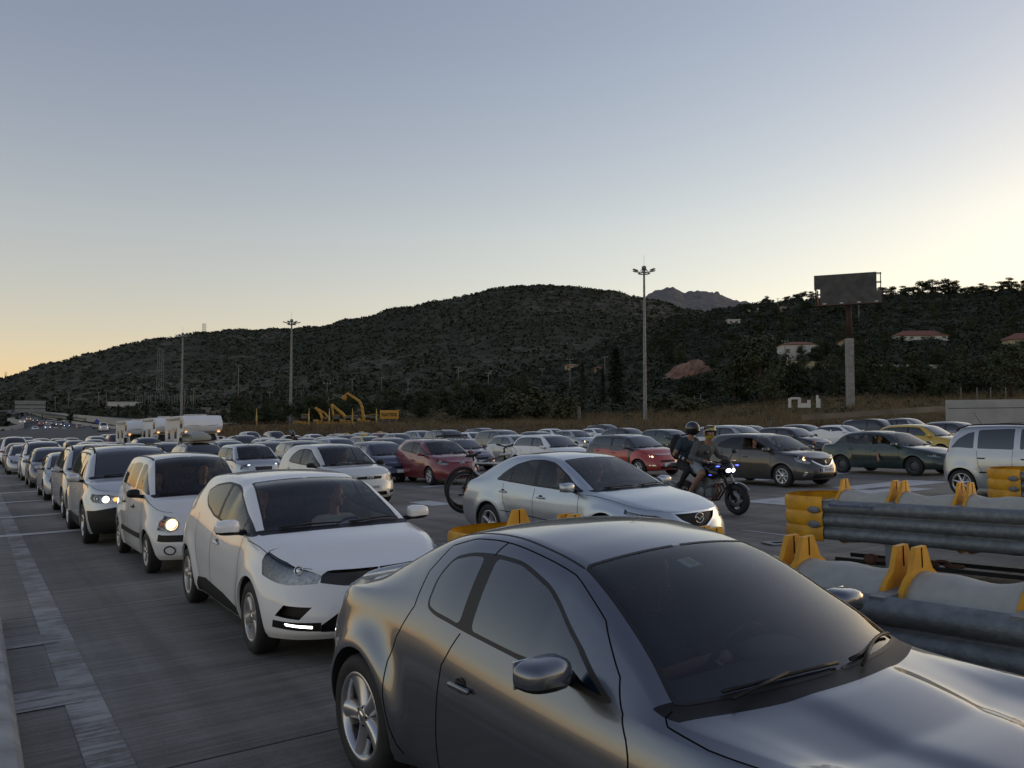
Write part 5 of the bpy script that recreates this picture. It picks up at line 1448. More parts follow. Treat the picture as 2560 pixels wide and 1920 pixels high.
# ---- motorhomes
def motorhome(px, Yf, label, h=2.95):
    th = -57; f = at_depth(px, 1090, Yf)
    o = empty('motorhome'); tag(o, label, 'motorhome')
    W = 2.26
    def ext(name, prof, w, mat, inset=0.0):
        m = MB(); T = Matrix.Translation((0, w / 2, 0)) @ Matrix.Rotation(PI / 2, 4, 'X'); m.extrude(round_poly(prof, .12), mat, w, T, False); return m
    P = M_WHITEC
    m = ext('b', [(0, .42), (-.05, h - .15), (.1, h - .02), (4.3, h), (5.45, h - .05), (5.85, h - .38), (5.92, h - .70), (5.6, h - .98), (4.55, h - 1.08), (4.5, .42)], W, P); m.build('body', o)
    m = ext('c', [(4.5, .45), (4.5, 1.88), (5.0, 1.87), (5.45, 1.32), (6.05, 1.12), (6.25, .85), (6.25, .40)], 1.95, P); m.build('cab', o)
    m = MB(); n = Vector((.56, 0, .45)).normalized()
    q = [Vector((5.05, y, 1.80)) for y in (-.85, .85)] + [Vector((5.44, y, 1.36)) for y in (.92, -.92)]
    m.add([v + n * .02 for v in q], [(0, 3, 2, 1)], M_GLASSFAR, False); m.build('windscreen', o)
    for s in (1, -1):
        y = s * (.985)
        m = MB(); m.add([(4.62, y, 1.75), (5.0, y, 1.75), (5.35, y, 1.32), (4.62, y, 1.28)], [(0, 1, 2, 3) if s < 0 else (3, 2, 1, 0)], M_GLASSFAR, False); m.build('side_window', o)
        y = s * (W / 2 + .008)
        for x0, x1, z0, z1 in ((4.75, 5.35, h - .78, h - .30), (3.0, 3.7, 1.55, 2.2), (1.0, 1.7, 1.5, 2.1)):
            m = MB(); m.box(((x0 + x1) / 2, y, (z0 + z1) / 2), (x1 - x0, .03, z1 - z0), M_GLOSSBLACK, None, .012); m.build('side_window', o)
        m = MB(); m.box((2.35, y, 1.35), (.62, .02, 1.75), M_WALLW, None, .008); m.build('door', o)
        m = MB(); m.tube([(1.2, s * (W / 2 + .07), h - .16), (4.6, s * (W / 2 + .07), h - .16)], .09, M_WALLW, 8); m.build('awning', o)
        m = MB(); m.box((5.2, s * 1.18, 1.42), (.12, .2, .38), M_BLACK, None, .04); m.build('mirror', o)
        m = MB(); m.ball((5.62, s * .95, h - 1.02), (.05, .09, .05), E_AMBER, 8, 6); m.build('marker_lamp', o)
        m = MB(); m.box((6.2, s * .72, .92), (.12, .32, .18), M_REFLECTOR, None, .04); m.build('headlight', o)
    for x in (1.3, 5.2):
        for s in (1, -1):
            m = MB(); m.lathe([(.2, -.1), (.34, -.09), (.35, 0), (.34, .09), (.2, .1)], M_RUBBER, 18, 'Y', (x, s * .88, .35)); m.lathe([(.2, s * .09), (0, s * .1)], M_HUBCAP, 14, 'Y', (x, s * .88, .35)); m.build('wheel', o)
    m = MB(); m.box((6.26, 0, .85), (.03, 1.0, .16), M_BLACK, None, .01); m.build('grille', o)
    m = MB(); m.box((2.2, 0, h + .06), (.8, .7, .12), M_WALLW, None, .03); m.box((3.6, .4, h + .04), (.5, .5, .08), M_WALLW, None, .03); m.build('roof_hatch', o)
    for s in (1, -1):                                     # the blue wings painted across the overcab
        m = MB(); pts = [(0.05, -.02), (.35, .035), (.70, .04), (.95, .09), (.72, .015), (.38, .0)]
        m.add([Vector((5.915 - .05 * abs(z) - .02 * (z < 0), s * y, h - .66 + z)) + Vector((.012, 0, 0)) for y, z in pts], [list(range(6)) if s > 0 else list(range(6))[::-1]], plain('wing_blue', (.10, .14, .24), .4), False); m.build('emblem', o)
    c, s_ = math.cos(R(th)), math.sin(R(th))
    place(o, f.x - 5.9 * c, f.y - 5.9 * s_, th); return o
M_WHITEC = plain('coach_white', (.78, .79, .80), .3, coat=.4)
motorhome(511, 50.5, 'white motorhome with blue wings on its overcab, nearest of the three')
motorhome(436, 56.5, 'white motorhome mostly hidden behind the one with blue wings', 2.98)
motorhome(362, 60.5, 'white motorhome standing apart at the left of the others', 2.85)

# reddish earth cutting on the slope, and the two pale rocks on the far ridge
m = MB(); xs = np.linspace(1655, 1805, 16); rows = []
Y0 = terr_Y(NEAR, 1730, 945); r_ = random.Random(5)
for k in range(5):
    rows.append([((px - 1280) / F * (Y0 + k * 1.2), Y0 + k * 1.2 + r_.uniform(-.8, .8), near_z(px, Y0) + .3 + k * 1.05 * min(1, (1810 - px) / 60, (px - 1640) / 60) + r_.uniform(-.3, .3)) for px in xs])
n = len(xs); m.add([p for r in rows for p in r], [(k * n + i, k * n + i + 1, (k + 1) * n + i + 1, (k + 1) * n + i) for k in range(4) for i in range(n - 1)], earth_mat('red_earth', [(.16, .085, .06), (.24, .15, .11), (.28, .20, .15)], (.2, .9)), False); tag(m.build('earth_cutting'), kind='structure')
for px, py, w, h, lab in ((1792, 745, 10, 17, 'tall pale rock knob on the far ridge'), (1914, 760, 13, 15, 'rounded pale rock above the right hill')):
    p = at_depth(px, py, 1890); s_ = 1890 / F; m = MB(); m.ball((0, 0, 0), (w * s_, w * s_, h * s_), plain('ridge_rock', (.20, .19, .175), .95, noise=.4, nscale=.05), 10, 8); o = m.build('rock'); o.location = p; tag(o, lab, 'rock')

# ------------------------------------------------------------------ car shapes
def spec(L, W, H, wb, fo, tr=.31, **k):
    """curves of a car from a few main measures; kind-specific keys override"""
    xF = wb + fo; xR = xF - L
    nz, cz = k.pop('nose_z', .70), k.pop('cowl_z', .98); cx = k.pop('cowl', wb - .30)
    r0, r1 = k.pop('roof0', wb - 1.05), k.pop('roof1', .15)
    kind = k.pop('kind', 'hatch')
    nb = k.pop('nb', .16)
    tz = k.pop('tail_z', .95); bz0, bz1 = k.pop('belt_f', .91), k.pop('belt_r', .97)
    tb = k.pop('tb', .10)
    S = dict(L=L, W=W, H=H, wb=wb, xF=xF, xR=xR, tr=tr, cowl=cx, roof0=r0, roof1=r1, lf=.62, lr=.42, ef=2.6, er=3.4, flare=.015)
    xn = xF - nb; xt = xR + tb
    S['sill'] = [(xR, .34), (xR + .35, .26), (.35, .20), (wb - .35, .20), (xF - .4, .20), (xF, .21)]
    S['prof'] = [(0, .93), (.10, .965), (.35, .995), (.55, 1.0), (.75, .985), (.9, .955), (1, .925)]
    S['nose'] = [(0, .07), (.12, .01), (.3, 0), (.5, .02), (.75, .07), (1, nb)]
    S['tail'] = [(0, .10), (.15, .02), (.4, 0), (.6, .02), (1, tb)]
    mid = [(wb - .02, cz - .10), (cx - .05, bz0 + .012), (cx - .4, bz0)]
    ramp = [(r0 + .78 * (cx - r0), cz + .24 * (H - cz)), (r0 + .5 * (cx - r0), cz + .54 * (H - cz)), (r0 + .2 * (cx - r0), cz + .82 * (H - cz)), (r0, H - .055), (r0 - .22, H - .018), ((r0 + r1) / 2, H)]
    front = [(xn, nz), (xn - .18, nz + .055), ((xn + cx) / 2, (nz + cz) / 2 + .045), (cx + .10, cz - .022), (cx, cz)]
    if kind in ('hatch', 'suv', 'mpv', 'wagon', 'van'):
        g = k.pop('rear_rake', {'hatch': .38, 'suv': .22, 'mpv': .24, 'wagon': .42, 'van': .10}[kind])
        xr = xt + g
        S['belt'] = [(xt, tz), (xt + .12, bz1), (0.2, bz1 - .01)] + mid + [(xn - .25, nz + .03), (xn, nz)]
        S['zt'] = front + ramp + [(r1, H - .02), (xr, H - .11), (xr - .55 * g, H - .11 - .42 * (H - .11 - tz)), (xt + .03, tz + .06), (xt, tz)]
        S['rw'] = [(xt, .92), (xt + g * .5, .84), (xr, .75), (r1 + .2, .74), (r0, .735), (cx, .90), (cx + .2, .84), (xn, .80)]
        S['rf'] = [(xt, .85), (xr, .90), (r1 + .3, .92), (r0, .92), (cx - .1, .90), (cx + .05, .70), (xn, .70)]
        dx = xt + k.pop('dlo_tail', .30)
    else:
        dk = k.pop('deck', .42); rg = k.pop('rg', xt + dk)                              # deck length, foot of the rear glass
        S['belt'] = [(xt, tz), (xt + .3, tz + .01), (rg, bz1), (.4, bz1 - .02)] + mid + [(xn - .25, nz + .03), (xn, nz)]
        S['zt'] = front + ramp + [(r1, H - .03), (rg + .55 * (r1 - rg), tz + .08 + .66 * (H - tz - .08)), (rg + .1, tz + .10), (rg, tz + .06), (xt + .1, tz + .035), (xt, tz)]
        S['rw'] = [(xt, .85), (rg, .86), (r1, .735), (r0, .735), (cx, .90), (cx + .2, .84), (xn, .80)]
        S['rf'] = [(xt, .7), (rg, .75), (r1, .91), (r0, .92), (cx - .1, .90), (cx + .05, .70), (xn, .70)]
        dx = rg + k.pop('dlo_tail', .12)
        S['rearglass'] = (rg + .08, r1 - .12, .16)
    S['bow'] = [(xt, 0), (xt + .3, -.04), ((r0 + r1) / 2, 0), (r0, .05), (cx, .13), (cx + .2, .12), (xn - .2, .04), (xn, 0)]
    zr = lambda x: float(np.interp(x, [xt, xt + .3, r1, r0, cx], [tz, H - .28, H - .13, H - .15, cz]))
    if 'dlo' not in k:
        S['dlo'] = [(dx, bz1 + .045), (cx - .18, bz0 + .04), (cx - .30, bz0 + .11), (r0 + .06, H - .155), ((r0 + r1) / 2, H - .115), (r1, H - .135), (dx + .12, H - .21)]
        S['dlo_auto'] = True
    S['pillars'] = [(wb * .43 - .045, wb * .43 + .045)]
    hb = wb * .43
    S['seams'] = [([('s', hb, bz0 + .03), ('s', hb + .01, .50), ('s', hb, .24)], .007, None),
                  ([('s', cx - .12, bz0), ('s', cx - .10, .60), ('s', cx - .14, .25)], .007, None),
                  ([('s', .34, bz1 - .01), ('s', .40, .72), ('s', .60, .40), ('s', .66, .25)], .007, None),
                  ([('q', cx + .02, .0), ('q', wb + .15, .15), ('q', xn - .12, .30)], .006, None)]
    S['handles'] = [(hb + .17, bz0 - .13), (.36, bz1 - .13)]
    S['mirror'] = (cx - .22, bz0 + .02)
    S['plate'] = (.42, None)
    S['heads'] = [[('f', .36, nz - .16), ('f', .34, nz - .06), ('f', .60, nz - .01), ('s', xF - .42, nz + .05), ('s', xF - .34, nz - .06), ('f', .62, nz - .15)]]
    S['bulbs'] = [(.45, .5, .055, M_CHROME)]
    S['front'] = [('grille', [('g', 1e6, 0)], M_BLACK, 0, True)]
    S['front'] = [('grille', [('f', 0.0, nz - .10), ('f', .30, nz - .09), ('f', .27, nz - .17), ('f', 0.0, nz - .18)], M_BLACK, .02, True),
                  ('intake', [('f', 0.0, .36), ('f', .40, .35), ('f', .46, .25), ('f', 0.0, .24)], M_BLACK, .02, True)]
    S.update(k)
    return S

# ---- the dark grey coupe in front
RX = spec(4.435, 1.79, 1.35, 2.70, .895, tr=.33, kind='sedan', tail_z=.925, nose_z=.62, cowl_z=.92, cowl=2.12, roof0=1.46, roof1=.55, belt_f=.86, belt_r=.95, deck=.40, nb=.25, lf=.95, ef=2.3, lr=.55, er=2.8)
RX.update(tw=.225, rr=.235, flare=.062, flw=.10, bar=.06, soft=4, bulge=.02)
RX['belt'] = [(-.74, .915), (-.45, .955), (-.1, .975), (.35, .965), (.65, .955), (1.0, .92), (1.5, .875), (1.95, .842), (2.35, .82), (2.75, .805), (3.05, .75), (3.345, .62)]
RX['zt'] = [(3.345, .62), (3.1, .69), (2.75, .775), (2.36, .86), (2.22, .885), (2.12, .915), (1.98, 1.00), (1.80, 1.12), (1.62, 1.238), (1.46, 1.315), (1.25, 1.362), (.98, 1.388), (.75, 1.382), (.5, 1.345), (.25, 1.262), (.02, 1.155), (-.18, 1.05), (-.30, 1.01), (-.42, .995), (-.6, .985), (-.74, .965)]
RX['rw'] = [(-.74, .93), (-.42, .84), (-.1, .75), (.3, .69), (.85, .675), (1.45, .695), (1.8, .80), (2.12, .92), (2.4, .88), (3.3, .8)]
RX['rf'] = [(-.74, .75), (-.4, .7), (-.1, .80), (.3, .90), (.85, .92), (1.45, .89), (1.95, .86), (2.15, .55), (3.3, .6)]
RX['bow'] = [(-.74, 0), (-.3, -.08), (.3, -.05), (.9, 0), (1.46, .08), (2.12, .24), (2.4, .20), (3.0, .08), (3.345, 0)]
RX['dlo'] = [(.565, 1.0), (.545, 1.14), (.60, 1.235), (.74, 1.27), (.95, 1.283), (1.16, 1.272), (1.40, 1.20), (1.66, 1.045), (1.95, .872), (1.90, .862), (1.3, .915), (.95, .945), (.66, .975)]
RX['dlor'] = .07; RX['seal'] = .018
RX['pillars'] = [(.885, .985)]; RX['pk'] = -.10
RX['rearglass'] = (-.20, .42, .20)
RX['seams'] = [([('s', .92, .935), ('s', .83, .78), ('s', .80, .55), ('s', .78, .26)], .006, None),                      # between the doors
               ([('q', .92, 1.0), ('q', .70, .99), ('q', .52, .90), ('q', .44, .55), ('s', .455, .985), ('s', .36, .82), ('s', .325, .70), ('s', .35, .52), ('s', .46, .26)], .006, None),
               ([('q', .92, 1.0), ('q', 1.46, .97), ('q', 1.72, .90), ('q', 1.92, .60), ('q', 2.02, .12), ('s', 2.055, .78), ('s', 2.03, .50), ('s', 1.98, .25)], .006, None),
               ([('q', .93, .82), ('q', .96, 1.0)], .007, None),
               ([('q', .05, 1.10), ('q', .5, 1.12), ('q', .95, 1.12), ('q', 1.46, 1.08)], .010, M_TRIM),                # roof channel
               ([('q', 2.14, 1.0), ('q', 2.2, .55), ('q', 2.4, .25), ('q', 2.8, .18), ('q', 3.2, .12)], .006, None)]   # bonnet gap
RX['handles'] = [(1.02, .722)]
RX['mirror'] = (1.70, .905); RX['mirrorsize'] = (.105, .23, .135); RX['mirrorlow'] = True
RX['cowlw'] = .085
RX['plate'] = None
RX['heads'] = [[('f', .40, .56), ('f', .52, .62), ('s', 2.98, .70), ('s', 2.95, .62), ('f', .70, .55)]]
RX['front'] = []
def rx_top(X, Y):
    """raised centre of the bonnet with its two fold lines, and a small ducktail"""
    u = np.clip((X - 2.22) / .95, 0, 1); half = .30 * np.sqrt(np.clip(1 - u**2.2, 0, 1)) + .0
    on = (X > 2.05) & (X < 3.22)
    d = (half - np.abs(Y)) / .05
    h = .020 * (1 / (1 + np.exp(-d * 2.2))) * np.clip((X - 2.1) / .15, 0, 1) * np.clip((3.2 - X) / .15, 0, 1) * on
    duck = .030 * np.exp(-((X + .68) / .07)**2) * np.clip((.80 - np.abs(Y)) / .12, 0, 1)
    fend = .030 * np.exp(-((X - 2.68) / .34)**2) * np.exp(-((np.abs(Y) - .70) / .13)**2)
    return h + duck + fend
RX['top'] = rx_top
RX['paint'] = paint((.17, .18, .205), .85, .27, .06)
RX['glass'] = M_GLASSRX; RX['see'] = True; RX['sideglass'] = M_GLASSDARK
RX['wheel'] = 'rx5'; RX['wsp'] = .05; RX['seatx'] = 1.05; RX['seatz'] = -.12; RX['rearseat'] = .25

WHITE = (.82, .82, .82)
SILVER = (.50, .52, .54)
P_WHITE = paint(WHITE, 0, .4, .06)
P_SILVER = paint(SILVER, .75, .38)
# ---- white supermini right behind the coupe
CL = spec(4.063, 1.732, 1.448, 2.589, .85, tr=.305, nose_z=.735, cowl_z=1.0, cowl=2.30, roof0=1.42, roof1=.10, belt_f=.925, belt_r=1.03, tail_z=1.0, nb=.10, lf=.70, ef=2.7)
CL.update(flare=.03, flw=.12, rr=.205, tw=.195, bulge=.02, see=True, wheel='cap6', paint=P_WHITE)
CL['dlo'] = [(.33, 1.255), (.55, 1.325), (.95, 1.365), (1.30, 1.352), (1.58, 1.285), (1.95, 1.135), (2.40, .955), (2.30, .945), (1.4, .985), (.95, 1.025), (.58, 1.10), (.40, 1.18)]
CL['pillars'] = [(1.115, 1.20), (2.04, 2.075)]; CL['pk'] = -.06; CL['open'] = None
hl = [('f', .46, .70), ('f', .66, .80), ('f', .78, .885), ('s', 2.80, .90), ('s', 2.78, .80), ('s', 2.86, .70), ('f', .70, .635), ('f', .50, .645)]
CL['heads'] = [hl]; CL['lampdepth'] = .018
CL['bulbs'] = [(.70, .30, .038, M_CHROME)]
CL['front'] = [('grille', [('f', 0, .745), ('f', .46, .71), ('f', .48, .65), ('f', .30, .615), ('f', 0, .60)], M_GLOSSBLACK, .025, True),
               ('fog_recess', [('f', .56, .47), ('f', .74, .485), ('f', .79, .40), ('f', .65, .375)], M_BLACK, .06, False),
               ('daytime_light', [('f', .56, .325), ('f', .735, .344), ('f', .73, .325), ('f', .56, .305)], E_WHITE, .006, False),
               ('intake', [('f', 0, .46), ('f', .32, .45), ('f', .50, .33), ('f', .50, .275), ('f', 0, .255)], M_BLACK, .05, True)]
CL['paintareas'] = [(M_BLACK, [('f', .50, .352), ('f', .80, .365), ('f', .80, .305), ('f', .50, .28)]),
                    (M_BLACK, [('s', .50, .36), ('s', .9, .40), ('s', 1.6, .36), ('s', 2.22, .28), ('s', 2.22, .205), ('s', .40, .205)])]
CL['handles'] = [(1.36, .80)]
CL['mirror'] = (2.13, .965); CL['mirrorsize'] = (.10, .215, .15); CL['mirrorlow'] = True
CL['plate'] = None
CL['seatx'] = 1.25
# ---- silver fastback in the next lane
MZ = spec(4.67, 1.78, 1.44, 2.675, .97, tr=.32, kind='sedan', nose_z=.70, cowl_z=.955, cowl=2.27, roof0=1.48, roof1=.25, belt_f=.895, belt_r=.985, tail_z=.955, deck=.30, nb=.12, lf=.75, ef=2.5, dlo_tail=.16)
MZ.update(flare=.03, flw=.11, rr=.215, tw=.205, see=True, wheel='5', paint=paint((.50, .55, .60), .8, .36))
MZ['zt'] = [(3.525, .70), (3.3, .755), (2.9, .85), (2.4, .93), (2.27, .955), (2.1, 1.04), (1.85, 1.18), (1.6, 1.31), (1.48, 1.36), (1.2, 1.415), (.85, 1.44), (.5, 1.43), (.2, 1.385), (-.1, 1.29), (-.4, 1.15), (-.6, 1.03), (-.72, .99), (-.895, .955)]
MZ['rw'] = [(-.895, .85), (-.7, .84), (-.3, .78), (.2, .745), (1.48, .735), (2.27, .90), (2.5, .84), (3.5, .8)]
MZ['rearglass'] = (-.58, .12, .14)
MZ['dlo'] = [(.12, 1.02), (.30, 1.15), (.55, 1.27), (.85, 1.335), (1.15, 1.345), (1.40, 1.31), (1.75, 1.155), (2.22, .925), (2.12, .915), (1.15, .955), (.5, .995)]
MZ['pillars'] = [(.50, .52), (1.085, 1.19)]; MZ['pk'] = -.04
MZ['heads'] = [[('f', .41, .585), ('f', .60, .665), ('f', .80, .715), ('s', 3.02, .745), ('s', 3.02, .69), ('f', .80, .64), ('f', .60, .575)]]
MZ['bulbs'] = [(.86, .32, .042, {-1: E_AMBER, 1: E_AMBER}), (.62, .45, .040, M_CHROME), (.38, .62, .036, M_CHROME)]
MZ['front'] = [('grille', [('f', 0, .675), ('f', .38, .675), ('f', .30, .60), ('f', .10, .505), ('f', 0, .495)], M_BLACK, .025, True),
               ('intake', [('f', 0, .34), ('f', .55, .33), ('f', .60, .25), ('f', 0, .24)], M_BLACK, .03, True)]
MZ['paintareas'] = [(M_CHROME, [('f', 0, .695), ('f', .42, .695), ('f', .33, .585), ('f', .11, .485), ('f', 0, .475)])]
MZ['lamps'] = [('tail_light', [('r', .50, .86), ('r', .72, .84), ('s', -.66, .88), ('s', -.66, .80), ('r', .70, .76), ('r', .50, .78)], M_REDLENS)]
MZ['handles'] = [(1.33, .80), (.38, .845)]
MZ['mirror'] = (2.03, .925); MZ['mirrorsize'] = (.09, .23, .15)
MZ['seams'] += [([('s', .35, .56), ('s', 1.05, .52), ('s', 2.2, .47)], .012, M_SEAM)]
MZ['plate'] = (.42, 'IMA·7017')
# ---- tall white city car
AT = spec(3.565, 1.525, 1.58, 2.38, .62, tr=.275, nose_z=.80, cowl_z=1.03, cowl=2.16, roof0=1.53, roof1=.05, belt_f=.985, belt_r=1.06, tail_z=.98, nb=.12, lf=.58, ef=2.5, kind='mpv')
AT.update(flare=.02, rr=.175, tw=.165, see=True, wheel='cap7', paint=paint((.72, .72, .72), 0, .42, .10), mirrormat=M_BLACK)
AT['dlo'] = [(.02, 1.11), (.10, 1.36), (.22, 1.44), (.8, 1.475), (1.45, 1.455), (1.62, 1.40), (2.16, 1.045), (2.05, 1.02), (1.2, 1.06), (.5, 1.085)]
AT['pillars'] = [(.50, .535), (1.18, 1.27)]; AT['pk'] = -.04; AT['dlomat'] = None
AT['heads'] = [[('f', .42, .60), ('f', .40, .68), ('f', .46, .755), ('f', .58, .785), ('s', 2.72, .765), ('s', 2.70, .68), ('f', .66, .60), ('f', .52, .565)]]
AT['bulbs'] = [(.66, .5, .085, {-1: E_WARM, 1: E_WARM}), (.22, .5, .06, M_AMBER)]
AT['front'] = [('grille', [('f', 0, .66), ('f', .26, .65), ('f', .24, .60), ('f', 0, .59)], M_BLACK, .02, True), ('intake', [('f', 0, .36), ('f', .30, .36), ('f', .32, .28), ('f', 0, .27)], M_BLACK, .03, True)]
AT['paintareas'] = [(M_BLACK, [('f', 0, .535), ('f', .62, .535), ('s', 2.74, .545), ('s', 2.74, .455), ('f', .62, .445), ('f', 0, .445)]),
                    (M_BLACK, [('s', .36, .50), ('s', 2.02, .50), ('s', 2.02, .42), ('s', .36, .42)])]
AT['seams'] += [([('q', .02, 1.06), ('q', .7, 1.08), ('q', 1.50, 1.08)], .030, M_TRIM)]
AT['handles'] = [(1.42, .83), (.62, .86)]; AT['handlemat'] = M_BLACK
AT['mirror'] = (1.93, 1.0); AT['mirrorsize'] = (.09, .17, .13); AT['wsp'] = .07
AT['fogs'] = [(.53, .335)]
# ---- pale silver off-roader
X3 = spec(4.57, 1.853, 1.674, 2.795, .86, tr=.365, nose_z=.90, cowl_z=1.13, cowl=2.35, roof0=1.55, roof1=-.25, belt_f=1.03, belt_r=1.10, tail_z=1.05, nb=.12, lf=.70, ef=2.9, kind='suv')
X3.update(flare=.035, rr=.23, tw=.235, see=False, wheel='5', paint=paint((.60, .61, .62), .5, .4), glass=M_GLASSFAR, gap=.05)
X3['heads'] = [[('f', .45, .72), ('f', .42, .81), ('f', .60, .865), ('s', 3.18, .88), ('s', 3.20, .80), ('f', .82, .745), ('f', .60, .705)]]
X3['bulbs'] = [(.60, .5, .065, {-1: E_WHITE, 1: E_WHITE}), (.88, .5, .045, {-1: E_AMBER, 1: E_AMBER}), (.30, .5, .055, M_CHROME)]
X3['paintareas'] = [(M_BLACK, [('f', 0, .60), ('f', .45, .66), ('f', .80, .60), ('s', 3.20, .60), ('s', 3.24, .20), ('f', 0, .20)]),
                    (M_BLACK, [('s', .30, .42), ('s', 2.45, .42), ('s', 2.45, .2), ('s', .30, .2)])]
X3['front'] = [('grille', [('f', .04, .84), ('f', .34, .82), ('f', .32, .70), ('f', .04, .69)], M_BLACK, .02, False)]
X3['rails'] = True; X3['mirrorsize'] = (.10, .22, .17); X3['plate'] = (.56, None)
# ---- beige-white hatchback
AU = spec(4.22, 1.76, 1.515, 2.60, .89, tr=.31, nose_z=.76, cowl_z=1.0, cowl=2.28, roof0=1.46, roof1=.05, belt_f=.93, belt_r=1.02, tail_z=1.0, nb=.10, lf=.72, ef=2.4)
AU.update(flare=.022, rr=.205, tw=.20, see=True, wheel='cap8', paint=paint((.66, .66, .62), .25, .4), mirrormat=M_BLACK)
AU['dlo'] = [(.22, 1.07), (.36, 1.24), (.62, 1.36), (1.0, 1.40), (1.38, 1.375), (1.7, 1.25), (2.28, .975), (2.15, .955), (1.1, .995), (.45, 1.035)]
AU['pillars'] = [(.40, .425), (.98, 1.08), (1.93, 1.96)]
AU['heads'] = [[('f', .44, .63), ('f', .46, .72), ('f', .66, .80), ('s', 2.92, .86), ('s', 2.90, .76), ('f', .76, .62), ('f', .58, .58)]]
AU['lampmat'] = plain('frosted_lamp', (.62, .58, .42), .3)
AU['front'] = [('grille', [('f', 0, .735), ('f', .34, .725), ('f', .31, .665), ('f', 0, .655)], M_BLACK, .02, True), ('intake', [('f', 0, .36), ('f', .42, .36), ('f', .46, .27), ('f', 0, .26)], M_BLACK, .04, True),
               ('fog_recess', [('f', .53, .37), ('f', .70, .38), ('f', .72, .32), ('f', .56, .29)], M_BLACK, .02, False)]
AU['plate'] = (.47, 'ZHX·8440')
# ---- dark red hatchback
FI = spec(3.95, 1.722, 1.481, 2.489, .83, tr=.298, nose_z=.74, cowl_z=1.0, cowl=2.25, roof0=1.38, roof1=.05, belt_f=.925, belt_r=1.06, tail_z=1.02, nb=.11, lf=.72, ef=2.4)
FI.update(flare=.025, rr=.20, tw=.19, see=True, wheel='cap6', paint=paint((.21, .014, .02), .3, .34))
FI['dlo'] = [(.08, 1.13), (.16, 1.25), (.45, 1.355), (.9, 1.385), (1.32, 1.355), (1.65, 1.225), (2.28, .965), (2.1, .945), (1.1, 1.01), (.4, 1.075)]
FI['pillars'] = [(.30, .325), (1.02, 1.11), (1.90, 1.93)]
FI['heads'] = [[('f', .42, .67), ('f', .52, .75), ('f', .72, .825), ('s', 2.74, .87), ('s', 2.82, .79), ('f', .74, .71), ('f', .56, .655)]]
FI['front'] = [('intake', [('f', 0, .60), ('f', .16, .58), ('f', .47, .36), ('f', .47, .28), ('f', 0, .27)], M_BLACK, .04, True), ('grille', [('f', .10, .72), ('f', .36, .715), ('f', .36, .70), ('f', .10, .70)], M_BLACK, .01, False)]
# ---- black and red city hatchback
SM = spec(3.75, 1.684, 1.45, 2.50, .66, tr=.295, nose_z=.72, cowl_z=.995, cowl=2.20, roof0=1.50, roof1=.0, belt_f=.93, belt_r=1.0, tail_z=.95, nb=.13, lf=.66, ef=2.4)
P_DKGREY = paint((.028, .028, .030), .3, .4)
P_RED = paint((.42, .030, .022), .15, .36)
SM.update(flare=.03, rr=.195, tw=.18, wheel='7', paint=P_DKGREY)
SM['paintareas'] = [(P_RED, [('f', 0, .715), ('f', .45, .70), ('s', 2.90, .80), ('s', 2.72, .86), ('s', 2.40, .90), ('s', 2.15, .80), ('s', 2.10, .65), ('s', 2.10, .22), ('f', .5, .215), ('f', 0, .215)]),
                    (P_RED, [('t', 2.42, 1.0), ('t', 2.42, .1), ('q', 2.40, .5), ('q', 2.72, .3), ('q', 2.96, .5), ('t', 3.0, .3), ('t', 3.02, 1.0)]),
                    (P_RED, [('s', 1.98, .90), ('s', 1.98, .30), ('s', .45, .36), ('s', .25, .72), ('s', .12, .93), ('s', 1.0, .935), ('s', 1.1, .87)])]
SM['heads'] = [[('f', .46, .66), ('f', .54, .72), ('f', .66, .745), ('s', 2.84, .74), ('s', 2.86, .67), ('f', .58, .635)]]
SM['bulbs'] = [(.30, .5, .055, {-1: E_WARM, 1: E_WARM}), (.68, .5, .05, {-1: E_WARM, 1: M_CHROME})]
SM['front'] = [('grille', [('f', 0, .56), ('f', .34, .55), ('f', .32, .49), ('f', 0, .48)], M_BLACK, .02, True), ('fog_trim', [('f', .48, .40), ('f', .70, .41), ('f', .70, .36), ('f', .50, .345)], M_CHROME, .01, False), ('intake', [('f', 0, .35), ('f', .36, .35), ('f', .36, .27), ('f', 0, .26)], M_BLACK, .03, True)]
SM['plate'] = (.40, 'IBE·4'); SM['wsp'] = .06
# ---- dark grey hatchback with its lamps on
BA = spec(3.995, 1.745, 1.47, 2.52, .83, tr=.31, nose_z=.78, cowl_z=1.0, cowl=2.28, roof0=1.48, roof1=.05, belt_f=.94, belt_r=1.03, tail_z=1.0, nb=.10, lf=.72, ef=2.4)
BA.update(flare=.025, rr=.205, tw=.195, see=True, wheel='8', paint=paint((.045, .043, .043), .55, .4))
BA['dlo'] = [(.12, 1.09), (.25, 1.22), (.55, 1.335), (.95, 1.365), (1.38, 1.34), (1.7, 1.215), (2.25, .985), (2.1, .965), (1.1, 1.0), (.45, 1.05)]
BA['pillars'] = [(.36, .385), (1.02, 1.13)]
BA['open'] = (2, -1)
BA['heads'] = [[('f', .44, .645), ('f', .46, .70), ('f', .66, .81), ('s', 2.80, .885), ('s', 2.84, .80), ('f', .74, .70), ('f', .56, .64)]]
BA['bulbs'] = [(.62, .40, .07, {-1: E_WARM, 1: E_WARM}), (.35, .6, .045, M_CHROME)]
BA['paintareas'] = [(M_CHROME, [('f', 0, .575), ('f', .10, .575), ('f', .30, .655), ('f', .44, .735), ('f', .44, .70), ('f', .32, .625), ('f', .12, .545), ('f', 0, .545)])]
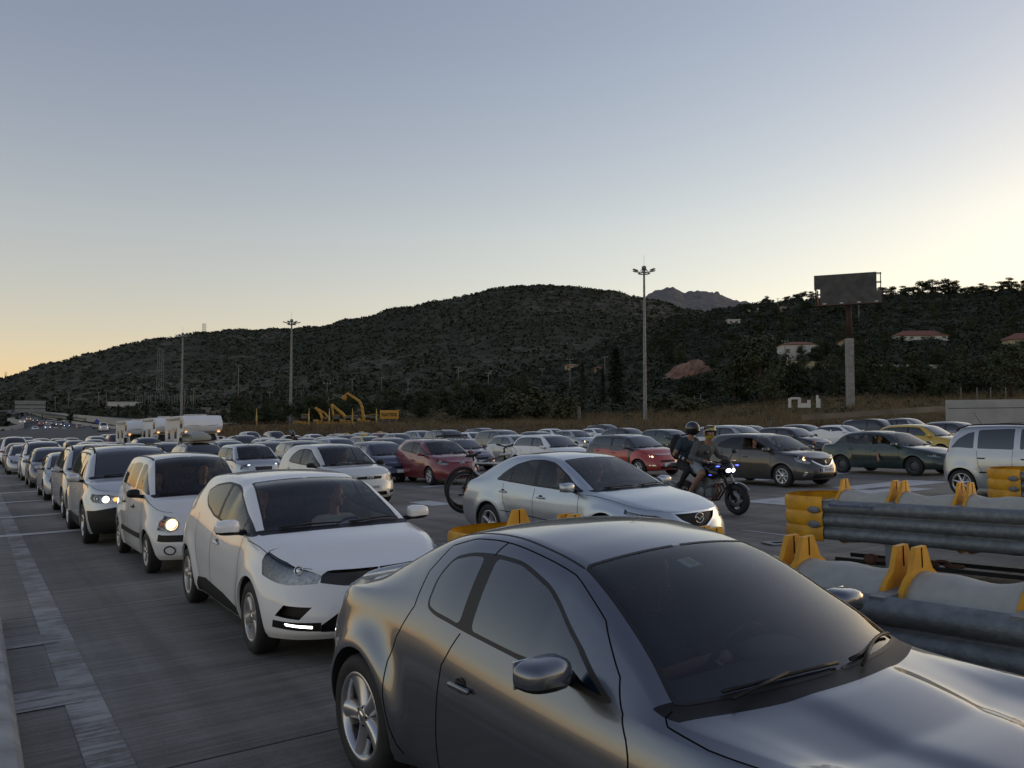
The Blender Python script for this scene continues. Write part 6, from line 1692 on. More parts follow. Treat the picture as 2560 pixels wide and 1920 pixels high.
BA['front'] = [('grille', [('f', 0, .765), ('f', .42, .755), ('f', .30, .67), ('f', .10, .585), ('f', 0, .585)], M_BLACK, .02, True), ('intake', [('f', 0, .36), ('f', .46, .36), ('f', .50, .26), ('f', 0, .25)], M_BLACK, .04, True),
               ('fog_trim', [('f', .60, .42), ('f', .66, .43), ('f', .70, .32), ('f', .66, .31)], M_CHROME, .005, False)]
BA['plate'] = (.465, 'IPX·6995')
# ---- dark green saloon
LA = spec(4.42, 1.70, 1.393, 2.55, .88, tr=.295, kind='sedan', nose_z=.66, cowl_z=.92, cowl=2.18, roof0=1.36, roof1=.20, belt_f=.88, belt_r=.93, tail_z=.93, deck=.46, nb=.13, lf=.75, ef=2.3)
LA.update(flare=.025, rr=.185, tw=.185, see=True, wheel='steel', paint=paint((.008, .030, .026), .3, .38, .09))
LA['open'] = (2, -1); LA['pillars'] = [(.34, .365), (1.02, 1.12)]
LA['heads'] = [[('f', .40, .58), ('f', .46, .64), ('f', .62, .665), ('s', 2.96, .68), ('s', 2.94, .62), ('f', .66, .575), ('f', .5, .56)]]
LA['seams'] += [([('s', .36, .50), ('s', 2.16, .50)], .03, M_TRIM)]
# ---- silver compact people carrier on the right
ME = spec(4.04, 1.694, 1.624, 2.63, .80, tr=.305, nose_z=.80, cowl_z=1.08, cowl=2.40, roof0=1.55, roof1=-.05, belt_f=1.02, belt_r=1.05, tail_z=1.0, nb=.12, lf=.70, ef=2.5, kind='mpv', rear_rake=.34)
ME.update(flare=.03, rr=.22, tw=.205, wheel='7', paint=P_SILVER, handlemat=M_BLACK, lr=.40, er=3.0)
ME['dlo'] = [(-.28, 1.09), (-.12, 1.30), (.10, 1.435), (.40, 1.505), (1.2, 1.525), (1.6, 1.475), (2.3, 1.095), (1.2, 1.055), (.3, 1.075)]
ME['dlomat'] = None; ME['pillars'] = [(.27, .36), (1.15, 1.28)]; ME['pk'] = -.05; ME['seal'] = .01
ME['seams'] += [([('s', .42, .56), ('s', 2.2, .56)], .035, M_BLACK)]
ME['lamps'] = [('tail_light', [('r', .60, .98), ('r', .74, 1.0), ('s', -.50, 1.02), ('s', -.50, .66), ('r', .76, .62), ('r', .66, .64)], M_REDLENS)]
ME['handles'] = [(.46, .87), (1.40, .86)]
# ---- silver small hatchback with white lamps
PI_ = spec(3.495, 1.595, 1.48, 2.385, .62, tr=.275, nose_z=.80, cowl_z=1.01, cowl=2.20, roof0=1.46, roof1=.0, belt_f=.95, belt_r=1.02, tail_z=1.0, nb=.10, lf=.58, ef=2.7, kind='mpv')
PI_.update(flare=.02, rr=.18, tw=.165, see=True, wheel='cap7', paint=P_SILVER)
PI_['heads'] = [[('f', .46, .69), ('f', .46, .855), ('f', .66, .865), ('s', 2.72, .85), ('f', .68, .70)]]
PI_['bulbs'] = [(.70, .75, .055, {-1: E_COOL, 1: E_COOL}), (.5, .3, .045, M_AMBER), (.75, .6, .05, M_CHROME)]
PI_['front'] = [('grille', [('f', 0, .775), ('f', .27, .77), ('f', .25, .64), ('f', 0, .63)], M_GLOSSBLACK, .02, True), ('intake', [('f', 0, .40), ('f', .4, .4), ('f', .42, .28), ('f', 0, .27)], M_BLACK, .03, True)]
# ---- everyday shapes for the queues behind
def generic():
    g = {}
    g['hatch'] = spec(4.0, 1.72, 1.47, 2.52, .82)
    g['hatch_old'] = spec(3.85, 1.66, 1.42, 2.45, .76, nose_z=.66, cowl_z=.94, belt_f=.90, belt_r=.93, tail_z=.9, rear_rake=.5)
    g['saloon'] = spec(4.5, 1.75, 1.43, 2.65, .90, tr=.31, kind='sedan', nose_z=.68, cowl_z=.95, tail_z=.98, deck=.5)
    g['saloon_old'] = spec(4.4, 1.70, 1.39, 2.58, .86, tr=.30, kind='sedan', nose_z=.64, cowl_z=.92, belt_f=.88, belt_r=.92, tail_z=.93, deck=.5)
    g['estate'] = spec(4.5, 1.76, 1.48, 2.65, .90, kind='wagon')
    g['suv'] = spec(4.5, 1.83, 1.68, 2.65, .86, tr=.35, nose_z=.90, cowl_z=1.12, belt_f=1.02, belt_r=1.08, tail_z=1.05, kind='suv', nb=.12)
    g['mpv'] = spec(4.3, 1.78, 1.62, 2.68, .85, nose_z=.82, cowl_z=1.08, belt_f=1.0, belt_r=1.05, cowl=2.55, kind='mpv')
    g['van'] = spec(4.2, 1.78, 1.80, 2.70, .78, nose_z=.86, cowl_z=1.12, belt_f=1.05, belt_r=1.08, tail_z=1.0, kind='van')
    g['coupe'] = spec(4.3, 1.74, 1.38, 2.56, .88, tr=.31, kind='sedan', nose_z=.66, cowl_z=.92, tail_z=.95, deck=.38, roof1=.35)
    for k, v in g.items():
        v['wheel'] = 'cap7' if k in ('hatch_old', 'saloon_old', 'van') else '5'
        v['bulbs'] = [(.45, .5, .055, M_CHROME)]
        v['plate'] = (.40, None)
    return g

# ------------------------------------------------------------------ crash cushions, cones
def thrie(mb, p0, p1, side, z0, z1, mat, depth=.085, wrap=None):
    """corrugated triple-wave beam from p0 to p1 (x along), facing side"""
    n = 37; prof = []
    for i in range(n):
        u = i / (n - 1); prof.append((depth * abs(math.sin(u * PI * 3)) ** .55, z0 + (z1 - z0) * u))
    P = len(prof); vs = []
    for x in (p0, p1):
        for d, z in prof: vs.append((x, side * (.40 + d), z))
    mb.add(vs, [(i, i + 1, P + i + 1, P + i) for i in range(P - 1)], mat, True)
    vs2 = [(x, y - side * .006, z) for x, y, z in vs]; mb.add(vs2, [(i, P + i, P + i + 1, i + 1) for i in range(P - 1)], mat, True)
def cushion(X, Y, deg, bays, label, bay=.735, writing=None):
    o = empty('crash_cushion', (X, Y, ground(X, Y)), 0); tag(o, label, 'crash cushion')
    place(o, X, Y, deg)
    z0, z1 = .36, .845
    for k in range(bays):
        x0, x1 = k * bay, (k + 1) * bay
        for s in (1, -1):
            m = MB(); e = .0035 * (k % 2) + .002; thrie(m, x0 - .10, x1 + .02, s, z0 + .002 * (k % 2), z1, M_GALVD, .085 + e)
            for zz in (z0 + .18, z0 + .36):
                m.box(((x0 + x1) / 2 - .05, s * (.402), zz), (bay * .62, .012, .018), M_SEAM)
                m.ball((x1 - .07, s * (.406 + .02), zz), (.07, .012, .03), M_GALV, 8, 5)
            m.build('guard_rail', o)
        m = MB(); prof = []
        for q in range(13):
            u = q / 12; prof.append((.335 - .035 * math.sin(PI * u) ** .7 * (1 if k % 2 else .7) + .012 * math.sin(u * 9 + k), x0 + .05 + (bay - .10) * u))
        m.lathe([(.0, x0 + .05)] + prof + [(.0, x1 - .05)], M_DRUM, 28, 'X', (0, 0, .62)); m.build('drum', o)
    for k in range(bays + 1):
        x = k * bay
        for dx in (-.055, .055):
            if (k == 0 and dx < 0) : continue
            m = MB(); zc = .62; R0 = .345
            poly = [(math.cos(a) * R0, zc + math.sin(a) * R0) for a in np.linspace(R(-210), R(30), 19)][::-1]
            body = [(0.350 * math.cos(a), .62 + .350 * math.sin(a)) for a in np.linspace(R(-75), R(66), 14)] + [(.068, 1.085), (-.068, 1.085)] + [(-0.350 * math.cos(a), .62 + .350 * math.sin(a)) for a in np.linspace(R(66), R(-75), 14)]
            T = Matrix.Translation((x + dx - .016, 0, 0)) @ Matrix(((0, 0, 1, 0), (1, 0, 0, 0), (0, 1, 0, 0), (0, 0, 0, 1)))
            m.extrude(body, M_YELLOW, .032, T); m.box((x + dx + .017, 0, 1.02), (.004, .010, .12), M_SEAM); m.build('diaphragm', o)
        m = MB(); m.box((x, 0, .80), (.09, .90, .09), M_GALVD); m.build('cross_beam', o)
        if k % 2 == 1:
            m = MB()
            for s in (1, -1): m.box((x, s * .36, .20), (.10, .08, .40), M_GALVD); m.box((x, s * .36, .012), (.40, .12, .024), M_GALVD)
            m.box((x, 0, .03), (.09, .84, .035), M_GALVD); m.build('support_leg', o)
    # yellow nose wrapped round the front
    m = MB(); n = 37; prof = []
    for i in range(n):
        u = i / (n - 1); prof.append((.030 * abs(math.sin(u * PI * 3)) ** .45 - .015, .34 + .55 * u))
    arc = [(-.02, -.49), (-.34, -.47)] + [(-.34 - .38 * math.cos(a) * .9, .46 * math.sin(a)) for a in np.linspace(-PI / 2 + .12, PI / 2 - .12, 15)] + [(-.34, .47), (-.02, .49)]
    vs = []
    for i, (x, y) in enumerate(arc):
        t = Vector((x + .34, y, 0)); nn = Vector((0, math.copysign(1, y), 0)) if x > -.33 else t.normalized()
        for d, z in prof: vs.append((x + nn.x * d, y + nn.y * d, z))
    P = len(prof); A = len(arc)
    m.add(vs, [(i * P + j, (i + 1) * P + j, (i + 1) * P + j + 1, i * P + j + 1) for i in range(A - 1) for j in range(P - 1)], M_YELLOW, True)
    m.add([(x * .985, y * .985, z) for x, y, z in vs], [(i * P + j, i * P + j + 1, (i + 1) * P + j + 1, (i + 1) * P + j) for i in range(A - 1) for j in range(P - 1)], M_YELLOW, True)
    for s in (1, -1):
        for z in (.55, .73): m.ball((-.13, s * .50, z), (.085, .016, .045), M_GALVD, 14, 7)
    m.build('nose', o)
    m = MB(); m.box((bays * bay / 2, .22, .10), (bays * bay, .05, .05), M_BLACK); m.box((bays * bay / 2, -.22, .10), (bays * bay, .05, .05), M_BLACK); m.build('guide_rail', o)
    if writing:
        vs, fs = text_mesh(writing, .062, .0015, 'LEFT', .95); m = MB()
        m.add([Vector((.06 + v.x, -.4985 - v.z, .800 + v.y)) for v in vs], fs, plain('blue_ink', (.03, .04, .16), .6), False); m.build('lettering', o)
    return o
cushion(.05, 7.86, -49.3, 9, 'crash cushion with grey drums beside the dark grey coupe')
c2 = cushion(4.22, 10.62, -46, 8, 'crash cushion behind the first one, its yellow nose facing the silver saloon', writing='www.eurometal.com.gr')
cushion(9.15, 14.6, -50, 4, 'crash cushion at the right edge beside the traffic cone')
# anchor chain under the second cushion
m = MB(); p0 = Vector((4.45, 10.05, ground(4.4, 10) + .14)); d = Vector((.80, -.60, .01)).normalized()
for i in range(7):
    c = p0 + d * i * .13; ax = Vector((0, 0, 1)) if i % 2 else d.cross(Vector((0, 0, 1)))
    m.tube([c + d * .095 * math.cos(a) + ax.normalized() * .05 * math.sin(a) for a in np.linspace(0, 2 * PI, 15)[:-1]], .017, M_RUST, 6, closed=True)
m.ball(p0 - d * .12, (.09, .09, .07), M_RUST, 10, 6)
tag(m.build('anchor_chain'), 'dark rusty anchor chain on the ground under the second crash cushion', 'chain')
m = MB(); q = on_ground(1947, 1360); m.box((0, 0, .012), (.42, .30, .018), M_GALV, Matrix.Rotation(R(20), 3, 'Z')); m.box((0, 0, .023), (.2, .1, .004), M_SEAM, Matrix.Rotation(R(20), 3, 'Z')); o = m.build('drain_cover'); o.location = q; tag(o, 'small steel plate lying on the pavement beside the cushions', 'plate')
def cone(X, Y, label):
    o = empty('traffic_cone', (X, Y, ground(X, Y))); tag(o, label, 'traffic cone')
    m = MB(); m.box((0, 0, .02), (.40, .40, .04), M_BLACK, None, .01); m.build('base', o)
    m = MB(); prof = [(.155, .04), (.125, .22), (.125, .221), (.086, .47), (.086, .471), (.055, .66), (.04, .70), (.058, .70), (.058, .76), (.035, .78), (0, .78)]
    m.lathe(prof[:2], M_CONE, 20, 'Z'); m.lathe(prof[2:4], M_CONEW, 20, 'Z'); m.lathe(prof[4:], M_CONE, 20, 'Z'); m.build('cone', o)
cone(8.75, 15.05, 'red and white traffic cone beside the yellow nose at the right')
cone(-.36, 8.65, 'red traffic cone standing before the nose of the nearest crash cushion')

# ------------------------------------------------------------------ people
def capsule(mb, a, b, r0, r1, mat, n=10):
    a, b = Vector(a), Vector(b); d = b - a; L = max(d.length, 1e-5); q = d.to_track_quat('Z', 'Y').to_matrix(); vs, fs = [], []; K = []
    for i in range(5):
        t = PI / 2 * (1 - i / 4); K.append((r0 * math.cos(t), -r0 * math.sin(t)))
    for i in range(5):
        t = PI / 2 * i / 4; K.append((r1 * math.cos(t), L + r1 * math.sin(t)))
    for r, h in K:
        for k in range(n): vs.append(a + q @ Vector((max(r, 1e-4) * math.cos(2 * PI * k / n), max(r, 1e-4) * math.sin(2 * PI * k / n), h)))
    m = len(K)
    for i in range(m - 1):
        for k in range(n): fs.append((i * n + k, i * n + (k + 1) % n, (i + 1) * n + (k + 1) % n, (i + 1) * n + k))
    fs += [list(range(n))[::-1], [(m - 1) * n + k for k in range(n)]]
    mb.add(vs, fs, mat)
class Person:
    """one continuous body: capsules and ellipsoids fused by a voxel remesh; each face takes the cloth or skin of the nearest piece"""
    def __init__(self): self.p = []; self.mb = MB(); self.k = 1.0
    def seg(self, a, b, r0, r1, mat):
        if r0 > .04: r0, r1 = r0 * self.k, r1 * self.k
        self.p.append((Vector(a), Vector(b), r0, r1, mat)); capsule(self.mb, a, b, r0, r1, M_SKIN)
    def ell(self, c, r, mat, rot=None): self.p.append((Vector(c), Vector(c), min(r), min(r), mat)); self.mb.ball(c, r, M_SKIN, 14, 10, rot)
    def hand(self, wrist, d, up, mat, s=1.0, curl=.6, side=1):
        d, up = Vector(d).normalized(), Vector(up).normalized(); w = d.cross(up).normalized() * side; wrist = Vector(wrist)
        palm = wrist + d * .085 * s
        self.seg(wrist, palm, .026 * s, .030 * s, mat); 
        for o in (-.026, -.009, .009, .026):
            self.seg(wrist + w * o * .6 * s, palm + w * o * s, .016 * s, .015 * s, mat)
        for o, L in ((-.028, .062), (-.010, .075), (.009, .070), (.027, .055)):
            a = palm + w * o * s; q = 0.0; cur = a
            for k in range(3):
                q += curl * (.5 if k == 0 else 1.0); dd = d * math.cos(q) - up * math.sin(q); nx = cur + dd * L * (.45, .32, .25)[k] * s
                self.seg(cur, nx, (.0100 - .0012 * k) * s, (.0094 - .0014 * k) * s, mat); cur = nx
        a = wrist + d * .03 * s - w * .026 * s; b = a + (d * .6 - w * .7 - up * .25).normalized() * .042 * s; self.seg(a, b, .0125 * s, .011 * s, mat); self.seg(b, b + (d * .8 - up * .5).normalized() * .032 * s, .011 * s, .009 * s, mat)
    def head(self, c, yaw=0.0, pitch=0.0, mat=None, s=1.0):
        mat = mat or M_SKIN; rot = Matrix.Rotation(yaw, 3, 'Z') @ Matrix.Rotation(pitch, 3, 'Y'); c = Vector(c)
        T = lambda x, y, z: c + rot @ (Vector((x, y, z)) * s)
        self.ell(T(-.005, 0, .025), (.094 * s, .074 * s, .098 * s), mat, rot); self.ell(T(.025, 0, -.055), (.062 * s, .056 * s, .062 * s), mat, rot)
        self.seg(T(.082, 0, .012), T(.108, 0, -.022), .011 * s, .016 * s, mat); self.seg(T(.072, -.030, .03), T(.072, .030, .03), .014 * s, .014 * s, mat)
        self.seg(T(.078, -.018, -.062), T(.078, .018, -.062), .011 * s, .011 * s, mat); self.ell(T(.066, 0, -.100), (.022 * s, .026 * s, .018 * s), mat, rot)
        for y in (-1, 1): self.ell(T(-.01, y * .076, -.01), (.020 * s, .010 * s, .032 * s), mat, rot); self.ell(T(.052, y * .042, -.02), (.025 * s, .02 * s, .022 * s), mat, rot)
        return T, rot
    def build(self, name, parent=None, voxel=.011):
        me = self.mb.build('tmp', mesh_only=True); o = bpy.data.objects.new('tmp', me); COL.objects.link(o)
        r = o.modifiers.new('r', 'REMESH'); r.mode = 'VOXEL'; r.voxel_size = voxel
        s = o.modifiers.new('s', 'SMOOTH'); s.iterations = 3; s.factor = .5
        dg = bpy.context.evaluated_depsgraph_get(); dg.update(); out = bpy.data.meshes.new_from_object(o.evaluated_get(dg)); bpy.data.objects.remove(o); bpy.data.meshes.remove(me)
        out.materials.clear(); mats = []
        for p in self.p:
            if p[4] not in mats: mats.append(p[4])
        for m in mats: out.materials.append(m)
        N = len(out.polygons); c = np.empty(N * 3); out.polygons.foreach_get('center', c); c = c.reshape(-1, 3); best = np.full(N, 1e9); idx = np.zeros(N, int)
        for a, b, r0, r1, m in self.p:
            a, b = np.array(a), np.array(b); d = b - a; t = np.clip(((c - a) @ d) / max(d @ d, 1e-9), 0, 1)
            q = np.linalg.norm(c - (a + t[:, None] * d), axis=1) - (r0 + (r1 - r0) * t); k = q < best; best[k] = q[k]; idx[k] = mats.index(m)
        out.polygons.foreach_set('material_index', idx.tolist()); out.polygons.foreach_set('use_smooth', [True] * N); out.name = name
        return link(name, out, parent)
M_EYEW = plain('eye_white', (.6, .58, .55), .3); M_EYED = plain('eye_dark', (.02, .015, .012), .2); M_LIP = plain('lips', (.22, .09, .075), .5)
def face_bits(o, T, rot, s=1.0):
    m = MB()
    for y in (-1, 1): m.ball(T(.079, y * .032, .008), (.010 * s, .014 * s, .009 * s), M_EYEW, 8, 6, rot); m.ball(T(.087, y * .032, .008), (.004 * s, .006 * s, .006 * s), M_EYED, 8, 6, rot)
    m.build('eyes', o)
    m = MB(); m.tube([T(.088, -.022, -.062), T(.091, 0, -.061), T(.088, .022, -.062)], .004 * s, M_LIP, 6); m.build('lips', o)
def hair(o, T, rot, col, long=False, s=1.0):
    m = MB(); hm = plain('hair', col, .7, noise=.3, nscale=60); r = random.Random(4)
    vs, fs = [], []
    n, k = 18, 10
    for j in range(k + 1):
        t = j / k * PI * .60
        for i in range(n):
            a = 2 * PI * i / n; q = 1.10 + .05 * r.random(); front = math.cos(a) > .3
            tt = min(t, PI * .27) if front else t
            vs.append(T((-.012 + .094 * q * math.sin(tt) * math.cos(a)), .078 * q * math.sin(tt) * math.sin(a), .030 + .100 * q * math.cos(tt)))
    for j in range(k):
        for i in range(n): fs.append((j * n + i, j * n + n + i, j * n + n + (i + 1) % n, j * n + (i + 1) % n))
    m.add(vs, fs, hm)
    if long:
        for y in np.linspace(-.07, .07, 9): m.tube([T(-.07, y, .03), T(-.085, y * 1.2, -.08), T(-.075, y * 1.3, -.19)], [.022, .024, .012], hm, 6)
        for y in (-1, 1): m.tube([T(.0, y * .078, .04), T(.0, y * .090, -.06), T(-.01, y * .090, -.16)], [.02, .022, .012], hm, 6)
    m.build('hair', o)
def seated(label, car_pose, x, y, seat_z, top, skin=None, haircol=(.03, .02, .015), long=False, yaw=0.0, hands='wheel', arm_out=False, lean=0.0, glasses=False, small=1.0, pants=None):
    """someone sitting in a car, in the car's own frame"""
    P = Person(); sk = skin or M_SKIN; pt = pants or M_PANTS; s = small
    hip = Vector((x + .12, y, seat_z + .10)); ch = hip + Vector((-.17 + lean, 0, .34 * s)); nk = ch + Vector((-.03 + lean * .4, 0, .20 * s)); hd = nk + Vector((.035, 0, .185 * s))
    P.seg(hip + Vector((0, -.08, 0)), hip + Vector((0, .08, 0)), .12 * s, .12 * s, pt); P.seg(hip, ch, .135 * s, .145 * s, top); P.seg(ch + Vector((0, -.09 * s, .03)), ch + Vector((0, .09 * s, .03)), .115 * s, .115 * s, top)
    P.seg(ch + Vector((0, -.16 * s, .125 * s)), ch + Vector((0, .16 * s, .125 * s)), .062 * s, .062 * s, top); P.seg(nk, hd + Vector((-.02, 0, -.05)), .054 * s, .050 * s, sk)
    for q in (-1, 1):
        kn = hip + Vector((.40 * s, q * .12, .14)); P.seg(hip + Vector((0, q * .09, 0)), kn, .085 * s, .062 * s, pt); P.seg(kn, kn + Vector((.16, 0, -.36 * s)), .058 * s, .042 * s, pt)
        sh = ch + Vector((0, q * .195 * s, .11 * s))
        if arm_out and q == -1:
            el = sh + Vector((.16, -.20, -.16)); wr = el + Vector((.10, -.14, -.20)); P.seg(sh, el, .055 * s, .045 * s, top); P.seg(el, wr, .042 * s, .030 * s, sk); P.hand(wr, (.25, -.15, -1), (.6, -.9, 0), sk, s, .35)
        elif hands == 'wheel':
            el = sh + Vector((.17, q * .06, -.22)); wr = Vector((x + .46, y + q * .15, seat_z + .50)); P.seg(sh, el, .055 * s, .044 * s, top); P.seg(el, wr, .042 * s, .030 * s, sk); P.hand(wr, (.8, -q * .3, .3), (.2, 0, 1), sk, s, .8, q)
        else:
            el = sh + Vector((.10, q * .05, -.25)); wr = el + Vector((.20, -q * .10, -.02)); P.seg(sh, el, .055 * s, .044 * s, top); P.seg(el, wr, .042 * s, .030 * s, sk); P.hand(wr, (.8, -q * .4, -.1), (0, 0, 1), sk, s, .35, q)
    T, rot = P.head(hd, yaw, 0.0, sk, s)
    o = P.build('person', None, .012); tag(o, label, 'person'); face_bits(o, T, rot, s); hair(o, T, rot, haircol, long, s)
    place(o, *car_pose); return o
M_PANTS = plain('dark_trousers', (.03, .032, .04), .9)
M_BLUEC = plain('blue_cloth', (.08, .26, .55), .9); M_WHITEC2 = plain('pale_cloth', (.45, .45, .45), .9); M_BLACKC = plain('black_cloth', (.018, .018, .02), .95, noise=.3, nscale=15); M_GREYC = plain('grey_cloth', (.085, .088, .092), .9, noise=.25, nscale=14)
M_TEAL = plain('teal_shirt', (.04, .16, .22), .9); M_DENIM = plain('washed_denim', (.26, .30, .34), .9, noise=.2, nscale=18); M_NAVY = plain('navy_shirt', (.030, .045, .065), .9); M_SKIN2 = plain('tanned_skin', (.27, .15, .10), .55)

# ---- motorcycle with rider and passenger
def motorcycle(pose, name='motorcycle', label='', lights=True, simple=False):
    o = empty(name); tag(o, label, 'motorcycle')
    def wheel(x, r, w, nm):
        m = MB(); m.lathe([(r - .10, -w * .45), (r - .05, -w * .5), (r - .012, -w * .32), (r, 0), (r - .012, w * .32), (r - .05, w * .5), (r - .10, w * .45)], M_RUBBER, 36, 'Y', (x, 0, r)); wo = m.build('wheel', o)
        m = MB(); m.lathe([(r - .095, -w * .42), (r - .115, -w * .35), (r - .115, w * .35), (r - .095, w * .42)], M_GLOSSBLACK, 30, 'Y', (x, 0, r)); m.lathe([(.045, -.06), (.045, .06)], M_GALV, 12, 'Y', (x, 0, r))
        for k in range(5):
            a = 2 * PI * k / 5 + .3
            for da in (-.16, .16): m.tube([(x + .03 * math.cos(a), 0, r + .03 * math.sin(a)), (x + (r - .11) * math.cos(a + da), 0, r + (r - .11) * math.sin(a + da))], [.016, .011], M_GLOSSBLACK, 6)
        m.build('rim', wo)
        m = MB()
        for y in ((-.07, .07) if x > .5 else (.08,)): m.lathe([(.07, y - .002), (.15 if x > .5 else .11, y - .002), (.15 if x > .5 else .11, y + .002), (.07, y + .002)], M_GALV, 26, 'Y', (x, 0, r))
        m.build('brake_disc', wo)
    wheel(0, .315, .18, 'rear'); wheel(1.43, .305, .125, 'front')
    m = MB(); hd = Vector((1.06, 0, .86))
    for y in (-.10, .10): m.tube([(1.43, y, .305), (1.17, y, .80), (1.10, y, .95)], [.030, .028, .024], M_GALV if y > 0 else M_BLACK, 8)
    m.box((1.13, 0, .90), (.10, .26, .04), M_BLACK, None, .01); m.build('fork', o)
    m = MB(); n = 12
    for k in range(n + 1): pass
    m.lathe([(.322, -.075), (.335, -.05), (.340, 0), (.335, .05), (.322, .075)], M_GLOSSBLACK, 16, 'Y', (1.43, 0, .305), arc=(R(35), R(150))); m.build('mudguard', o)
    m = MB(); m.tube([(1.08, 0, .90), (.80, .10, .72), (.45, .12, .58), (.36, .10, .38)], .032, M_BLACK, 8); m.tube([(1.08, 0, .90), (.80, -.10, .72), (.45, -.12, .58), (.36, -.10, .38)], .032, M_BLACK, 8)
    for y in (-.11, .11): m.tube([(.40, y, .42), (0, y, .315)], [.034, .026], M_GALVD, 8)
    m.tube([(.5, 0, .62), (.1, 0, .86), (-.32, 0, .93)], [.05, .04, .025], M_BLACK, 8); m.build('frame', o)
    m = MB(); m.ball((.78, 0, .87), (.30, .17, .14), M_GLOSSBLACK, 18, 12); m.ball((.96, .17, .80), (.16, .05, .11), M_GLOSSBLACK, 12, 8); m.ball((.96, -.17, .80), (.16, .05, .11), M_GLOSSBLACK, 12, 8); m.build('fuel_tank', o)
    m = MB(); m.ball((.42, 0, .83), (.27, .15, .06), M_BLACKC, 16, 8); m.ball((.02, 0, .93), (.25, .13, .055), M_BLACKC, 16, 8); m.build('seat', o)
    m = MB(); m.ball((-.28, 0, .92), (.20, .09, .07), M_GLOSSBLACK, 12, 8); m.box((-.45, 0, .90), (.04, .12, .06), M_REDLENS, None, .01); m.build('tail', o)
    m = MB(); m.box((.66, 0, .47), (.42, .30, .34), M_GALVD, None, .05); m.box((.80, 0, .62), (.24, .32, .24), M_GALV, Matrix.Rotation(R(-25), 3, 'Y'), .04)
    for y in (-.17, .17): m.ball((.60, y, .42), (.13, .05, .13), M_GALVD, 14, 8)
    for k in range(4): m.box((.82 + .0 * k, 0, .54 + .05 * k), (.27, .34, .010), M_GALVD, Matrix.Rotation(R(-25), 3, 'Y'))
    for y in (-.10, 0, .10): m.tube([(.96, y, .60), (1.02, y, .45), (.85, y, .26), (.5, y * .5 - .08, .22)], .022, M_RUST, 8)
    m.build('engine', o)
    for y in (-1,):
        m = MB(); m.tube([(.45, y * .14, .26), (.10, y * .20, .42), (-.12, y * .21, .52)], [.03, .045, .055], M_GALV, 10); m.tube([(-.02, y * .21, .48), (-.30, y * .22, .60)], [.062, .066], M_GALV, 14); m.build('exhaust', o)
    m = MB(); m.tube([(.93, -.40, 1.03), (1.0, -.25, 1.06), (1.05, -.08, 1.02), (1.05, .08, 1.02), (1.0, .25, 1.06), (.93, .40, 1.03)], .013, M_BLACK, 8)
    for s in (-1, 1): m.tube([(.935, s * .39, 1.033), (.985, s * .27, 1.055)], .019, M_RUBBER, 8); m.tube([(1.02, s * .20, 1.05), (1.06, s * .40, 1.04)], .007, M_CHROME, 6)
    m.build('handlebar', o)
    for s in (-1, 1):
        m = MB(); m.tube([(1.0, s * .28, 1.06), (1.04, s * .36, 1.20)], .008, M_BLACK, 6); m.ball((1.04, s * .40, 1.23), (.02, .075, .045), M_BLACK, 12, 8); m.build('mirror', o)
    m = MB(); m.ball((1.20, 0, .90), (.12, .17, .13), M_GLOSSBLACK, 16, 10); m.ball((1.17, 0, 1.03), (.10, .13, .07), M_BLACK, 12, 8); m.build('headlight_cowl', o)
    for s in (-1, 1):
        m = MB(); m.ball((1.285, s * .062, .87), (.045, .062, .045), E_COOL if lights else M_REFLECTOR, 12, 8, Matrix.Rotation(s * .35, 3, 'Z')); m.build('headlight', o)
        m = MB(); m.tube([(1.20, s * .12, .93), (1.20, s * .25, .95)], .010, M_BLACK, 6); m.ball((1.21, s * .27, .955), (.045, .035, .014), E_BLUE if lights else M_AMBER, 10, 6); m.build('indicator', o)
    m = MB(); m.ball((.95, -.212, .775), (.05, .006, .012), E_BLUE if lights else M_BLACK, 10, 6); m.build('side_lamp', o)
    m = MB()
    for s in (-1, 1): m.tube([(.40, s * .12, .36), (.40, s * .26, .36)], .014, M_BLACK, 6); m.tube([(.10, s * .12, .44), (.08, s * .26, .44)], .014, M_BLACK, 6)
    m.build('foot_pegs', o)
    place(o, *pose); return o
def helmet(o, c, mat, mat2, yaw, vis=M_GLOSSBLACK, open_visor=False, name='helmet'):
    rot = Matrix.Rotation(yaw, 3, 'Z'); m = MB(); c = Vector(c)
    n, k = 24, 16; vs = []
    for j in range(k + 1):
        t = PI * .06 + PI * .80 * j / k if j else 0.0
        for i in range(n):
            a = 2 * PI * i / n; x, y, z = math.sin(t) * math.cos(a), math.sin(t) * math.sin(a), math.cos(t)
            chin = 1.0 + (.16 if (z < -.25 and x > 0) else 0.0) * x
            vs.append(c + rot @ Vector((.155 * x * chin, .132 * y, .150 * z + .01)))
    fs = [(j * n + i, j * n + n + i, j * n + n + (i + 1) % n, j * n + (i + 1) % n) for j in range(k) for i in range(n)]
    def loc(f): q = sum((vs[i] for i in f), Vector()) / 4 - c; return rot.inverted() @ q
    shell, chin, visor, stripe = [], [], [], []
    for f in fs:
        q = loc(f)
        if q.x > .055 and -.055 < q.z < .055: visor.append(f)
        elif q.z <= -.055 and q.x > -.02: chin.append(f)
        elif abs(q.y) < .045 and q.z > .02: stripe.append(f)
        else: shell.append(f)
    m.add(vs, shell, mat); m.add(vs, stripe, mat2); m.add(vs, chin, mat2 if open_visor else mat)
    h = m.build(name, o)
    if not open_visor: m = MB(); m.add([c + (v - c) * 1.012 for v in vs], visor, vis); m.build('visor', h)
    else:
        m = MB(); m.add([c + (v - c) * 1.03 + Vector((0, 0, .085)) - rot @ Vector((.035, 0, 0)) for v in vs], visor, vis); m.build('visor', h)
    return h
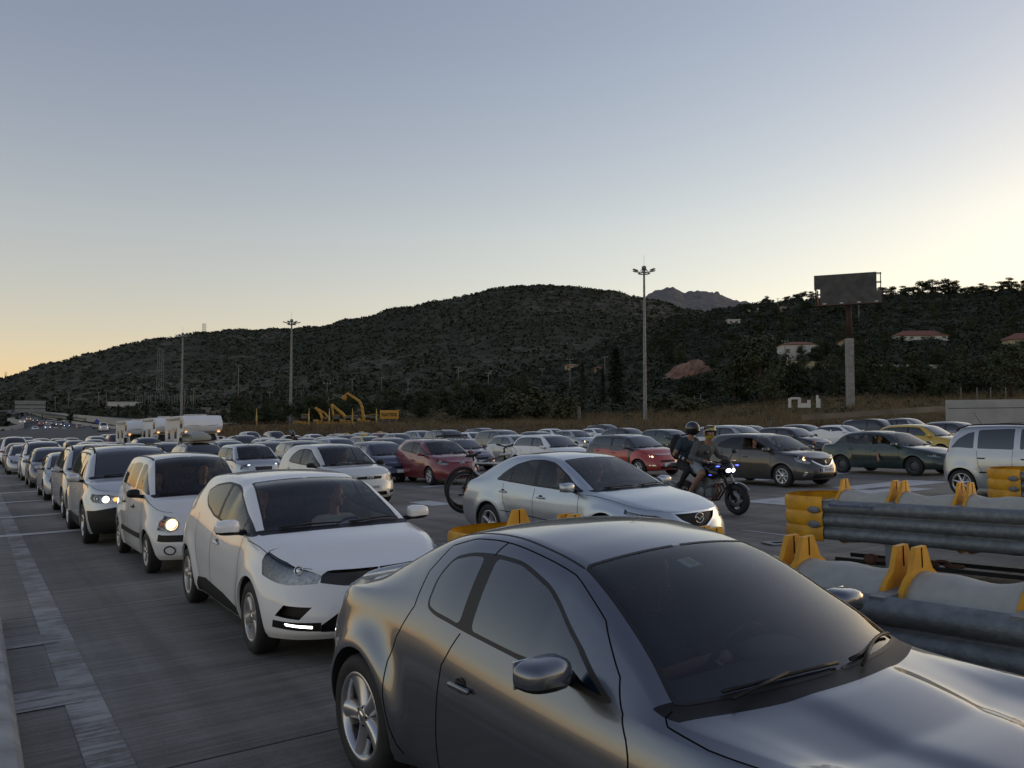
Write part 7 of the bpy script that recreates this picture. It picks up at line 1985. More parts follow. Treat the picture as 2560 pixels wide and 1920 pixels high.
def rider(pose, label, hip, chest_d, head_d, top, legs, shorts, arms, helm, yaw=0.0, skin=M_SKIN2, feet=None, knee=None, shortsleeve=False, band=False, s=1.0):
    P = Person(); P.k = 1.17; hip = Vector(hip); ch = hip + Vector(chest_d); nk = ch + (ch - hip).normalized() * .20 + Vector((.02, 0, 0)); hd = nk + Vector(head_d)
    P.seg(hip + Vector((0, -.09, 0)), hip + Vector((0, .09, 0)), .125, .125, legs); P.seg(hip + Vector((0, 0, .08)), ch, .135, .155, top); P.seg(ch + Vector((0, -.10, .02)), ch + Vector((0, .10, .02)), .125, .125, top)
    P.seg(ch + Vector((.01, -.17, .13)), ch + Vector((.01, .17, .13)), .068, .068, top); P.seg(nk - Vector((0, 0, .03)), hd + Vector((-.02, 0, -.06)), .058, .054, skin)
    for q in (-1, 1):
        kn = Vector((knee[0], q * knee[1], knee[2])); ft = Vector((feet[0], q * feet[1], feet[2]))
        mid = (hip + Vector((0, q * .10, 0))).lerp(kn, .72)
        P.seg(hip + Vector((0, q * .10, 0)), mid, .098, .085, legs); P.seg(mid, kn, .078 if shorts else .080, .058, skin if shorts else legs)
        calf = kn.lerp(ft, .35) + Vector((-.02, 0, 0)); P.seg(kn, calf, .058, .056, skin if shorts else legs); P.seg(calf, ft, .054, .036, skin if shorts else legs)
        P.seg(ft + Vector((-.06, 0, -.03)), ft + Vector((.16, q * .02, -.045)), .040, .034, M_BLACKC)
        sh = ch + Vector((.01, q * .205, .12)); el = Vector((arms[0][0], q * arms[0][1], arms[0][2])); wr = Vector((arms[1][0], q * arms[1][1], arms[1][2]))
        P.seg(sh, sh.lerp(el, .55), .066, .058, top); P.seg(sh.lerp(el, .55), el, .056 if not shortsleeve else .046, .046 if not shortsleeve else .040, skin if shortsleeve else top)
        if band:
            for k in range(5): a0, a1 = el.lerp(wr, .15 + .16 * k), el.lerp(wr, .15 + .16 * (k + 1)); P.seg(a0, a1, .042 - .002 * k, .040 - .002 * k, M_BLACKC if k % 2 == 0 else M_WHITEC2)
        else: P.seg(el, wr, .046, .034, skin if shortsleeve else top)
        hdv = (wr - el).normalized(); P.hand(wr, (hdv + Vector((.2, -q * .25, -.05))), (0, 0, 1), skin, 1.05, .85, q)
    T, rot = P.head(hd, yaw, 0.05, skin)
    o = P.build('person', None, .012); tag(o, label, 'person'); face_bits(o, T, rot)
    helmet(o, hd + Vector((-.005, 0, .015)), *helm[:2], yaw, M_GLOSSBLACK, helm[2]); place(o, *pose); return o
MOTO = (3.66, 17.55, -57.5)
motorcycle(MOTO, label='black naked motorcycle with white lamp and blue side lamps, carrying two riders')
M_HELMY = plain('helmet_yellow', (.50, .46, .05), .3, noise=.3, nscale=18, coat=.5)
M_HELMB = plain('helmet_black', (.012, .012, .013), .12, coat=.8)
M_HELMW = plain('helmet_graphic', (.30, .30, .28), .3, noise=.6, nscale=25, coat=.5)
rider(MOTO, 'motorcycle rider in a grey hoodie, denim shorts and yellow helmet, holding the bars', (.44, 0, .91), (.15, 0, .34), (.08, 0, .165), M_GREYC, M_DENIM, True, ((.60, .40, 1.12), (.90, .36, 1.07)), (M_HELMW, M_HELMY, True), yaw=-.35, feet=(.42, .28, .40), knee=(.78, .26, .80))
rider(MOTO, 'motorcycle passenger in black helmet with striped arm sleeves, sitting behind the rider', (.06, 0, .97), (.08, 0, .35), (.06, .02, .165), M_NAVY, M_BLACKC, False, ((.12, .38, 1.18), (.36, .27, 1.06)), (M_HELMB, M_HELMB, False), yaw=.35, feet=(.10, .27, .48), knee=(.42, .30, .86), shortsleeve=True, band=True)
m = MB(); m.ball((-.20, 0, 1.30), (.13, .17, .26), M_BLACKC, 16, 12)
for s in (-1, 1): m.tube([(-.18, s * .12, 1.56), (.02, s * .15, 1.58), (.14, s * .14, 1.42), (.02, s * .17, 1.2), (-.18, s * .13, 1.18)], .018, M_BLACKC, 6)
o = m.build('backpack'); tag(o, 'black backpack on the back of the motorcycle passenger', 'backpack'); place(o, *MOTO)

# ---- bicycles on the tailgate rack of the silver saloon
M_ORANGE = plain('orange_rim', (.16, .035, .02), .35); M_FRAMEB = plain('bike_black', (.02, .02, .022), .3, coat=.5); M_FRAMEW = plain('bike_white', (.55, .56, .55), .35, coat=.4)
def bicycle(label, fm, rim, pos, deg_z, tilt, saddle=M_BLACK, barz=.0):
    o = empty('bicycle'); tag(o, label, 'bicycle', 'bicycles on the tailgate rack'); r = .345
    for x in (0, 1.08):
        m = MB(); m.tube([(x + r * math.cos(a), 0, r + r * math.sin(a)) for a in np.linspace(0, 2 * PI, 37)[:-1]], .026, M_RUBBER, 8, closed=True); w = m.build('wheel', o)
        m = MB(); m.tube([(x + (r - .035) * math.cos(a), 0, r + (r - .035) * math.sin(a)) for a in np.linspace(0, 2 * PI, 37)[:-1]], .012, rim, 6, closed=True)
        for k in range(20):
            a = 2 * PI * k / 20; m.tube([(x + .02 * math.cos(a + .8), .02 * (-1) ** k, r + .02 * math.sin(a + .8)), (x + (r - .04) * math.cos(a), 0, r + (r - .04) * math.sin(a))], .0016, M_GALV, 3, False)
        m.tube([(x, -.06, r), (x, .06, r)], .022, M_BLACK, 8); m.build('rim', w)
    m = MB(); bb, st, hd, hl = Vector((.42, 0, .30)), Vector((.26, 0, .72)), Vector((.84, 0, .82)), Vector((.88, 0, .70))
    for a, b, rr in ((bb, st, .018), (st, hd, .019), (bb, hl, .024), (hd + Vector((-.02, 0, .06)), hl, .022)): m.tube([a, b], rr, fm, 8)
    for y in (-.055, .055): m.tube([bb, Vector((0, y, r))], .011, fm, 6); m.tube([st, Vector((0, y, r))], .009, fm, 6); m.tube([hl, Vector((.96, y, .60)), Vector((1.08, y, r))], [.02, .018, .014], M_BLACK, 8)
    m.build('frame', o)
    m = MB(); m.tube([st, Vector((.215, 0, .86))], .014, M_BLACK, 8); m.ball((.20, 0, .885), (.13, .065, .028), saddle, 14, 8); m.build('saddle', o)
    m = MB(); m.tube([hd, hd + Vector((.0, 0, .12)), hd + Vector((.06, 0, .15))], .016, M_BLACK, 8); m.tube([hd + Vector((.02, -.33, .19)), hd + Vector((.06, -.1, .15)), hd + Vector((.06, .1, .15)), hd + Vector((.02, .33, .19))], .013, M_BLACK, 8)
    for s in (-1, 1): m.tube([hd + Vector((.02, s * .33, .19)), hd + Vector((.035, s * .22, .175))], .018, M_RUBBER, 8); m.tube([hd + Vector((.06, s * .2, .17)), hd + Vector((.20, s * .1, .05)), hd + Vector((.12, 0, -.10))], .004, M_BLACK, 4)
    m.build('handlebar', o)
    m = MB(); m.lathe([(.09, -.05), (.09, -.045), (.03, -.045)], M_BLACK, 20, 'Y', bb); m.tube([bb + Vector((0, -.06, 0)), bb + Vector((.12, -.07, -.12))], .012, M_BLACK, 6); m.tube([bb + Vector((0, .06, 0)), bb + Vector((-.12, .07, .12))], .012, M_BLACK, 6); m.build('crank', o)
    X, Y, dg = MZ_POSE; th = R(dg); n = Vector((-GA, -GB, 1)).normalized(); f = Vector((math.cos(th), math.sin(th), 0)); f = (f - n * f.dot(n)).normalized(); l = n.cross(f)
    B = Matrix((f, l, n)).transposed()
    o.rotation_mode = 'QUATERNION'; o.rotation_quaternion = (B @ Matrix.Rotation(R(deg_z), 3, 'Z') @ Matrix.Rotation(R(tilt), 3, 'Y')).to_quaternion()
    o.location = Vector((X, Y, ground(X, Y))) + B @ Vector(pos); return o
MZ_POSE = (.344, 13.757, -53.6)
bicycle('dark mountain bike with an orange rim on the rack, its wheel lowest behind the saloon', M_FRAMEB, M_ORANGE, (-1.30, -.46, .46), 80, -4)
bicycle('pale bicycle with a light saddle on the rack next to the boot', M_FRAMEW, M_GALV, (-1.14, .62, .50), -97, 6, M_FRAMEW)
m = MB(); 
for y in (-.35, .35): m.tube([(-.75, y, 1.02), (-1.0, y, .98), (-1.15, y, .72), (-1.5, y, .66)], .016, M_BLACK, 6); m.tube([(-1.0, y, .98), (-1.3, y, 1.12)], .012, M_BLACK, 6)
m.tube([(-1.1, -.5, .74), (-1.1, .5, .74)], .016, M_BLACK, 6); m.tube([(-1.45, -.5, .67), (-1.45, .5, .67)], .016, M_BLACK, 6)
o = m.build('bicycle_rack'); tag(o, 'black tailgate rack carrying bicycles behind the silver saloon', 'bicycle rack'); place(o, *MZ_POSE)

# ------------------------------------------------------------------ the queue
def badge(root, S, kind, z, r, side_y=0.0):
    """maker's emblem on the nose, as a raised bright shape"""
    sh = S['_sh']; t, j = sh.tj(('f', abs(side_y), z)); x = float(sh.ev(t, j)[0]) + .012; m = MB()
    def pt(y, q): return Vector((x, side_y + y, z + q))
    ell = lambda a, b2, cy=0, cz=0, n=28: [pt(cy + a * math.cos(k), cz + b2 * math.sin(k)) for k in np.linspace(0, 2 * PI, n)[:-1]]
    if kind == 'wing':
        m.tube(ell(r, r * .84), r * .10, M_CHROME, 6, closed=True)
        m.tube([pt(-r * .92, r * .18), pt(-r * .45, r * .12), pt(-r * .12, -r * .22), pt(0, -r * .34), pt(r * .12, -r * .22), pt(r * .45, r * .12), pt(r * .92, r * .18)], r * .09, M_CHROME, 6)
    elif kind == 'ovals':
        m.tube(ell(r, r * .68), r * .09, M_CHROME, 6, closed=True); m.tube(ell(r * .70, r * .25, 0, r * .30), r * .08, M_CHROME, 6, closed=True); m.tube(ell(r * .24, r * .62, 0, 0), r * .08, M_CHROME, 6, closed=True)
    elif kind == 'ess':
        for s in (1, -1): m.tube([pt(-s * r * .75, s * r * .25), pt(s * r * .05, s * r * .95), pt(s * r * .60, s * r * .45)], r * .20, M_CHROME, 5)
        m.tube([pt(-r * .72, r * .28), pt(0, 0), pt(r * .72, -r * .28)], r * .20, M_CHROME, 5)
    elif kind == 'blue_oval':
        m.ball(pt(0, 0), (.008, r * 1.35, r * .58), plain('emblem_blue', (.20, .25, .36), .25), 18, 8); m.tube(ell(r * 1.35, r * .58), r * .07, M_CHROME, 6, closed=True); m.tube([pt(-r * .8, -r * .1) + Vector((.01, 0, 0)), pt(-r * .2, r * .12) + Vector((.01, 0, 0)), pt(r * .3, -r * .1) + Vector((.01, 0, 0)), pt(r * .85, r * .08) + Vector((.01, 0, 0))], r * .07, M_CHROME, 5)
    elif kind == 'slant':
        m.tube(ell(r, r * .58), r * .09, M_CHROME, 6, closed=True)
        for s in (-1, 1): m.tube([pt(s * r * .38 - r * .05, -r * .38), pt(s * r * .38 + r * .08, r * .38)], r * .09, M_CHROME, 5)
        m.tube([pt(-r * .36, -r * .03), pt(r * .40, r * .03)], r * .08, M_CHROME, 5)
    elif kind == 'diamond':
        P = [pt(0, r * 1.3), pt(r * .8, 0), pt(0, -r * 1.3), pt(-r * .8, 0)]; m.tube(P, r * .22, M_CHROME, 4, closed=True)
    m.build('emblem', root)
def antenna(root, S, x=None, L=.22, back=True):
    m = MB(); x = S['roof0'] - .12 if x is None else x; sh = S['_sh']; t = float(np.interp(x, sh.G[:, sh.NV, 0], np.arange(sh.T))); p = Vector(sh.ev(t, sh.M - 1))
    m.tube([p - Vector((0, 0, .02)), p + Vector((-L * .55, 0, L * .8))], [.008, .004], M_BLACK, 6); m.build('antenna', root)
def fogs(root, S):
    for (y, z) in S.get('fogs', []):
        for s in (1, -1):
            t, j = S['_sh'].tj(('f', y, z)); p = Vector(S['_sh'].ev(t, j)); n = Vector(S['_sh'].nrm(t, j)); p.y *= s; n.y *= s; m = MB(); rot = n.to_track_quat('Y', 'Z').to_matrix()
            m.tube([p + rot @ Vector((.075 * math.cos(a), .002, .055 * math.sin(a))) for a in np.linspace(0, 2 * PI, 21)[:-1]], .008, M_SEAM, 6, closed=True); m.build('fog_cover', root)
def roof_rails(root, S):
    sh = S['_sh']
    for s in (1, -1):
        P = []
        for x in np.linspace(S['roof1'] - .1, S['roof0'] + .05, 9):
            v = sh.ev(*sh.tj(('q', x, 1.05))); P.append(Vector((v[0], v[1] * s, v[2] + .05)))
        P = [P[0] - Vector((.06, 0, .06))] + P + [P[-1] + Vector((.06, 0, -.06))]; m = MB(); m.tube(P, .018, M_BLACK, 6); m.build('roof_rail', root)
P_RX = (-.085, 5.13, -54.4, -.02); P_CL = (-2.875, 9.753, -57.7); P_AT = (-5.646, 13.71, -56.6); P_AU = (-5.405, 22.692, -53.6); P_BA = (6.65, 25.04, -57.3); P_LA = (11.65, 28.05, -58)
def main_car(S, name, pose, lod, label, cat='car', emb=None, ant=None):
    o = build_car(S, name, lod); place(o, *pose); tag(o, label, cat)
    if emb: badge(o, S, *emb)
    if ant is not None: antenna(o, S, *ant)
    fogs(o, S)
    if S.get('rails'): roof_rails(o, S)
    return o
c = main_car(RX, 'coupe', P_RX, 2, 'dark grey coupe with tinted windows filling the front of the picture')
# its rear side spoiler lip, sunshade frame in the rear window, toll tag behind the windscreen
sh = RX['_sh']; m = MB(); t, j = sh.tj(('t', RX['roof0'] + .10, .70)); v = Vector(sh.ev(t, j)) - Vector(sh.nrm(t, j)) * .02; n = Vector(sh.nrm(t, j))
rot = n.to_track_quat('Z', 'X').to_matrix(); m.box((v.x, -v.y * .2, v.z), (.07, .10, .004), plain('sticker_white', (.5, .52, .45), .6), rot); m.box((v.x - .002, -v.y * .2 + .01, v.z + .004), (.045, .035, .003), plain('sticker_green', (.20, .35, .08), .6), rot); m.build('toll_tag', c)
main_car(CL, 'hatchback', P_CL, 2, 'white hatchback with a bright daytime lamp right behind the dark coupe', emb=('diamond', .655, .06))
main_car(MZ, 'fastback', MZ_POSE, 2, 'silver fastback car with bicycles on its rear rack', emb=('wing', .605, .078))
main_car(AT, 'city_car', P_AT, 2, 'tall white city car with black bumper strip and round lit lamp')
o = main_car(X3, 'off_roader', (-8.23, 17.389, -57), 1, 'silver off-roader with black bumper and bright white and orange lamp')
main_car(AU, 'hatchback', P_AU, 1, 'pale beige hatchback with black mirrors, left of the dark red hatchback', emb=('ovals', .695, .075))
main_car(FI, 'hatchback', (-3.229, 29.3, -58.9), 1, 'dark red hatchback behind the bicycles', emb=('blue_oval', .715, .060), ant=(1.1,))
main_car(BA, 'hatchback', P_BA, 1, 'dark grey hatchback with lit lamps behind the motorcycle', emb=('ess', .665, .055))
main_car(SM, 'hatchback', (3.579, 30.757, -56.1), 1, 'black and red two-tone hatchback with yellow lamps lit')
main_car(LA, 'saloon', P_LA, 1, 'dark green saloon with its driver resting an arm out of the window')
o = main_car(ME, 'people_carrier', (10.904, 19.283, -58.6), 1, 'silver people carrier cut off by the right edge', ant=(.1, .34)); roof_rails(o, ME)
main_car(PI_, 'hatchback', (-9.371, 28.587, -57), 1, 'silver small hatchback with white lamps and a black grille', ant=(1.2,))
# people in the cars
seated('front passenger of the white hatchback, in dark clothes, looking ahead', P_CL, 1.27, -.38, .36, M_BLACKC, haircol=(.10, .07, .05), long=True, hands='lap')
seated('driver of the white hatchback in a pale shirt with a beard, head turned aside', P_CL, 1.27, .38, .36, M_WHITEC2, yaw=.8, lean=.06)
seated('front passenger of the tall white city car, small, in dark clothes', P_AT, 1.05, -.33, .44, M_BLACKC, long=True, hands='lap', small=.9, skin=M_SKIN2)
seated('driver of the tall white city car', P_AT, 1.05, .33, .44, M_NAVY, hands='wheel')
seated('front passenger of the dark coupe in a blue shirt', P_RX, 1.02, -.40, .24, M_BLUEC, hands='lap')
seated('driver of the dark coupe in a dark shirt', P_RX, 1.02, .40, .24, M_NAVY)
seated('front passenger of the silver fastback with long hair', MZ_POSE, 1.25, -.38, .33, M_TEAL, long=True, hands='lap')
seated('driver of the silver fastback', MZ_POSE, 1.25, .38, .33, M_GREYC)
seated('driver of the pale beige hatchback in a light shirt', P_AU, 1.25, .38, .38, M_WHITEC2)
seated('passenger at the open window of the dark grey hatchback', P_BA, 1.30, -.40, .40, M_BLACKC, yaw=-.5, hands='lap')
seated('man in a teal shirt hanging his arm out of the dark green saloon', P_LA, 1.22, -.40, .36, M_TEAL, yaw=-.35, arm_out=True)

COLS = dict(W=WHITE, S=(.46, .48, .50), LG=(.34, .35, .36), G=(.17, .175, .18), DG=(.055, .058, .062), K=(.012, .012, .014), B=(.015, .025, .075), LB=(.28, .38, .48), R=(.32, .02, .018), DR=(.13, .015, .018), T=(.15, .135, .11), BR=(.085, .070, .058), GN=(.03, .06, .055), Y=(.55, .36, .015), TX=(.50, .40, .14), PU=(.10, .085, .13), BL=(.03, .06, .16))
def col_paint(k):
    c = COLS[k]; return paint(c, 0.0 if k in ('W', 'TX', 'Y') else .5, .4, .14)
GEN = generic(); PROTO = {}
def proto(kind, lod):
    if (kind, lod) not in PROTO:
        S = dict(GEN[kind]); S['paint'] = paint((.3, .3, .3), .4, .4); S['cell'] = {0: .095, 1: .060}[lod]; S['L_'] = lod
        o = build_car(S, {'hatch': 'hatchback', 'hatch_old': 'hatchback', 'saloon': 'saloon', 'saloon_old': 'saloon', 'estate': 'estate_car', 'suv': 'off_roader', 'mpv': 'people_carrier', 'van': 'van', 'coupe': 'coupe'}[kind], 1 if lod else 0)
        if kind in ('suv', 'estate'): roof_rails(o, S)
        PROTO[(kind, lod)] = [o, False]
    return PROTO[(kind, lod)]
CATS = {'van': 'van'}
def bg_car(kind, colr, label, X, Y, deg, lod, lit=None, z=None, group=None):
    p = proto(kind, lod)
    if not p[1]: o = p[0]; p[1] = True
    else: o = copy_tree(p[0])
    for ch in o.children:
        if ch.name.split('.')[0] in ('body', 'mirror', 'door_handle') and ch.material_slots:
            ch.material_slots[0].link = 'OBJECT'; ch.material_slots[0].material = col_paint(colr)
        if ch.name.split('.')[0] == 'headlight':
            for b in ch.children:
                if b.name.split('.')[0] == 'bulb' and len(b.material_slots) > 0:
                    k = len(b.material_slots) - 1; b.material_slots[k].link = 'OBJECT'; b.material_slots[k].material = lit or M_CHROME
                    b.scale = (1, 1, 1)
    o['label'] = label; o['category'] = CATS.get(kind, 'car'); o['group'] = group or 'cars in the queue'
    place(o, X, Y, deg)
    if z is not None: o.location.z = z; o.rotation_quaternion = Quaternion((0, 0, 1), R(deg))
    return o
def at_roof(px, py, h, Y=None):
    if Y is None:
        Y = 45.0
        for y in np.arange(20, 130, .25):
            x = (px - 1280) / F * y; d = (ground(x, y) + h - CAM_H) / y
            if 1052 - F * d <= py: Y = y; break
        else: Y = 100
    x = (px - 1280) / F * Y
    return x, Y
H_ = {k: v['H'] for k, v in GEN.items()}
BG = [
 # (kind, colour, px and py of the middle of the roof, label, depth or None, lit lamps, heading)
 ('suv', 'S', None, (-11.0, 21.8), 'silver off-roader with roof rails, second in line behind the tall white city car', 1, None),
 ('saloon_old', 'S', None, (-14.55, 27.2), 'silver saloon between two off-roaders in the outermost lane', 1, None),
 ('hatch', 'G', None, (-18.5, 33.3), 'grey hatchback just behind the silver saloon of the outermost lane', 1, None),
 ('suv', 'W', None, (-22.0, 38.8), 'white off-roader with a glaring lamp in the outermost lane', 1, E_WHITE),
 ('estate', 'S', None, (-26.2, 44.6), 'silver estate car with dark grille in the outermost lane, behind the glaring lamp', 1, None),
 ('hatch', 'DR', None, (-30.6, 51.5), 'dark maroon hatchback near the left edge of the queue', 0, None),
 ('van', 'W', None, (-34.2, 57.0), 'white van near the left edge of the queue', 0, None),
 ('suv', 'K', None, (-37.6, 62.0), 'black off-roader with one lit lamp near the left edge', 0, E_WHITE),
 ('hatch', 'W', None, (-41.0, 67.5), 'white hatchback far back at the left edge', 0, None),
 ('hatch', 'S', None, (-44.4, 73.0), 'silver hatchback farthest back in the outermost lane', 0, None),
 ('estate', 'K', (495, 1107), 35.0, 'black estate car carrying a grey roof box', 1, None),
 ('hatch', 'BL', (419, 1106), 39.5, 'blue hatchback in front of the motorhomes', 1, None),
 ('saloon', 'LB', (330, 1105), 44.0, 'pale blue saloon whose roof shows above the silver off-roaders', 1, None),
 ('hatch', 'DG', (268, 1102), 49.5, 'dark grey hatchback left of the pale blue saloon', 0, None),
 ('saloon', 'S', (224, 1100), 54.5, 'silver saloon half hidden behind the off-roader with roof rails', 0, None),
 ('hatch', 'GN', (190, 1100), 60.0, 'dark green hatchback left of the hidden silver saloon', 0, None),
 ('hatch_old', 'G', (160, 1091), 66.0, 'grey old hatchback behind the dark green one', 0, None),
 ('saloon', 'K', (148, 1088), 72.5, 'black saloon with one cold white lamp on the left', 0, E_COOL),
 ('hatch', 'DG', (105, 1089), 70.0, 'dark grey hatchback in the second lane from the left', 0, None),
 ('hatch', 'S', (85, 1096), 63.0, 'silver hatchback in the second lane from the left', 0, None),
 ('estate', 'LG', (66, 1089), 77.0, 'light grey estate car in the second lane from the left', 0, None),
 ('saloon_old', 'K', (180, 1084), 78.0, 'black old saloon with an amber lamp on the left', 0, E_AMBER),
 ('mpv', 'W', (242, 1085), 72.0, 'white people carrier left of the motorhomes', 0, None),
 ('suv', 'W', (270, 1083), 78.0, 'white off-roader left of the motorhomes, farther back', 0, None),
 ('hatch', 'G', (238, 1092), 64.0, 'grey hatchback between white cars left of the motorhomes', 0, None),
 ('van', 'R', (291, 1089), 72.0, 'red van with a warm lamp beside the leftmost motorhome', 0, E_WARM),
 ('suv', 'DG', (368, 1090), 53.0, 'dark off-roader wedged between the motorhomes', 0, None),
 ('hatch', 'DG', (570, 1100), 40.5, 'dark hatchback behind the silver small hatchback', 0, None),
 ('saloon', 'B', (676, 1098), 37.0, 'dark blue saloon right behind the silver small hatchback', 1, None),
 ('hatch', 'BR', (752, 1098), 34.5, 'brown hatchback just behind the pale beige hatchback', 1, None),
 ('hatch_old', 'B', (940, 1096), 30.5, 'dark blue hatchback with a number plate, between the beige and dark red hatchbacks', 1, None),
 ('suv', 'DG', (608, 1088), 51.0, 'dark grey off-roader behind the silver small hatchback', 0, None),
 ('hatch', 'S', (667, 1089), 48.5, 'silver hatchback in front of the dark off-roader with roof rack', 0, None),
 ('hatch', 'G', (702, 1090), 43.0, 'grey hatchback in front of the pair on a motorcycle', 0, None),
 ('estate', 'DG', (664, 1081), 58.0, 'dark estate car with roof rack in the middle distance', 0, None),
 ('estate', 'LG', (592, 1081), 59.0, 'light grey estate car with roof rack in the middle distance', 0, None),
 ('hatch', 'W', (566, 1091), 50.0, 'white hatchback right of the nearest motorhome', 0, None),
 ('saloon', 'DG', (544, 1088), 56.0, 'dark saloon tucked against the nearest motorhome', 0, None),
 ('saloon', 'S', (559, 1081), 66.0, 'silver saloon right of the nearest motorhome, farther back', 0, None),
 ('hatch', 'S', (546, 1077), 75.0, 'silver hatchback just right of the overcab', 0, None),
 ('van', 'W', (624, 1071), 82.0, 'white van highest in the middle of the queue', 0, None),
 ('van', 'T', (686, 1072), 80.0, 'taupe van left of the middle lamp mast', 0, None),
 ('hatch', 'W', (730, 1077), 70.0, 'white hatchback below the middle lamp mast', 0, None),
 ('coupe', 'K', (765, 1083), 56.0, 'black coupe right of the middle lamp mast', 0, None),
 ('hatch', 'W', (784, 1076), 74.0, 'white hatchback in front of the wheel loaders', 0, None),
 ('saloon', 'G', (820, 1083), 53.0, 'grey saloon behind the light blue saloon', 0, None),
 ('saloon', 'LB', (835, 1089), 44.5, 'light blue saloon behind the brown hatchback', 1, None),
 ('estate', 'LG', (846, 1077), 70.0, 'light grey estate car below the excavators', 0, None),
 ('hatch', 'DR', (868, 1076), 62.0, 'maroon hatchback with a warm lamp left of the taxi', 0, E_WARM),
 ('hatch', 'LB', (906, 1074), 76.0, 'pale lavender hatchback behind the taxi', 0, None),
 ('saloon', 'TX', (912, 1083), 51.5, 'yellow taxi with a roof sign', 1, None),
 ('saloon_old', 'DR', (970, 1086), 43.5, 'dark red saloon behind the dark red hatchback', 1, None),
 ('hatch', 'R', (952, 1075), 70.0, 'red hatchback behind the taxi', 0, None),
 ('hatch', 'LG', (992, 1075), 62.0, 'light grey hatchback below the yellow sign board', 0, None),
 ('saloon', 'DG', (1022, 1075), 68.0, 'dark saloon left of the big dark off-roader', 0, None),
 ('mpv', 'S', (1046, 1073), 63.0, 'silver people carrier touching the big dark off-roader', 0, None),
 ('suv', 'DG', (1112, 1069), 54.0, 'big dark grey off-roader with silver roof rails behind the dark red hatchback', 1, None),
 ('coupe', 'PU', (1130, 1092), 36.5, 'dark purple coupe with a black roof rack behind the dark red hatchback', 1, None),
 ('saloon', 'W', (1172, 1075), 60.0, 'white saloon right of the big dark off-roader', 0, None),
 ('suv', 'BL', (1203, 1071), 66.0, 'blue off-roader far back right of the big dark one', 0, None),
 ('mpv', 'T', (1243, 1072), 49.0, 'taupe people carrier behind the silver three-door', 1, None),
 ('hatch_old', 'S', (1280, 1086), 39.5, 'silver three-door hatchback behind the bicycles', 1, None),
 ('hatch', 'W', (1358, 1092), 33.8, 'white hatchback half hidden behind the silver fastback', 1, None),
 ('saloon', 'K', (1337, 1077), 54.0, 'black saloon behind the half hidden white hatchback', 0, None),
 ('hatch', 'W', (1376, 1071), 68.0, 'white hatchback beside the silver saloon with lit lamps', 0, None),
 ('saloon', 'S', (1424, 1069), 58.0, 'silver saloon with warm lamps lit, left of the two-tone hatchback', 1, E_WARM),
 ('coupe', 'W', (1480, 1074), 72.0, 'white coupe far back left of the two-tone hatchback', 0, None),
 ('suv', 'DG', (1506, 1069), 74.0, 'dark off-roader at the back, left of the tall lamp mast', 0, None),
 ('estate', 'K', (1556, 1068), 57.0, 'black estate car behind the two-tone hatchback', 0, None),
 ('saloon', 'GN', (1652, 1064), 47.0, 'dark teal saloon behind the motorcyclists', 1, None),
 ('saloon', 'K', (1787, 1067), 64.0, 'black saloon just right of the yellow helmet', 0, None),
 ('mpv', 'S', (1812, 1074), 38.5, 'silver people carrier hidden behind the dark grey hatchback', 1, None),
 ('saloon', 'K', (1862, 1062), 58.0, 'black saloon behind the hidden silver people carrier', 0, None),
 ('saloon', 'K', (1950, 1067), 42.0, 'black saloon with an orange side lamp behind the dark grey hatchback', 1, None),
 ('saloon', 'DG', (1992, 1062), 55.0, 'dark grey saloon behind the black one with the orange side lamp', 0, None),
 ('coupe', 'W', (2084, 1067), 50.0, 'white coupe above the dark green saloon', 0, None),
 ('suv', 'K', (2172, 1063), 54.0, 'black pickup-like off-roader behind the dark green saloon', 0, None),
 ('suv', 'S', (2246, 1057), 53.5, 'silver off-roader behind the yellow car', 0, None),
 ('hatch', 'Y', (2276, 1061), 36.0, 'bright yellow hatchback behind the dark green saloon', 1, None),
 ('hatch', 'G', (2368, 1058), 44.0, 'grey hatchback left of the concrete wall', 0, None),
]
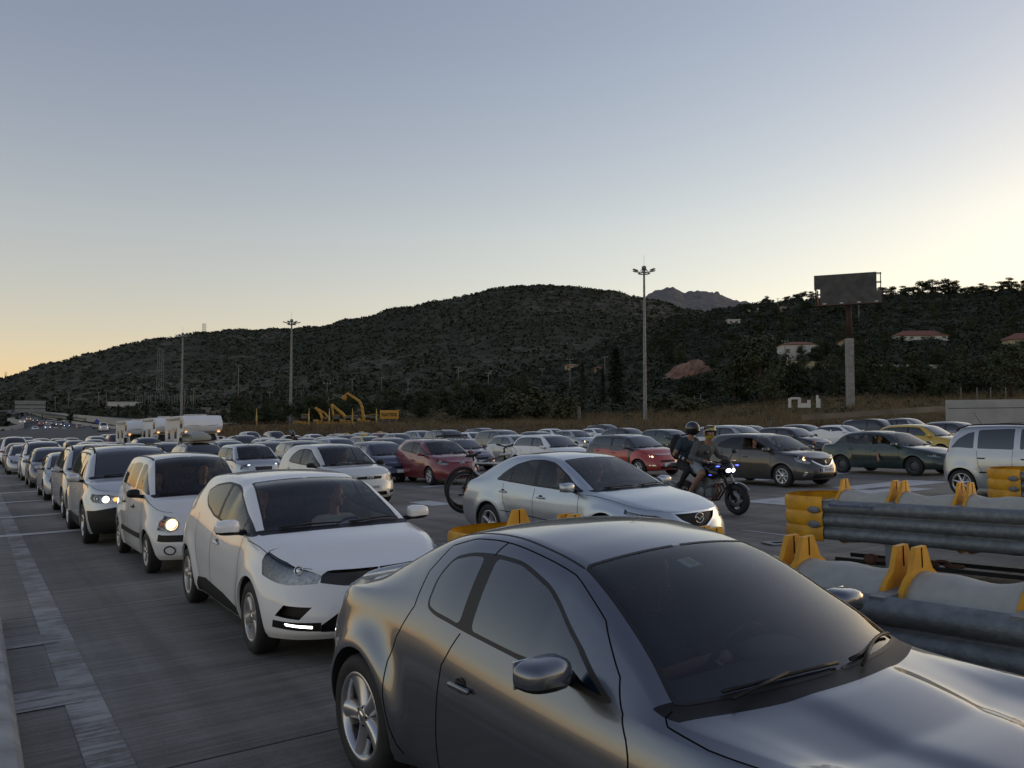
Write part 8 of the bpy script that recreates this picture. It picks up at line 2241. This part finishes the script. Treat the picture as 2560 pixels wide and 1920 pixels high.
for row in BG:
    kind, colr, pxy, where, label, lod, lit = row
    if pxy is None: X, Y = where; deg = -57
    else:
        xr, Y = at_roof(pxy[0], pxy[1], H_[kind], where); deg = -57 + rng.uniform(-1.5, 1.5)
        c, s = math.cos(R(deg)), math.sin(R(deg)); X, Y = xr - .75 * c, Y - .75 * s
    o = bg_car(kind, colr, label, X, Y, deg, lod, lit)
    if 'taxi' in label:
        m = MB(); m.box((.75, 0, GEN['saloon']['H'] + .07), (.12, .42, .14), plain('taxi_sign', (.55, .45, .2), .5), None, .03); m.build('roof_sign', o)
    if 'roof box' in label:
        m = MB(); prof = [(1.55, .02), (1.62, .16), (1.45, .30), (.9, .40), (-.1, .42), (-.45, .38), (-.55, .2), (-.5, .02)]; ws = [.36, .40, .40, .40, .40, .38, .36, .34]
        n = len(prof); vs = []
        for y in np.linspace(-1, 1, 9): vs += [(x - .06 * y * y * (1 if x > .5 else -1), y * w * (1 - .10 * (z / .42) ** 2), .02 + (z - .02) * (1 - .28 * abs(y) ** 3)) for (x, z), w in zip(prof, ws)]
        m.add(vs, [(i * n + k, i * n + k + 1, (i + 1) * n + k + 1, (i + 1) * n + k) for i in range(8) for k in range(n - 1)] + [list(range(n)), list(range(8 * n, 9 * n))[::-1]], plain('roof_box_grey', (.30, .31, .28), .5))
        m.box((.5, 0, .0), (2.0, .7, .05), M_BLACK)
        for x in (.0, 1.0): m.box((x, 0, -.04), (.06, 1.25, .03), M_SILVERTRIM)
        b = m.build('roof_box'); tag(b, 'grey roof box on the black estate car', 'roof box'); place(b, X, Y, deg, GEN['estate']['H'] + .055)
    if 'roof rack' in label and kind == 'coupe':
        m = MB()
        for x in (.5, 1.1): m.box((x, 0, GEN['coupe']['H'] + .06), (.05, 1.2, .04), M_BLACK)
        for y in np.linspace(-.5, .5, 6): m.tube([(.4, y, GEN['coupe']['H'] + .10), (1.2, y, GEN['coupe']['H'] + .12)], .02, M_BLACK, 5)
        for x in (.5, 1.1):
            for y in (-.55, .55): m.tube([(x, y, GEN['coupe']['H'] - .06), (x, y, GEN['coupe']['H'] + .06)], .02, M_BLACK, 5)
        m.build('roof_rack', o)
    if 'orange side lamp' in label:
        m = MB(); S = GEN['saloon']; m.box((S['xF'] - .22, -.70, .66), (.16, .10, .10), M_AMBER, Matrix.Rotation(R(-35), 3, 'Z'), .03); m.build('indicator', o)
# cars still rolling on the motorway
MW = [('hatch', 'W', 56, 1059, 262, E_WARM, 'white car with warm lamps, leftmost of the lit cars on the motorway'), ('saloon', 'TX', 72, 1052, 290, E_WARM, 'yellow car with warm lamps, highest of the lit group on the motorway'), ('saloon', 'K', 88, 1056, 275, E_WARM, 'black car with warm lamps right of the yellow one on the motorway'),
      ('hatch', 'R', 103, 1064, 258, E_AMBER, 'red car with amber lamps in the middle of the motorway group'), ('saloon', 'S', 121, 1062, 262, E_WARM, 'silver car with warm lamps in the middle of the motorway'), ('saloon', 'DG', 133, 1063, 252, E_AMBER, 'dark car with amber lamps in the middle of the motorway'),
      ('hatch', 'W', 88, 1079, 222, E_COOL, 'white car with cold white lamps nearest the left barrier of the motorway'), ('hatch', 'S', 119, 1074, 230, E_WHITE, 'silver car with small white lamps on the motorway'), ('hatch', 'B', 139, 1083, 210, E_COOL, 'dark car with glaring bluish lamps on the motorway'),
      ('hatch_old', 'W', 160, 1084, 206, E_WARM, 'white car right of the glaring bluish lamps on the motorway'), ('saloon', 'G', 146, 1066, 246, E_WHITE, 'grey car behind the blue one on the motorway'), ('hatch', 'BL', 166, 1070, 232, E_COOL, 'blue car with cold lamps on the motorway'),
      ('hatch', 'R', 197, 1073, 220, E_WARM, 'red car with orange lamps alone on the right of the motorway'), ('van', 'W', 257, 1078, 168, E_WARM, 'white van with warm lamps on the right lane of the motorway'), ('saloon', 'K', 32, 1052, 330, None, 'dark car on the far left carriageway')]
for kind, colr, px, py, Y, lit, label in MW:
    p = at_depth(px, py, Y); bg_car(kind, colr, label, p.x, p.y, -60, 0, lit, p.z, 'cars on the motorway')
# the pair waiting on a motorcycle far back
x, Y = at_roof(726, 1084, 1.62, 47.0); MP = (x, Y, -57)
motorcycle(MP, label='far motorcycle with two dark riders below the middle lamp mast', lights=False)
rider(MP, 'far motorcycle rider in black with a black helmet', (.42, 0, .93), (.10, 0, .36), (.07, 0, .17), M_BLACKC, M_BLACKC, False, ((.60, .40, 1.12), (.90, .36, 1.07)), (M_HELMB, M_HELMB, False), feet=(.42, .28, .40), knee=(.78, .26, .80))
rider(MP, 'passenger in black leaning behind the far motorcycle rider', (.02, .0, 1.0), (.02, .05, .36), (.05, .02, .17), M_BLACKC, M_BLACKC, False, ((.12, .38, 1.18), (.36, .27, 1.06)), (M_HELMB, M_HELMB, False), feet=(.10, .27, .48), knee=(.42, .30, .86))
